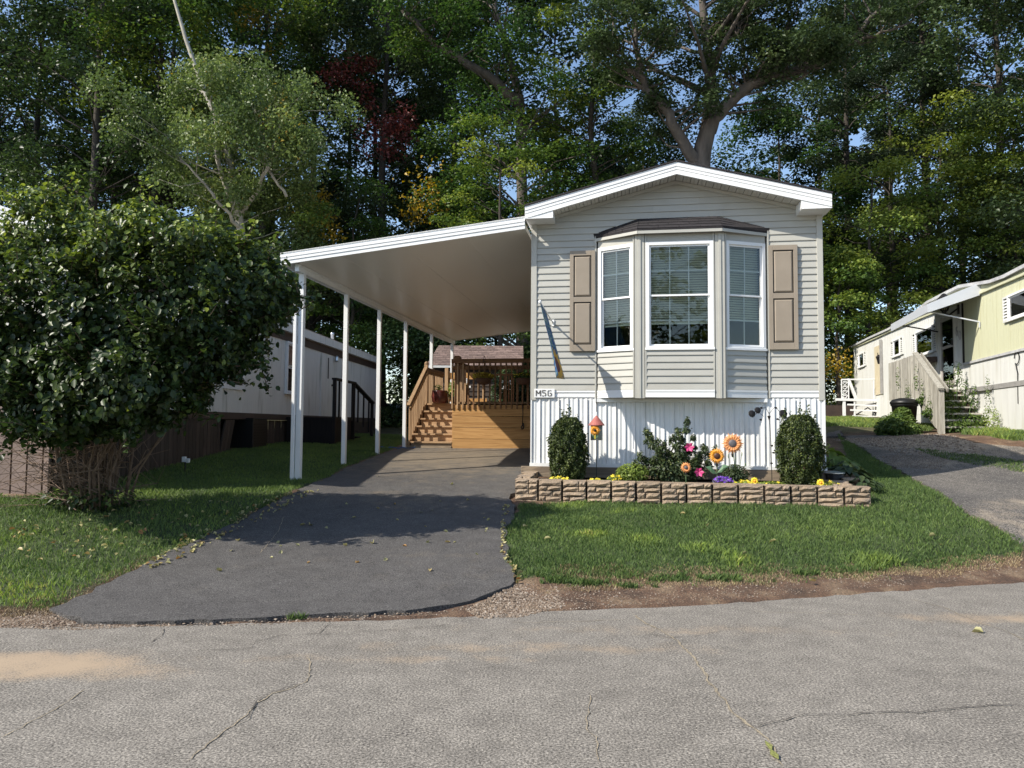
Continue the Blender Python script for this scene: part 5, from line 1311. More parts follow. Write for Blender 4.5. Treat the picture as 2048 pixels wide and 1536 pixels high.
yw, zw = Rw(*z5(1235, 553)); m_ = MB(); m_.tube([(AO + .02, .35, -.02), (-.02, yw - yA, zw - zo)], .018, 6); m_.tube([(-.02, yw - yA, zw - zo), (-.02, yw - yA + .02, zw - zo - .12)], .02, 6); m_.build('brace', M['awning'], aw)
yw, zw = Rw(*z5(912, 628)); m_ = MB(); m_.tube([(AO + .02, AL - .7, -.02), (-.02, yw - yA, zw - zo)], .018, 6); m_.build('brace', M['iron'], aw)
# lower skirt panels near side
y = yN
while y < -3.0:
    w_ = 1.05; m_ = MB(); m_.box(-.012, .0, y + .01, min(y + w_, -3.0), 1.1, zled - .10); m_.build('skirt_panel', M['rt_white'], rt); y += w_
m_ = MB(); m_.box(.001, .03, yN, yL, 1.1, 1.9); m_.build('skirt_backing', M['rt_white'], rt)
m_ = MB(); ya, za_ = Rw(*z5(1520, 830)); m_.tube([(-.02, ya + .12 * math.cos(t), za_ + .12 * math.sin(t)) for t in np.linspace(0, 5.4, 14)] + [(-.02, ya - .02, za_ - .3), (-.02, ya, za_ - .9)], .009, 4); m_.build('loose_wire', M['iron'], rt)
m_ = MB(); y0, z0 = Rw(*z5(815, 850)); m_.box(-.30, -.01, y0 - 1.1, y0 - .1, z0 - .12, z0 + .02); m_.build('flower_box', M['brown_trim'], rt)
# stairs with a board screen
st = empty('board_stairs', RM @ Vector((0, 0, 0)), RR, 'weathered grey board screen and overgrown steps up to the old home', 'stairs')
XF = -1.0; gz0 = h1(*(RM @ Vector((XF, -2.9, 0))).xy)
def zfl(y): return 3.30 if y > -1.05 else 3.30 - (-1.05 - y) * (3.30 - 2.42) / 1.85
def zbl(y): return 2.24 if y > -.75 else max(gz0 - .03, 2.24 - (-.75 - y) * .42)
r = random.Random(2); y = -2.92
while y < 1.85:
    w_ = .135; m_ = MB(); dz = r.uniform(-.03, .02); dx = r.uniform(-.008, .008)
    m_.add([(XF + dx, y, zbl(y) + dz), (XF + dx, y + w_ - .012, zbl(y + w_) + dz), (XF + dx, y + w_ - .012, zfl(y + w_) + dz * .5), (XF + dx, y, zfl(y) + dz * .5)] + [(XF + dx + .022, y, zbl(y) + dz), (XF + dx + .022, y + w_ - .012, zbl(y + w_) + dz), (XF + dx + .022, y + w_ - .012, zfl(y + w_) + dz * .5), (XF + dx + .022, y, zfl(y) + dz * .5)], [(0, 3, 2, 1), (4, 5, 6, 7), (0, 1, 5, 4), (1, 2, 6, 5), (2, 3, 7, 6), (3, 0, 4, 7)])
    m_.build('screen_board', M['greyboard'], st); y += w_
m_ = MB(); m_.beam((XF - .01, -1.0, 3.33), (XF - .01, -3.05, 2.35), .12, .045); m_.build('handrail', M['greyboard'], st)
m_ = MB(); m_.beam((XF + .12, -1.0, 3.30), (XF + .12, -3.05, 2.32), .03, .09); m_.build('handrail', M['greyboard'], st)
m_ = MB(); m_.box(XF - .03, XF + .06, -3.0, -2.91, gz0 - .1, 2.40); m_.build('post', M['greyboard'], st)
m_ = MB(); m_.box(XF + .03, -.02, -1.0, 1.85, 2.38, 2.44); m_.build('landing', M['greyboard'], st)
for k in range(6):
    z = gz0 + .17 + k * (2.40 - gz0 - .12) / 6; y = -2.95 + k * .33
    m_ = MB(); m_.box(XF + .03, .0, y, y + .28, z - .035, z); m_.build('tread', M['greyboard'], st)
m_ = MB(); m_.prismx([(-2.9, gz0 - .05), (-2.75, gz0 - .05), (-1.0, 2.2), (-1.0, 2.38)], -.08, -.03); m_.prismx([(-2.9, gz0 - .05), (-2.75, gz0 - .05), (-1.0, 2.2), (-1.0, 2.38)], XF + .035, XF + .08); m_.build('stringer', M['brown_board'], st, kind='stuff')
# trash can by the board screen
p = RM @ Vector((-1.36, -1.35, 0)); e = empty('trash_can', (p.x, p.y, h1(p.x, p.y) + .02), 0, 'black plastic trash can half hidden behind the green shrub', 'trash can')
m_ = MB(); m_.lathe([(.22, 0), (.28, .64), (.30, .65), (.30, .69), (.28, .70)], n=18); m_.build('bin', M['black'], e, True)
m_ = MB(); m_.lathe([(.315, .69), (.315, .74), (.26, .80), (.1, .84), (.02, .84)], n=18); m_.build('lid', M['black'], e, True)
# white metal railing and low white steps at the far end
fe = empty('porch_railing', P(1690, 800, 27.5), -.12, 'white metal porch railing with scrollwork at the far end of the old home', 'railing')
s_ = 27.5 / 1500
def q(px, py): return ((px - 1690) * s_, 0, (800 - py) * s_)
def fbar(a, b_, w=.035, name='bar', y=0): 
    m_ = MB(); A = q(*a); B = q(*b_); m_.beam((A[0], y, A[2]), (B[0], y, B[2]), w, w); m_.build(name, M['white'], fe)
fbar((1684, 759), (1684, 800)); fbar((1697, 757), (1697, 800)); fbar((1684, 759), (1747, 758), .05, 'top_rail'); fbar((1745, 758), (1745, 797)); fbar((1697, 758), (1711, 797), .09, 'slanted_rail'); fbar((1672, 799), (1776, 801), .09, 'platform_edge'); fbar((1688, 803), (1688, 832), .09, 'post'); fbar((1708, 800), (1708, 832), .05)
fbar((1694, 809), (1770, 812), .06, 'rung'); fbar((1700, 820), (1768, 822), .06, 'rung'); fbar((1704, 832), (1772, 834), .07, 'rung'); fbar((1776, 801), (1762, 834), .05)
m_ = MB(); 
for k in range(4):
    c = q(1690.5, 766 + k * 9); m_.tube([(c[0] + .09 * math.cos(t) * (1 - t / 14), 0, c[2] + .08 * math.sin(t) * (1 - t / 14)) for t in np.linspace(0, 9, 18)], .014, 4)
m_.build('scrollwork', M['white'], fe, kind='stuff')
m_ = MB(); c = q(1730, 815); m_.tube([(q(1712, 830)[0], .1, q(1712, 830)[2]), (q(1735, 815)[0], .1, q(1735, 815)[2]), (q(1757, 832)[0], .1, q(1757, 832)[2])], .025, 5); m_.tube([(q(1712, 812)[0], .1, q(1712, 812)[2]), (q(1757, 806)[0], .1, q(1757, 806)[2])], .025, 5); m_.build('brace_rod', M['iron'], fe)
p = P(1701, 820, 29.0); m_ = MB(); m_.box(p.x - 1.0, p.x + .2, p.y, p.y + .1, 1.6, 2.35); tag(m_.build('dark_lean_to', M['brown_trim'], None), 'low dark brown panel in shade behind the white porch railing', 'panel')
# ------------------------------------------------------------------ grass
def blades(name, poly, n, hgt, wid, seed, tint=(.42, .12), patch=(), dry=0.0, kind='stuff', edge_dry=False, hmul=None):
    r = np.random.default_rng(seed); poly = [(p[0], p[1]) for p in poly]
    xs = [p[0] for p in poly]; ys = [p[1] for p in poly]
    # denser towards the camera
    m_ = int(n * 2.6); x = r.uniform(min(xs), max(xs), m_); y = r.uniform(min(ys), max(ys), m_)
    jx = .17 * noise2(x, y, 9, seed + 5) + .05 * noise2(x, y, 26, seed + 7) + .04 * noise2(x, y, 50, seed + 8)
    k = inpoly(x + jx * .6, y + jx, poly); x = x[k][:n]; y = y[k][:n]; n = len(x)
    z = H(x, y) - .004; a = r.uniform(0, 6.283, n); hh = hgt * r.uniform(.55, 1.25, n) * (1 + .35 * noise2(x, y, 5, seed))
    tt = tint[0] + r.normal(size=n) * tint[1] + .13 * noise2(x, y, 2.2, seed + 1) + .07 * noise2(x, y, 9, seed + 2)
    for (px, py, rx, ry, amt, hm) in patch:
        d = np.sqrt(((x - px) / rx) ** 2 + ((y - py) / ry) ** 2) + .25 * noise2(x, y, 22, 9); w = np.clip(1.25 - d, 0, 1); tt += amt * .75 * w; hh *= 1 + (hm - 1) * w
    if dry: 
        w = np.clip(.35 - noise2(x, y, 1.7, seed + 3), 0, 1); tt += dry * w * r.random(n)
    tt = np.clip(tt, 0, 1)
    ln = hh * r.uniform(.15, .75, n); ca, sa = np.cos(a), np.sin(a); b = r.uniform(0, 6.283, n); cb, sb = np.cos(b), np.sin(b); w2 = wid * r.uniform(.7, 1.3, n) / 2
    V = np.stack([np.stack([x - cb * w2, y - sb * w2, z], 1), np.stack([x + cb * w2, y + sb * w2, z], 1),
                  np.stack([x + ca * ln * .35 + cb * w2 * .5, y + sa * ln * .35 + sb * w2 * .5, z + hh * .6], 1), np.stack([x + ca * ln, y + sa * ln, z + hh], 1)], 1).reshape(-1, 3)
    i = np.arange(n) * 4
    T = np.stack([i, i + 1, i + 2, i, i + 2, i + 3], 1).reshape(-1, 3)
    o = link(name, np_mesh(name, V, T, 3, LEAF['grass'], {'tint': np.repeat(tt, 4)})); o['kind'] = kind
    return o
def gp(px, py): return G(px, py)
pats = []
for (px, py, rx, ry, am, hm) in ((1145, 1015, .3, .18, .42, 1.2), (1245, 1025, .35, .15, .4, 1.2), (1180, 1072, .3, .16, .5, 1.4), (1290, 1085, .22, .25, .42, 1.4), (1400, 1100, .2, .2, .35, 1.3), (1475, 1125, .22, .3, .35, 1.5), (1755, 1132, .30, .22, .5, 2.1), (1185, 1040, .25, .15, .25, 1.2)):
    x, y = gp(px, py); pats.append((x, y, rx, ry, am, hm))
blades('lawn_grass', lawn_r, 150000, .050, .0075, 21, (.50, .11), pats)
blades('lawn_grass', lawn_l, 120000, .050, .010, 22, (.60, .11), [(-6.2, 6.5, 1.6, .5, .30, 1.2), (-4.3, 6.4, .8, .35, .38, 1.1), (-5.6, 7.6, .8, .5, .12, 1)], dry=.15)
blades('rough_grass', lawn_far, 26000, .10, .018, 23, (.62, .14), dry=.5)
blades('rough_grass', lawn_far2, 14000, .10, .014, 24, (.6, .14), dry=.4)
for i, (px, py, rx, ry, n) in enumerate(((1150, 1168, .32, .07, 700), (1420, 1160, .35, .07, 500), (1335, 1163, .2, .06, 300), (1080, 1150, .12, .1, 250), (1275, 1178, .2, .05, 200), (1610, 1152, .15, .06, 250), (735, 905, .35, .22, 1200), (1180, 1236, .01, .01, 2), (590, 1240, .12, .02, 60))):
    x, y = gp(px, py); poly = [(x + rx * math.cos(t), y + ry * math.sin(t)) for t in np.linspace(0, 5.8, 9)]
    blades('grass_tuft', poly, n, .055, .009, 40 + i, (.45, .12))
LEAF['straw'] = leafmat('dead_grass', [(0, (.10, .065, .04)), (.5, (.26, .19, .11)), (1, (.42, .34, .20))], rough=.8, trans=.1)
def straw(poly, n, seed):
    o = blades('dead_grass', poly, n, .022, .007, seed, (.5, .3)); o.data.materials[0] = LEAF['straw']
straw([gp(*p) for p in ((1050, 1150), (1100, 1140), (1300, 1135), (1500, 1135), (1700, 1130), (1900, 1120), (2046, 1105), (2046, 1128), (1900, 1150), (1700, 1160), (1500, 1170), (1300, 1178), (1100, 1190))], 26000, 71)
straw([gp(*p) for p in ((0, 1205), (120, 1190), (300, 1110), (340, 1118), (160, 1225), (0, 1240))], 6000, 72)
blades('verge_sprigs', [gp(*p) for p in ((1060, 1150), (1300, 1145), (1600, 1142), (2040, 1112), (2040, 1125), (1600, 1165), (1300, 1172), (1100, 1180))], 5000, .035, .008, 73, (.5, .15))
# gravel and crumbs on the verge
def pebbles(name, poly, n, s0, s1, seed, mat, zoff=.0):
    r = np.random.default_rng(seed); xs = [p[0] for p in poly]; ys = [p[1] for p in poly]
    x = r.uniform(min(xs), max(xs), n * 3); y = r.uniform(min(ys), max(ys), n * 3); k = inpoly(x, y, poly); x = x[k][:n]; y = y[k][:n]; n = len(x)
    s = r.uniform(s0, s1, n) * r.random(n) ** .7; z = H(x, y) + s * .2 + zoff
    base = np.array([(1, 0, 0), (0, 1, 0), (-1, 0, 0), (0, -1, 0), (0, 0, .7), (0, 0, -.5)], float)
    V = (base[None] + r.normal(size=(n, 6, 3)) * .22) * s[:, None, None]; a = r.uniform(0, 6.28, n); c, d = np.cos(a), np.sin(a)
    X_ = V[:, :, 0] * c[:, None] - V[:, :, 1] * d[:, None]; Y_ = V[:, :, 0] * d[:, None] + V[:, :, 1] * c[:, None]
    V = np.stack([X_ + x[:, None], Y_ + y[:, None], V[:, :, 2] + z[:, None]], -1).reshape(-1, 3)
    f = np.array([(0, 1, 4), (1, 2, 4), (2, 3, 4), (3, 0, 4)]); T = (f[None] + (np.arange(n) * 6)[:, None, None]).reshape(-1, 3)
    o = link(name, np_mesh(name, V, T, 3, mat, {'tint': np.repeat(r.random(n), 6)})); o['kind'] = 'stuff'; return o
LEAF['gravel'] = leafmat('gravel_stones', [(0, (.10, .075, .055)), (.6, (.24, .18, .13)), (1, (.34, .29, .24))], rough=.9, trans=0)
pebbles('gravel', [gp(*p) for p in ((930, 1222), (985, 1196), (1030, 1170), (1110, 1172), (1130, 1215), (1040, 1235), (960, 1238))], 5200, .006, .016, 31, LEAF['gravel'])
pebbles('gravel', [gp(*p) for p in ((1100, 1170), (1400, 1160), (1700, 1155), (2046, 1120), (2046, 1150), (1700, 1180), (1400, 1205), (1100, 1225))], 6000, .004, .011, 32, LEAF['gravel'])
pebbles('gravel', [gp(*p) for p in ((0, 1230), (100, 1222), (160, 1250), (330, 1252), (160, 1262), (0, 1258))], 2500, .004, .012, 33, LEAF['gravel'])
pebbles('gravel', [(7.0, 13.6), (8.4, 13.2), (9.0, 15.6), (9.2, 17.0), (7.4, 17.6)], 7000, .008, .028, 34, LEAF['gravel'], .015)
pebbles('gravel', [gp(*p) for p in ((1760, 915), (1850, 910), (1905, 922), (1880, 942), (1790, 938))], 5000, .004, .013, 36, LEAF['gravel'], .02)
pebbles('gravel', [gp(*p) for p in ((160, 1249), (500, 1242), (900, 1222), (960, 1206), (965, 1216), (880, 1232), (500, 1252), (160, 1260))], 1800, .004, .013, 35, LEAF['gravel'])
# fallen leaves
r = random.Random(12)
def fl_mesh(k):
    rr_ = np.random.default_rng(k); n = 1
    C = np.zeros((1, 3)); V, T = big_leaves(C, np.array([[rr_.normal() * .25, rr_.normal() * .25, 1]]), np.array([[1., rr_.normal(), 0]]), np.array([1.]), .62, .22 + .2 * rr_.random())
    me = np_mesh('fallen_leaf', V, T, 4, LEAF['fallen'], {'tint': np.full(6, rr_.random() ** 1.5)}); return me
fm = [fl_mesh(k) for k in range(6)]
spots = [(860,1150),(745,1092),(605,1057),(620,1056),(475,1087),(462,1108),(320,1136),(438,1149),(708,1041),(840,1031),(755,957),(903,973),(895,1091),(690,1098),(1010,1125),(1040,1158),(1095,1085),(1050,1060),(1365,1035),(1415,1060),(1545,1092),(1490,1120),(1180,1070),(1270,1080),(1625,1172),(1955,1269),(1880,1100),(1865,1082)]
LB = 'pale yellowish leaf fallen flat on the '
for i, (px, py) in enumerate(spots):
    x, y = G(px, py); onr = y < edge_y(x); ondr = bool(inpoly(np.array([x]), np.array([y]), [tuple(p) for p in drive])[0])
    z = h1(x, y) + (.035 if ondr else (.012 if onr else .05))
    o = link('fallen_leaf', fm[i % 6], None, (x, y, z), (r.uniform(-.2, .2), r.uniform(-.2, .2), r.uniform(0, 6.28))); s = r.uniform(.055, .085); o.scale = (s, s, s)
    where = 'road' if onr else ('driveway' if ondr else 'lawn')
    tag(o, LB + {'road': 'grey road asphalt', 'driveway': 'dark driveway', 'lawn': 'green lawn in front of the home'}[where], 'leaf', {'road': 'leaf on the road', 'driveway': 'fallen leaves on the driveway', 'lawn': 'fallen leaves on the front lawn'}[where])
# leaf litter under the shrub and along the driveway edge
def litter(pix_poly, n, seed, zo=.045, s=.055):
    rr_ = np.random.default_rng(seed); poly = [G(*p) for p in pix_poly]; xs = [p[0] for p in poly]; ys = [p[1] for p in poly]
    x = rr_.uniform(min(xs), max(xs), n * 4); y = rr_.uniform(min(ys), max(ys), n * 4); k = inpoly(x, y, poly); x = x[k][:n]; y = y[k][:n]; n = len(x)
    C = np.stack([x, y, H(x, y) + zo], 1); V, T = big_leaves(C, rr_.normal(size=(n, 3)) * .4 + np.array([0, 0, 1]), rr_.normal(size=(n, 3)), rr_.uniform(.6, 1.3, n) * s, .65, .3)
    link('leaf_litter', np_mesh('leaf_litter', V, T, 4, LEAF['fallen'], {'tint': np.repeat(rr_.random(n) ** 2, 6)}))['kind'] = 'stuff'
litter([(270,1140),(400,1070),(520,1010),(600,985),(640,985),(560,1025),(470,1070),(400,1105),(300,1150)], 200, 51, .035, .045)
litter([(0,1060),(300,1010),(520,1000),(400,1080),(260,1120),(60,1140)], 110, 52, .05, .05)
litter([(1005,1020),(1020,1010),(1010,1060),(1010,1110),(1045,1165),(1035,1175),(1000,1110)], 90, 53, .03, .045)
litter([(450,1140),(700,1000),(1000,1000),(980,1150)], 26, 54, .03, .05)
# ------------------------------------------------------------------ big shrub at the left
def shrub_leaves():
    r = np.random.default_rng(77)
    bl = [(190, 655, 9.2, 1.40, 1.15, 1.12), (385, 600, 9.3, .98, 1.1, .88), (55, 650, 9.3, 1.0, 1.1, 1.05), (512, 575, 9.4, .50, .6, .42), (280, 760, 9.0, .80, .9, .62), (130, 480, 9.3, .60, .6, .48), (255, 480, 9.3, .55, .6, .30), (380, 500, 9.3, .7, .6, .34), (60, 790, 9.1, .7, .8, .40), (415, 690, 9.1, .42, .5, .40), (165, 820, 9.0, .7, .7, .38)]
    r2 = np.random.default_rng(31)
    for k in range(26):
        b0 = bl[int(r2.integers(0, 12)) % len(bl)]; a_ = r2.uniform(-.5, 3.6); rr_ = r2.uniform(.16, .34)
        bl.append((b0[0] + math.cos(a_) * b0[3] * 163 * .95, b0[1] - math.sin(a_) * b0[5] * 163 * .95, b0[2] - r2.uniform(0, .7), rr_, rr_, rr_ * .7))
    bl = [(a, b_, Y_ - .7, q1 * .93, min(q2, .9) if q2 > .5 else q2, q3 * .93) for a, b_, Y_, q1, q2, q3 in bl if not (q1 < .35 and a > 500)]
    C = []; Nn = []
    cen = [np.array(P(a, b_, Y_)) for a, b_, Y_, *_ in bl]; rd = [np.array(q_[3:]) for q_ in bl]
    for i, (c, q_) in enumerate(zip(cen, rd)):
        n = int(12500 * q_[0] * q_[2]); g = r.normal(size=(n, 3)); g /= np.linalg.norm(g, axis=1, keepdims=True)
        bump = 1 + .17 * np.sin(g[:, :1] * 7 + i) * np.cos(g[:, 2:] * 8 + i * 2) + .10 * np.sin(g[:, 1:2] * 13 + g[:, :1] * 11) + .06 * np.sin(g[:, 2:] * 23 + g[:, :1] * 19)
        q2 = np.where(r.random((n, 1)) < .8, 1 - np.abs(r.normal(size=(n, 1))) * .09, r.random((n, 1)) ** .5)
        p = g * q2 * q_ * bump + c
        ins_ = np.zeros(n, bool)
        for j in range(len(bl)):
            if j != i: ins_ |= ((((p - cen[j]) / (rd[j] * .82)) ** 2).sum(1) < 1)
        p = p[~ins_]; g = g[~ins_]; C.append(p); Nn.append(g)
    C = np.concatenate(C); Nn = np.concatenate(Nn); k = (C[:, 2] > 1.15); C = C[k]; Nn = Nn[k]
    # sprigs
    tw = MB()
    for (px, py, Y_, dx, dz, L_) in [(95, 392, 9.3, -.4, .8, .7), (130, 410, 9.2, -.2, .8, .5), (255, 440, 9.3, .1, .7, .35), (60, 470, 9.2, -.5, .6, .3), (500, 500, 9.3, .7, .5, .5), (590, 560, 9.4, .9, .3, .5), (600, 610, 9.4, .9, .0, .5), (570, 640, 9.4, .9, -.3, .5), (540, 700, 9.3, .4, -.9, .55), (535, 735, 9.3, .1, -1, .4), (480, 760, 9.2, .5, -.8, .4), (10, 560, 9.0, -.8, .4, .4), (420, 470, 9.3, .3, .6, .3), (170, 420, 9.3, .2, .8, .45), (330, 450, 9.3, .1, .7, .3), (630, 590, 9.5, .9, .1, .4)] + [(r.uniform(0, 560), 0, 0, 0, 0, 0) for _ in range(230)]:
        if Y_ == 0:
            j = r.integers(len(C)); 
            while Nn[j, 1] > .2: j = r.integers(len(C))
            sx_ = r.uniform(.10, .34); end = C[j] + Nn[j] * sx_; d = Nn[j] + np.array([0, 0, .35]); L_ = .2 + sx_
        else: end = np.array(P(px, py, Y_ - .7)); d = np.array([dx, -.2, dz])
        d = d / np.linalg.norm(d); st_ = end - d * L_
        tw.tube([st_, (st_ + end) / 2 + r.normal(size=3) * .02, end], [.006, .005, .002], 4, cap=False)
        n = int(42 * L_ / .4) ; f = r.random(n); pts = st_ + (end - st_) * f[:, None] + r.normal(size=(n, 3)) * .045
        C = np.concatenate([C, pts]); Nn = np.concatenate([Nn, r.normal(size=(n, 3)) * .6 + np.array([0, -.2, .7])])
    return C, Nn, tw
C_, N_, tw = shrub_leaves(); r = np.random.default_rng(5); n = len(C_)
bx, by = G(190, 1016); bsh = empty('large_shrub', (bx, by, h1(bx, by)), 0, 'large overgrown multi-stemmed shrub with glossy dark leaves left of the driveway', 'shrub')
off = np.array([bx, by, h1(bx, by)])
A_ = r.normal(size=(n, 3)) * .6 + np.array([0, -.15, -.75]) + N_ * .35
nv_ = N_ * .8 + np.array([0, -.15, .55]) + r.normal(size=(n, 3)) * .45
szs = r.uniform(.55, 1.3, n) * (.080 - .020 * np.clip((C_[:, 2] - 2.4) / 1.5, 0, 1))
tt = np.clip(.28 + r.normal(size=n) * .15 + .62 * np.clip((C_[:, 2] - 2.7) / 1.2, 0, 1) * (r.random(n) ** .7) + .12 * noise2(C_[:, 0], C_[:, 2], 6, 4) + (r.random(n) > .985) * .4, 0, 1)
front = np.argsort(C_[:, 1] + r.random(n) * .8)[:0]
sel = np.where((N_[:, 1] < -.5) & (szs > .086))[0]; sel = sel[:300]
rest = np.setdiff1d(np.arange(n), sel)
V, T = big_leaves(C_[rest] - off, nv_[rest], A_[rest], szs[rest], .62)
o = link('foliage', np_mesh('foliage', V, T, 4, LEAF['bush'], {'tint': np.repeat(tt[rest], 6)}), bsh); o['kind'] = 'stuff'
lm_ = []
for k in range(8):
    V, T = big_leaves(np.zeros((1, 3)), np.array([[0, 0, 1.]]), np.array([[1., 0, 0]]), np.array([1.]), .55 + .04 * (k % 3), .14 + .03 * (k % 2)); lm_.append(np_mesh('leaf', V, T, 4, LEAF['bush'], {'tint': np.full(6, .2 + .08 * k)}))
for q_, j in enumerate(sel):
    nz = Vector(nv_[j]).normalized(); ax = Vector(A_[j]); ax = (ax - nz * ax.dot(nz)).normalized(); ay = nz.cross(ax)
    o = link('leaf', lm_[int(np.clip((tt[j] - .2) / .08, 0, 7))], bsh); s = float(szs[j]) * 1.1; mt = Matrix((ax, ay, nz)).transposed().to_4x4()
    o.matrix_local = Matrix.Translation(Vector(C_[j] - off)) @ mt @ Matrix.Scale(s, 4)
tw.M = Matrix.Identity(4); tw.v = [(a - off[0], b_ - off[1], c - off[2]) for a, b_, c in tw.v]; tw.build('twigs', M['twig'], bsh, kind='stuff')
stm = MB()
for k in range(60):
    a = r.uniform(0, 6.28); q_ = .42 * math.sqrt(r.random()); x0, y0 = q_ * math.cos(a), q_ * math.sin(a) * .7
    x1, y1 = x0 * 2.3 + r.normal() * .14, y0 * 1.8 + r.normal() * .12; zt_ = r.uniform(1.0, 1.9); w0 = r.uniform(.008, .020)
    pt = [Vector((x0, y0, 0)), Vector((x0 * 1.25 + r.normal() * .04, y0 * 1.2 + r.normal() * .04, zt_ * .35)), Vector((x1 * .8, y1 * .8, zt_ * .7)), Vector((x1, y1, zt_))]
    s_ = MB(); s_.tube(pt, [w0, w0 * .85, w0 * .7, w0 * .5], 6); s_.build('stem', M['twig'], bsh, True)
fine = MB()
for k in range(190):
    a = r.uniform(0, 6.28); q_ = .5 * math.sqrt(r.random()); x0, y0 = q_ * math.cos(a) * 1.1, q_ * math.sin(a) * .7; z0 = r.uniform(0, .9)
    side = -1 if r.random() < .68 else 1; L_ = r.uniform(.3, 1.15) * (1 if side < 0 else .5)
    p0 = Vector((x0, y0 - .1, z0)); p1 = p0 + Vector((side * L_ * .5, r.normal() * .15, r.uniform(-.1, .3))); p2 = p0 + Vector((side * L_, r.normal() * .25, r.uniform(-.35, .5)))
    if p2.z < .02: p2.z = .03
    fine.tube([p0, p1, p2], [.005, .004, .002], 4, cap=False)
fine.build('thin_twigs', M['twig'], bsh, kind='stuff')
foliage('base_leaves', bsh, 420, (0, -.1, .12), (.62, .5, .16), .07, LEAF['bush'], 88, (.25, .2), kind='stuff')
# ------------------------------------------------------------------ planting in the bed
def bed(t, s, z=.685): x, y = hw(t, s); return (x, y, z)
def boxwood(t, label, w, h, seed, spikes):
    e = empty('boxwood', bed(t, -.50), HRZ, label, 'boxwood', 'pair of boxwoods in front of the skirting')
    r = np.random.default_rng(seed); n = 17000; g = r.normal(size=(n, 3)); g /= np.linalg.norm(g, axis=1, keepdims=True)
    zf = r.random(n) ** .9; prof = np.clip(1 - (np.abs(zf - .44) / .60) ** 2.1, .015, 1) ** .52 * (1 - .10 * np.sin(zf * 30 + 3 * g[:, 0]) * .4)
    ang = np.arctan2(g[:, 1], g[:, 0]); rad = w * prof * (1 + .09 * np.sin(ang * 5 + zf * 9 + seed) + .08 * np.sin(ang * 9 - zf * 14) + .05 * np.sin(ang * 17 + zf * 31)) * (1 - np.abs(r.normal(size=n)) * .17)
    p = np.stack([np.cos(ang) * rad, np.sin(ang) * rad * .85, zf * h], 1)
    for k in range(70):
        j = int(r.integers(0, n)); m2 = 14; f = r.random(m2); L_ = r.uniform(.03, .09); d_ = np.array([np.cos(ang[j]) * .5, np.sin(ang[j]) * .5, .9])
        p = np.concatenate([p, p[j] + d_ * L_ * f[:, None] + r.normal(size=(m2, 3)) * .010]); g = np.concatenate([g, r.normal(size=(m2, 3))])
    for (dx, zz) in spikes:
        m2 = 60; f = r.random(m2); q_ = np.stack([dx + r.normal(size=m2) * .014 + f * .0, r.normal(size=m2) * .02, h * .72 + (zz - h * .72) * f], 1); p = np.concatenate([p, q_]); g = np.concatenate([g, r.normal(size=(m2, 3))])
    n = len(p); link('foliage', leaf_mesh('foliage', p, g + r.normal(size=(n, 3)) * .7 + np.array([0, 0, .4]), r.uniform(.7, 1.3, n) * .036, np.clip(r.normal(.42, .28, n), 0, 1), LEAF['box'], .55, .15, seed), e)
    m_ = MB(); 
    for k in range(7): a = k * .9; m_.tube([(0, 0, 0), (w * .3 * math.cos(a), w * .3 * math.sin(a), h * .45), (w * .45 * math.cos(a), w * .4 * math.sin(a), h * .8)], [.012, .008, .004], 5)
    m_.build('stem', M['twig'], e)
boxwood(.62, 'rounded boxwood bush left of the birdhouse', .275, .93, 61, [(-.08, 1.05), (.03, 1.10), (.12, .98), (-.02, 1.02), (.0, 1.13)])
boxwood(3.88, 'rounded boxwood bush near the right corner of the home with tall shoots', .31, .98, 62, [(-.20, 1.10), (-.14, 1.05), (.0, 1.16), (.02, 1.08), (.12, 1.13), (-.25, .98), (.2, 1.0)])
# rose of the middle of the bed
e = empty('flowering_shrub', bed(2.18, -.42), HRZ, 'leafy shrub with a few magenta flowers under the bay window', 'shrub')
r = random.Random(8); stems = MB()
arms = [(-.55, .40), (-.38, .62), (-.20, .50), (.0, .72), (.12, .90), (.25, .60), (.42, .52), (.56, .48), (.50, .28), (-.60, .22), (.05, .45), (-.3, .28), (.3, .3), (-.45, .70), (-.1, .3), (.15, .25)]
for i, (dx, zz) in enumerate(arms):
    dy = r.uniform(-.15, .2); stems.tube([(dx * .12, 0, 0), (dx * .5, dy * .5, zz * .6), (dx, dy, zz - .02)], [.010, .007, .004], 5)
    for q_ in range(5):
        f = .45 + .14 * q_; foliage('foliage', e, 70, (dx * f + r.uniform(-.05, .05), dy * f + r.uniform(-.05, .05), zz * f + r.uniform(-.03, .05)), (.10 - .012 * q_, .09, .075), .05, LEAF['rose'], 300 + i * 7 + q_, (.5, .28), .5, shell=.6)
    for sx_ in (-1, 1): stems.tube([(dx * .6, dy * .6, zz * .62), (dx * .75 + sx_ * .07, dy * .7, zz * .82)], [.005, .003], 4); foliage('foliage', e, 36, (dx * .75 + sx_ * .08, dy * .7, zz * .84), (.06, .05, .05), .048, LEAF['rose'], 900 + i * 3 + sx_, (.55, .28), .5, shell=.6)
foliage('foliage', e, 2600, (-.02, .02, .20), (.50, .26, .24), .046, LEAF['rose'], 330, (.4, .28), .5, shell=.5)
stems.build('stems', M['stemgreen'], e)
for (dx, dy, zz) in ((.17, -.2, .52), (.30, -.22, .17)):
    m_ = MB(); 
    for k in range(6):
        a = k * 1.05; m_.add([(dx, dy, zz), (dx + .05 * math.cos(a - .5), dy - .015, zz + .05 * math.sin(a - .5)), (dx + .072 * math.cos(a), dy - .035, zz + .072 * math.sin(a)), (dx + .05 * math.cos(a + .5), dy - .015, zz + .05 * math.sin(a + .5))], [(0, 1, 2, 3)])
    m_.build('flower', M['pink'], e)
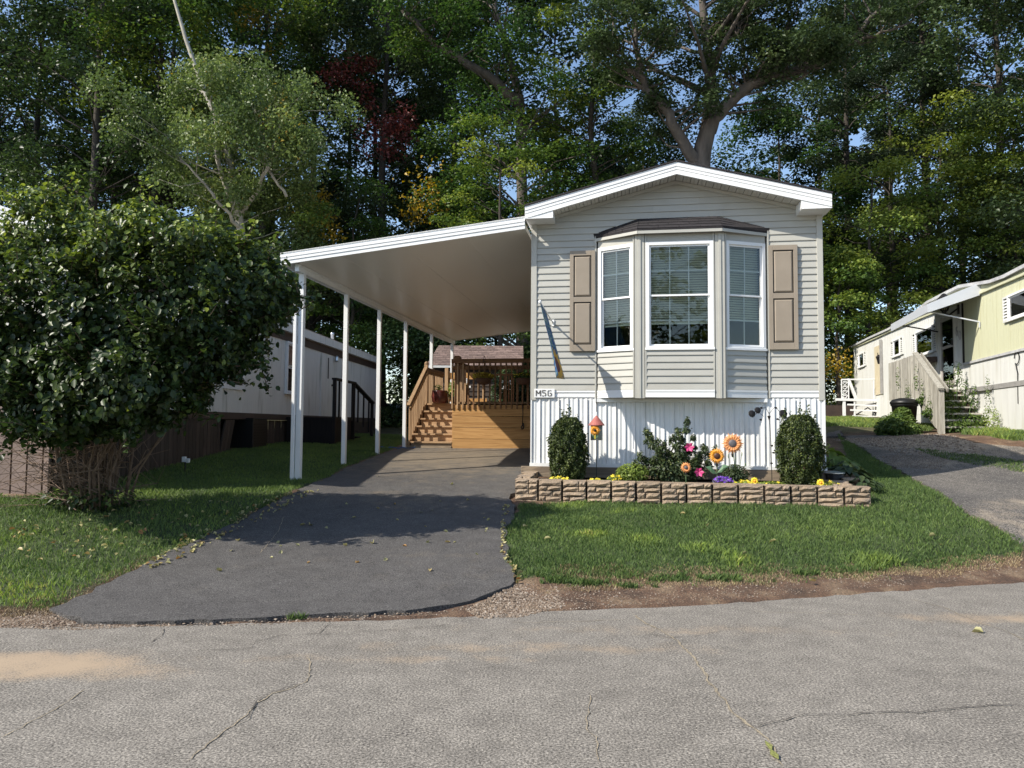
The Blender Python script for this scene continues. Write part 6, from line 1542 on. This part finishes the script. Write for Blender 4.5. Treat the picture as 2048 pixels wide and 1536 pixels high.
# lime plant
e = empty('lime_plant', bed(1.55, -.55), HRZ, 'small lime green leafy plant between the birdhouse and the flowering shrub', 'plant')
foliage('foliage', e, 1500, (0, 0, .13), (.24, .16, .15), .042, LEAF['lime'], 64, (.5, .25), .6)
# yellow pansies, purple flowers
def clump(name, label, cat, t, w, n, mat, lmat, seed, petals=5, sz=.026, hh=.07, grp=None, s=-.66, zz=.68):
    e = empty(name, bed(t, s, zz), HRZ, label, cat, grp); foliage('foliage', e, int(400 * w / .2), (0, 0, hh * .45), (w, .09, hh * .6), .035, lmat, seed, (.6, .2), .45)
    flowers_mesh('flowers', n, w * .95, hh, sz, mat, seed + 1, e, petals=petals)
    if mat is M['yellow']: flowers_mesh('flower_centres', int(n * .6), w * .8, hh * 1.02, sz * .35, M['brown_disc'], seed + 1, e, petals=4)
    return e
YG = 'yellow pansy clumps along the planter wall'
clump('yellow_pansies', 'yellow pansies at the foot of the left boxwood', 'flowers', .52, .19, 26, M['yellow'], LEAF['weed'], 410, grp=YG)
clump('yellow_pansies', 'low yellow pansies just left of the birdhouse pole foot and wall', 'flowers', 1.04, .13, 12, M['yellow'], LEAF['weed'], 412, grp=YG, hh=.05)
clump('yellow_pansies', 'taller yellow pansies beside the lime green plant', 'flowers', 1.29, .11, 18, M['yellow'], LEAF['weed'], 414, grp=YG, hh=.10)
clump('yellow_pansies', 'yellow blooms right of the purple flowers', 'flowers', 3.10, .18, 20, M['yellow'], LEAF['lime'], 416, grp=YG, hh=.06)
clump('yellow_pansies', 'yellow blooms and light green leaves left of the right boxwood', 'flowers', 3.45, .2, 6, M['yellow'], LEAF['lime'], 420, grp=YG, hh=.06)
clump('yellow_pansies', 'yellow blooms in front of the right boxwood', 'flowers', 4.18, .22, 12, M['yellow'], LEAF['lime'], 422, grp=YG, hh=.07)
clump('purple_petunias', 'purple petunias spilling over the planter wall', 'flowers', 2.80, .15, 60, M['purple'], LEAF['weed'], 424, hh=.10, sz=.028)
e = empty('mixed_perennials', bed(3.02, -.35), HRZ, 'dark green low plants with thin seed stalks behind the purple flowers', 'plant')
foliage('foliage', e, 700, (0, 0, .12), (.2, .14, .15), .06, LEAF['rose'], 71, (.3, .2), .35)
m_ = MB(); 
for dx, zz in ((-.10, .42), (.0, .38), (.09, .45), (.14, .30)): m_.tube([(dx * .4, 0, 0), (dx, 0, zz)], .003, 4); m_.lathe([(.002, zz - .06), (.008, zz - .03), (.002, zz)], (dx, 0, 0), 5)
m_.build('seed_stalks', M['stemgreen'], e)
# birdhouse on a pole
bp0 = bed(1.03, -.36); e = empty('birdhouse', bp0, HRZ, 'round birdhouse with red cone roof and a sunflower front on a thin pole', 'birdhouse')
m_ = MB(); m_.tube([(0, 0, 0), (0, 0, .62)], .006, 6); m_.tube([(0, .0, 1.02), (.0, 0, 1.22), (.012, 0, 1.25)], .006, 6); m_.build('pole', M['iron'], e)
m_ = MB(); m_.lathe([(.085, .60), (.088, .605), (.088, .83), (.07, .84)], n=18); m_.build('body', M['birdgrey'], e, True)
m_ = MB(); m_.lathe([(.120, .815), (.122, .825), (.012, .96), (.006, .965)], n=20); m_.build('roof', M['red_roof'], e)
def sunflower(parent, c, R0, R1, n, pm_, dm_, tilt=0.0, depth=.01, name='petal', scale_l=1.0, ring2=True):
    """petals as separate blades round a domed seed head, facing the road"""
    c = Vector(c)
    for ring in ((0, 1) if ring2 else (0,)):
        for k in range(n):
            a = 6.283 * (k + .5 * ring) / n; rr = random.Random(k * 3 + ring); L_ = (R1 - R0 * .7) * (1 if ring == 0 else .86) * rr.uniform(.9, 1.08); w_ = 6.283 * R1 / n * .29
            d = Vector((math.cos(a), 0, math.sin(a))); s = Vector((-d.z, 0, d.x)); y0 = -depth * (1 + ring)
            p0 = c + d * R0 * .7 + Vector((0, y0, 0)); m_ = MB()
            pts = [p0 - s * w_ * .4, p0 + d * L_ * .5 - s * w_ + Vector((0, -.006, 0)), p0 + d * L_ + Vector((0, .008, 0)), p0 + d * L_ * .5 + s * w_ + Vector((0, -.006, 0)), p0 + s * w_ * .4, p0 + d * L_ * .5 + Vector((0, -.013, 0))]
            m_.add(pts, [(0, 1, 5), (1, 2, 5), (2, 3, 5), (3, 4, 5), (4, 0, 5)]); m_.build(name, pm_, parent)
    m_ = MB(); m_.M = Matrix.Translation(c) @ Matrix.Rotation(R(90), 4, 'X'); m_.lathe([(R0, .0), (R0, .012), (R0 * .8, .026), (R0 * .4, .036), (.002, .038)], n=20); m_.build('seed_disc', dm_, parent, True)
    if R0 > .03:
        m_ = MB(); r = random.Random(1)
        for i in range(60):
            q_ = R0 * .86 * math.sqrt((i + .5) / 60); a = i * 2.4; x, z = c.x + q_ * math.cos(a), c.z + q_ * math.sin(a); y = c.y - .026 - .012 * (1 - (q_ / R0) ** 2); h_ = R0 * .06
            m_.add([(x - h_, y, z), (x + h_, y, z), (x, y, z + h_), (x, y - .004, z)], [(0, 1, 3), (1, 2, 3), (2, 0, 3)])
        m_.build('seeds', dm_, parent, kind='stuff')
sunflower(e, (-.018, -.09, .745), .020, .085, 13, M['yellow'] if False else M['amber'], M['black'], depth=.004)
m_ = MB(); m_.box(-.024, -.012, -.094, -.088, .62, .68); m_.build('painted_stem', M['yellow'], e)
m_ = MB(); 
for sx_ in (-1, 1): m_.add([(-.018, -.093, .625), (-.018 + sx_ * .035, -.093, .64), (-.018 + sx_ * .055, -.088, .685), (-.018 + sx_ * .02, -.094, .665)], [(0, 1, 2, 3)])
m_.build('painted_leaves', M['leafpaint'], e)
# three metal sunflower stakes and two little ones
def stake(t, s, zc, R0, R1, n, pm_, dm_, label, leaf=False, name='sunflower_stake', grp='metal sunflower stakes in the planter', lean=0):
    e = empty(name, bed(t, s), HRZ, label, 'garden stake', grp)
    m_ = MB(); m_.tube([(lean, .01, 0), (lean * .3, .01, zc * .6), (0, .012, zc)], .006, 6); m_.build('stem', M['stemgreen'], e)
    m_ = MB(); m_.M = Matrix.Translation((0, .018, zc - R1 * .95)); m_.lathe([(.008, -.05), (.018, -.01), (.008, .03)], n=8); m_.build('collar', M['iron'], e)
    sunflower(e, (0, 0, zc), R0, R1, n, pm_, dm_)
    if leaf:
        for sx_, zz, L_ in ((-1, .20, .16), (1, .22, .15)):
            l_ = MB(); l_.add([(0, 0, zz - .05), (sx_ * L_ * .4, -.02, zz - .04), (sx_ * L_, -.03, zz + .05), (sx_ * L_ * .55, -.01, zz + .07), (sx_ * L_ * .5, -.03, zz + .01)], [(0, 1, 4), (1, 2, 4), (2, 3, 4), (3, 0, 4)]); l_.build('metal_leaf', M['leafpaint'], e)
    return e
def tz(px, py, s_):   # pixel on a plane s_ in front of the wall -> (t, height over the bed)
    p = onplane(px, py, HO + HV * s_, HV) - HO; return p.dot(HU), p.z - .685
t_, z_ = tz(1465, 887, -.30); stake(t_, -.30, z_, .066, .158, 16, M['orange_pale'], M['grey_disc'], 'largest and tallest orange metal sunflower with grey centre', lean=.06)
t_, z_ = tz(1434, 912, -.74); stake(t_, -.74, z_, .052, .118, 20, M['amber'], M['brown_disc'], 'middle-sized amber metal sunflower with brown centre and green leaves', True)
t_, z_ = tz(1372, 935, -.72); stake(t_, -.72, z_, .032, .080, 15, M['orange_pale'], M['grey_disc'], 'smallest orange metal sunflower low in front of the flowering shrub')
for (px, py, lab) in ((1509, 962, 'little yellow metal sunflower right of the purple flowers'), (1641, 967, 'little yellow metal sunflower in front of the right boxwood')):
    t_, z_ = tz(px, py, -.78); stake(t_, -.78, max(.06, z_), .024, .058, 13, M['yellow'], M['amber'], lab, name='small_sunflower', grp='little yellow sunflowers on the planter wall')
# dark metal flower stake arching over
e = empty('arched_flower_stake', bed(3.52, -.36), HRZ, 'dark wilted metal flower stake arching beside the right boxwood', 'garden stake')
m_ = MB(); m_.tube([(0, 0, 0), (-.01, 0, .6), (-.03, 0, 1.02)], .005, 6); m_.tube([(-.03, 0, 1.0), (-.08, 0, 1.10), (-.16, -.02, 1.06), (-.22, -.03, .99)], .004, 5); m_.tube([(-.03, 0, 1.0), (.05, 0, 1.10), (.11, 0, 1.04), (.15, 0, .98)], .004, 5); m_.tube([(-.2, -.02, 1.04), (-.1, 0, .96)], .003, 4); m_.build('stem', M['iron'], e)
for (dx, zz, s) in ((-.27, 1.0, .055), (-.19, 1.05, .05), (.16, 1.0, .065)):
    m_ = MB(); m_.M = Matrix.Translation((dx, -.02, zz)) @ Matrix.Rotation(R(75), 4, 'X') @ Matrix.Rotation(R(20), 4, 'Y'); m_.lathe([(.006, -.03), (s * .7, -.02), (s, .0), (s * .85, .02), (s * .3, .03)], n=9); m_.build('flower_head', M['iron'], e)
m_ = MB()
for (dx, zz) in ((-.16, 1.09), (-.17, .92), (.04, 1.09), (.06, .93), (-.02, .55), (.0, .45), (-.03, .3)): m_.add([(dx, 0, zz), (dx + .03, -.01, zz + .012), (dx + .05, 0, zz - .012), (dx + .02, 0, zz - .02)], [(0, 1, 2, 3)])
m_.M = Matrix.Translation((-.03, 0, .96)); m_.lathe([(.004, -.05), (.022, 0), (.024, .012)], n=8); m_.build('metal_leaves', M['iron'], e)
blades('grass_strip', [gp(*p) for p in ((1825, 902), (1900, 906), (1990, 918), (2046, 926), (2046, 948), (1985, 938), (1890, 922))], 5000, .05, .010, 74, (.35, .2), dry=.3)
# hostas by the right corner
for i, (t, s, w_, lab, mt, sz_, hh) in enumerate(((4.62, .75, .36, 'light green hosta on the shaded right side of the home', 'lime', .24, .42), (4.66, .15, .32, 'dark bluish arching plant at the right corner of the home', 'rose', .20, .34), (4.75, -.3, .25, 'dark green plant behind the right end of the planter', 'rose', .14, .22))):
    x, y = hw(t, s); e = empty('hosta', (x, y, h1(x, y)), HRZ, lab, 'plant'); r = np.random.default_rng(i + 3); n = 60; a = r.uniform(0, 6.28, n); q_ = r.random(n) ** .6
    p = np.stack([w_ * q_ * np.cos(a), w_ * q_ * np.sin(a), hh * (1 - q_ * .55) * r.uniform(.6, 1, n)], 1); ax = np.stack([np.cos(a), np.sin(a), -.3 + 0 * a], 1); nn = np.stack([np.cos(a) * .5, np.sin(a) * .5, 1 + 0 * a], 1) + r.normal(size=(n, 3)) * .2
    V, T = big_leaves(p, nn, ax, r.uniform(.7, 1.1, n) * sz_, .5, .12); link('leaves', np_mesh('leaves', V, T, 4, LEAF[mt], {'tint': np.repeat(r.random(n) * (.5 if mt == 'lime' else .6), 6)}, True), e)
x, y = hw(W + .10, -.08); e = empty('gutter_block', (x, y, .6), HRZ, 'dark round drain pot at the right corner of the skirting', 'drain')
m_ = MB(); m_.lathe([(.10, 0), (.13, .22), (.12, .23)], n=14); m_.build('pot', M['iron'], e, True); m_ = MB(); m_.lathe([(.14, .235), (.14, .25), (.02, .27)], n=14); m_.build('cap', M['galv'], e)
# plants around the old home
p = RM @ Vector((-1.62, -2.1, 0)); e = empty('green_shrub', (p.x, p.y, h1(p.x, p.y)), RR, 'bright green low shrub in front of the grey board screen', 'shrub')
for k, (dx, dy, zz, rr_) in enumerate(((0, 0, .25, .36), (.1, .5, .30, .34), (-.1, -.35, .2, .28), (0, 1.0, .25, .30), (.15, -.5, .1, .2), (.05, 1.5, .15, .28), (-.2, .4, .12, .3), (.1, .25, .5, .2))): foliage('foliage', e, 1000, (dx, dy, zz), (rr_, rr_ * 1.1, rr_ * .85), .07, LEAF['weed'], 90 + k, (.42, .3), .6, shell=.4)
p = RM @ Vector((-.5, -1.9, 0)); e = empty('overgrown_weeds', (p.x, p.y, h1(p.x, p.y)), RR, 'green weeds growing through the grey steps of the old home', 'weeds')
for k in range(6):
    foliage('foliage', e, 620, (r.uniform(-.35, .35), -.95 + k * .33, .10 + k * .16), (.42, .16, .15), .07, LEAF['weed'], 92 + k, (.35, .28), .6)
for k, (dx, dy, zz) in enumerate(((.15, .6, 1.35), (.30, .4, 1.65), (.36, .1, 1.2), (.45, -.2, 1.05), (-.2, .2, 1.0))):
    m_ = MB(); m_.tube([(dx * .6, dy, .3), (dx, dy, zz)], .008, 4); m_.build('stalk', M['stemgreen'], e); foliage('foliage', e, 110, (dx * .9, dy, zz - .3), (.10, .12, .36), .06, LEAF['weed'], 110 + k, (.3, .25), .6)
p = RM @ Vector((-.15, -3.3, 0)); e = empty('wall_weeds', (p.x, p.y, h1(p.x, p.y)), RR, 'pale weeds along the foot of the white skirting right of the steps', 'weeds')
foliage('foliage', e, 300, (0, 0, .25), (.12, .4, .3), .05, LEAF['lime'], 130, (.6, .3), .5); foliage('foliage', e, 120, (0, .15, .75), (.06, .1, .5), .05, LEAF['weed'], 131, (.5, .3), .5)
p = RM @ Vector((XF - .03, -1.4, 0)); e = empty('climbing_vine', (p.x, p.y, 2.4), RR, 'thin vine climbing over the grey board screen', 'vine')
for k, (dy, dz, n_) in enumerate(((2.0, .4, 60), (.2, .3, 70), (-.3, -.1, 80), (1.1, .0, 50), (-.9, -.4, 60), (.9, -.15, 90))): foliage('leaves', e, n_, (-.03, dy, dz), (.03, .12, .35), .05, LEAF['weed'], 140 + k, (.4, .3), .5)

# ------------------------------------------------------------------ trees
def XY(px, Y): q_ = P(px, 700, Y); return q_.x, q_.y
# dark tall trees at the far left
specs = [
 (-60, 33, 24, .32, 4.6, .12, 'dark', 1), (60, 37, 25, .28, 4.2, .15, 'dark', 2), (175, 31, 24, .26, 3.8, .16, 'dark', 3), (215, 41, 24, .3, 4.4, .15, 'dark', 4), (330, 39, 26, .3, 4.6, .18, 'maple', 5),
 (620, 40, 26, .3, 4.4, .12, 'oak', 6), (760, 38, 26, .32, 4.4, .12, 'oak', 7), (900, 41, 26, .3, 4.2, .10, 'maple', 8)]
names = ['dark tree whose trunk stands at the far left edge of the wood', 'dark tree second from the left edge, above the long white home', 'slender dark tree with an upright trunk behind the big shrub', 'dark background tree left of the pale-barked tree', 'tall green tree whose top shows left of the leaning pale trunk',
 'greyish-green tree between the pale-barked tree and the red leaves', 'tree carrying the red leaf sprays above the carport roof', 'green tree behind the carport just left of the forked trunk']
for (px, Y_, Ht, r0, sp, z0, lf, sd), nm in zip(specs, names):
    x, y = XY(px, Y_); acc = ()
    if sd == 7: acc = ((690, 145, 36, .9, 500, LEAF['red']), (715, 120, 36, .5, 260, LEAF['red']), (760, 285, 35, 1.1, 800, LEAF['red']), (805, 262, 35, .7, 420, LEAF['red']), (850, 400, 34, 1.3, 500, LEAF['yellow']), (730, 190, 36, .5, 160, LEAF['red']))
    if sd == 6: acc = ((645, 440, 34, .9, 420, LEAF['yellow']), (610, 200, 38, .6, 120, LEAF['yellow']), (505, 40, 36, .8, 260, LEAF['yellow']))
    if sd == 5: acc = ((293, 92, 37, .5, 160, LEAF['yellow']), (400, 60, 37, .5, 90, LEAF['yellow']))
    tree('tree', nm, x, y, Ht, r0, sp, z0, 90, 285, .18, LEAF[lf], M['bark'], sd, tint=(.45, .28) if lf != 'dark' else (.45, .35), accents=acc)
# pale-barked tree with two leaning trunks, hanging olive foliage
Yb = 28.0; x, y = XY(492, Yb)
pth = [P(492, 800, Yb), P(490, 640, Yb), P(482, 460, Yb), P(462, 330, Yb), P(440, 250, Yb), P(408, 180, Yb), P(372, 80, Yb), P(340, -30, Yb), P(330, -120, Yb)]
limbs = [([P(478, 440, Yb), P(430, 320, Yb - .6), P(425, 220, Yb - 1)], .13), ([P(482, 460, Yb), P(450, 420, Yb - 1), P(395, 350, Yb - 1.6), P(330, 270, Yb - 1.8)], .08), ([P(570, 395, Yb - .8), P(545, 350, Yb - .9), P(528, 300, Yb - 1), P(520, 240, Yb - 1), P(500, 200, Yb - .8)], .06), ([P(486, 430, Yb), P(540, 330, Yb - 1.2), P(560, 250, Yb - 1.4)], .09)]
tree('pale_barked_tree', 'pale-barked leaning tree with drooping olive-green leaves', x, y, 14.5, .20, 2.7, .30, 60, 420, .13, LEAF['olive'], M['bark_pale'], 31, path=pth, limbs=limbs, tint=(.58, .22), cl=(.78, .95), upb=.35, tilt=.8, back=1.5, accents=())
x, y = XY(300, 33); tree('tree', 'bright green crown high above the big shrub, left of the pale trunk', x, y, 24, .22, 3.9, .55, 70, 330, .16, LEAF['maple'], M['bark'], 27, tint=(.55, .25))
x, y = XY(520, 35); tree('tree', 'green crown with orange sprays high above the pale-barked tree', x, y, 25, .22, 3.6, .55, 60, 330, .16, LEAF['maple'], M['bark'], 28, tint=(.48, .25), accents=((500, 45, 34, .7, 260, LEAF['yellow']), (540, 100, 34, .4, 90, LEAF['yellow'])))
# forked tree with a leaning pale-patched trunk
Yf = 34.0; x, y = XY(1045, Yf)
pth = [P(1048, 820, Yf), P(1046, 600, Yf), P(1044, 400, Yf), P(1040, 200, Yf), P(1020, 120, Yf), P(990, 20, Yf), P(980, -140, Yf)]
limbs = [([P(1040, 215, Yf), P(990, 160, Yf - .5), P(920, 115, Yf - 1), P(860, 80, Yf - 1.2), P(800, 10, Yf - 1.4), P(780, -60, Yf - 1.4)], .26)]
tree('forked_tree', 'tall tree with a thick bare limb leaning left above the carport roof', x, y, 25, .36, 4.3, .12, 90, 330, .16, LEAF['maple'], M['bark_grey'], 32, path=pth, limbs=limbs, tint=(.38, .22))
x, y = XY(1190, 33.5); tree('yellow_green_tree', 'yellow-green layered tree between the forked tree and the great oak', x, y, 23, .24, 3.1, .16, 80, 330, .16, LEAF['maple'], M['bark'], 33, tint=(.66, .22), cl=(1.05, .26))
x, y = XY(1000, 30); tree('young_maple', 'young light green maple seen over the high end of the carport roof', x, y, 12.5, .14, 2.6, .12, 34, 260, .15, LEAF['maple'], M['bark'], 34, tint=(.62, .22), cl=(.95, .26))
x, y = XY(700, 31); tree('young_maple', 'mid-green small tree seen between the carport posts and over the roof edge', x, y, 10.5, .13, 2.6, .10, 34, 260, .15, LEAF['maple'], M['bark'], 35, tint=(.5, .25), cl=(.95, .3), accents=((643, 470, 30, .5, 160, LEAF['yellow']),))
x, y = XY(600, 29); tree('young_maple', 'small bright tree just behind the roof of the long white home', x, y, 9.0, .12, 2.2, .10, 28, 260, .15, LEAF['maple'], M['bark'], 36, tint=(.62, .22), cl=(.9, .3))
x, y = XY(860, 36); tree('small_tree', 'dark small tree behind the garden shed', x, y, 9.5, .14, 3.0, .08, 30, 260, .16, LEAF['dark'], M['bark'], 37)
x, y = XY(990, 40); tree('small_tree', 'dark bushy tree in shade right of the shed roof', x, y, 9.5, .14, 3.2, .05, 34, 260, .17, LEAF['dark'], M['bark'], 38)
# great oak
Yo = 30.0; x, y = XY(1398, Yo); o_ = lambda a, b_, d=0: P(a, b_, Yo + d)
pth = [o_(1392, 620), o_(1394, 460), o_(1398, 360), o_(1405, 300), o_(1418, 250), o_(1424, 200), o_(1420, 140), o_(1412, 70), o_(1400, -40), o_(1395, -130)]
limbs = [
 ([o_(1398, 335), o_(1365, 280, -.3), o_(1335, 230, -.6), o_(1300, 185, -.8), o_(1280, 150, -1), o_(1272, 90, -1), o_(1262, 10, -1)], .27),
 ([o_(1292, 160, -.9), o_(1260, 140, -1.2), o_(1235, 90, -1.4), o_(1220, 20, -1.4)], .10),
 ([o_(1415, 260), o_(1445, 215, -.2), o_(1490, 175, -.5), o_(1545, 150, -.8), o_(1600, 135, -1), o_(1655, 120, -1.2), o_(1700, 80, -1.3), o_(1760, 20, -1.4)], .30),
 ([o_(1420, 130), o_(1445, 80, .4), o_(1480, 40, .6), o_(1520, -20, .8)], .18),
 ([o_(1548, 150, -.8), o_(1555, 110, -.9), o_(1570, 60, -1), o_(1590, -20, -1)], .16),
 ([o_(1500, 170, -.5), o_(1492, 130, -.8), o_(1478, 80, -.9), o_(1470, 50, -.9)], .07),
 ([o_(1560, 158, -.8), o_(1600, 158, -1.1), o_(1615, 148, -1.2), o_(1598, 146, -1.3)], .07),
 ([o_(1700, 88, -1.3), o_(1760, 70, -1.6), o_(1830, 40, -1.6)], .09),
 ([o_(1298, 110, -1), o_(1350, 70, -1.2), o_(1375, 30, -1.2)], .06)]
OAK = tree('great_oak', 'great spreading oak with thick bare limbs rising behind the home', x, y, 24, .52, 5.5, .62, 34, 260, .15, LEAF['oak'], M['bark_grey'], 39, path=pth, limbs=limbs, tint=(.45, .25), cl=(.85, .45))
# right-hand trees
for (px, Y_, Ht, r0, sp, z0, lf, sd, nm, tn, cl_) in [
  (1290, 42, 17, .25, 4.2, .06, 'dark', 41, 'dark tree filling the gap behind the oak on its left', (.4, .25), (1.15, .5)),
  (1560, 40, 16.5, .25, 4.6, .06, 'maple', 42, 'dull green tree low behind the right slope of the roof', (.30, .2), (1.15, .5)),
  (1700, 40, 25, .3, 4.6, .12, 'oak', 43, 'tall dark tree right of the oak with a long arching limb', (.35, .25), (1.15, .5)),
  (1860, 38, 26, .3, 4.6, .15, 'dark', 44, 'tall dark tree above the roof of the old home', (.5, .3), (1.15, .5)),
  (2010, 35, 25, .3, 4.6, .15, 'oak', 45, 'tall tree cut by the right edge of the picture', (.45, .3), (1.15, .5)),
  (2150, 31, 23, .3, 4.6, .15, 'oak', 46, 'tree standing outside the right edge whose boughs reach in', (.45, .3), (1.15, .5)),
  (1740, 33.5, 11.6, .16, 3.3, .04, 'maple', 47, 'light green maple behind the far end of the old home', (.86, .2), (1.1, .32)),
  (1885, 35, 14.5, .18, 3.6, .05, 'maple', 48, 'broad light green maple with layered boughs above the awning', (.88, .2), (1.15, .3)),
  (2040, 33, 13.5, .16, 3.2, .05, 'maple', 49, 'green maple above the yellow wall at the right edge', (.74, .22), (1.1, .35)),
  (1675, 31.5, 7.2, .10, 1.9, .03, 'maple', 50, 'low yellowing tree beside the right corner of the main home', (.75, .22), (.9, .35))]:
    x, y = XY(px, Y_); tree('tree' if sd < 47 else 'maple', nm, x, y, Ht, r0, sp, z0, 76 if Ht > 12 else 40, 290, .18 if sd < 47 else .15, LEAF[lf], M['bark'], sd, tint=tn, cl=cl_, accents=(((1665, 745, 31, .7, 300, LEAF['yellow']),) if sd == 50 else ()))
x, y = XY(1790, 36.5); tree('pine', 'soft-needled dark pine between the oak and the maples', x, y, 17.5, .22, 3.4, .35, 44, 420, .22, LEAF['pine'], M['bark'], 51, tint=(.5, .25), cl=(.8, .35), aspect=.12)
for i, (px, Y_, Ht, nm) in enumerate(((-330, 33, 23, 'tree of the wood beyond the left edge of the picture'), (-640, 32, 22, 'last tree of the wood far beyond the left edge'), (2420, 32, 22, 'last tree of the wood far beyond the right edge'))):
    x, y = XY(px, Y_); tree('tree', nm, x, y, Ht, .3, 5.0, .1, 60, 160, .26, LEAF['dark' if i < 2 else 'oak'], M['bark'], 55 + i, tint=(.5, .28))
# far filler trees and undergrowth
def mass(name, label, x0, x1, y, zlo, zhi, n, ls, mat, seed, tn, dy=2.2):
    r = np.random.default_rng(seed); K = int((x1 - x0) * 1.6); cx = r.uniform(x0, x1, K); cy = y + r.normal(size=K) * dy; cz_ = r.uniform(zlo, zhi, K) ; q_ = r.uniform(.7, 1.5, K)
    j = r.integers(0, K, n); g = r.normal(size=(n, 3)); g /= np.linalg.norm(g, axis=1, keepdims=True); g *= r.random((n, 1)) ** .4
    p = np.stack([cx[j], cy[j], cz_[j]], 1) + g * q_[j][:, None] * np.array([1.2, 1.2, .7]); t_ = np.clip(tn[0] + r.normal(size=K)[j] * tn[1] + r.normal(size=n) * .12, 0, 1)
    o = link(name, leaf_mesh(name, p, g * .5 + np.array([0, 0, .9]) + r.normal(size=(n, 3)) * .5, r.uniform(.7, 1.2, n) * ls, t_, mat, .7, .15, seed)); tag(o, label, None, None, 'stuff'); return o
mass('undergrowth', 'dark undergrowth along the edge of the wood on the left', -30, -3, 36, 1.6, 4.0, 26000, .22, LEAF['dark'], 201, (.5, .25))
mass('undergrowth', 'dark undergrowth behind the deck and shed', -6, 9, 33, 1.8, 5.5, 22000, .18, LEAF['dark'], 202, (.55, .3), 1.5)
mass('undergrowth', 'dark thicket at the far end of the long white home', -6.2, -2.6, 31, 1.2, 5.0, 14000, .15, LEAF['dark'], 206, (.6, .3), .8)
for i, (t, lab) in enumerate(((-2.3, 'dark shrub added as shade behind the deck rail nearest the stairs'), (-1.5, 'dark shrub added as shade behind the middle of the deck rail'), (-.7, 'dark shrub added as shade behind the deck rail beside the home'))):  # shrubs added and leafed dark to stand in for shade behind the rail
    x, y = hw(t, 11.9); e = empty('dark_filler_shrub', (x, y, h1(x, y)), 0, lab, 'shrub', 'dark shrubs added as shade behind the deck')
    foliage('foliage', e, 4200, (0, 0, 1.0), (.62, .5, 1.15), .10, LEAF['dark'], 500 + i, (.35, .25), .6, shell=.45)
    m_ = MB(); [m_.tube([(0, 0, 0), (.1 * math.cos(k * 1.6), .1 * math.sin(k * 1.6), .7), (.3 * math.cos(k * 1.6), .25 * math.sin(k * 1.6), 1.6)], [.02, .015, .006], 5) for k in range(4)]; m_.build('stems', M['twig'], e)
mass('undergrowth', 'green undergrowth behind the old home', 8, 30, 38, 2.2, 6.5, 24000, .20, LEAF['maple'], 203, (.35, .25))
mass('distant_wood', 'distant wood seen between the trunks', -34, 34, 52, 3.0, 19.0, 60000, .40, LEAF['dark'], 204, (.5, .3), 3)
k = 0
for (px, Y_, Ht) in ((-20, 44, 23), (130, 46, 25), (420, 45, 27), (540, 47, 27), (690, 46, 27), (745, 43, 26), (830, 47, 28), (960, 46, 28), (1110, 45, 27), (1260, 47, 15), (1640, 46, 24), (1780, 47, 27), (1930, 46, 27), (2080, 44, 25)):
    x, y = XY(px, Y_); nm = ['far-left filler tree of the back row', 'back-row tree seen over the long white home', 'back-row tree behind the leaning pale trunk', 'back-row tree right of the pale-barked tree', 'back-row tree behind the red leaves', 'back-row tree just right of the red leaves', 'back-row tree over the middle of the carport roof', 'back-row tree left of the forked trunk', 'back-row tree behind the yellow-green tree', 'back-row tree left of the oak crown', 'back-row tree right of the oak trunk', 'back-row tree behind the pine', 'back-row tree above the maples on the right', 'back-row tree at the upper right corner'][k]
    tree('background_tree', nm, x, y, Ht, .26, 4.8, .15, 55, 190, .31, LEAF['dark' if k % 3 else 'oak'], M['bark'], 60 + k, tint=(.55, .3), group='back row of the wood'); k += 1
# trees across the road behind the photographer, seen mirrored in the panes
for i, (x, y, Ht) in enumerate(((-14, -24, 13), (-3, -27, 15), (8, -25, 13), (18, -22, 12))):
    tree('roadside_tree', ['leftmost', 'second', 'third', 'rightmost'][i] + ' tree across the road behind the viewer', x, y, Ht, .25, 4.8, .12, 40, 45, .5, LEAF['maple'], M['bark'], 90 + i, tint=(.5, .2), group='trees across the road')
print('LEAVES', TREE_N, 'tris', sum(len(o.data.polygons) for o in bpy.data.objects if o.type == 'MESH'))
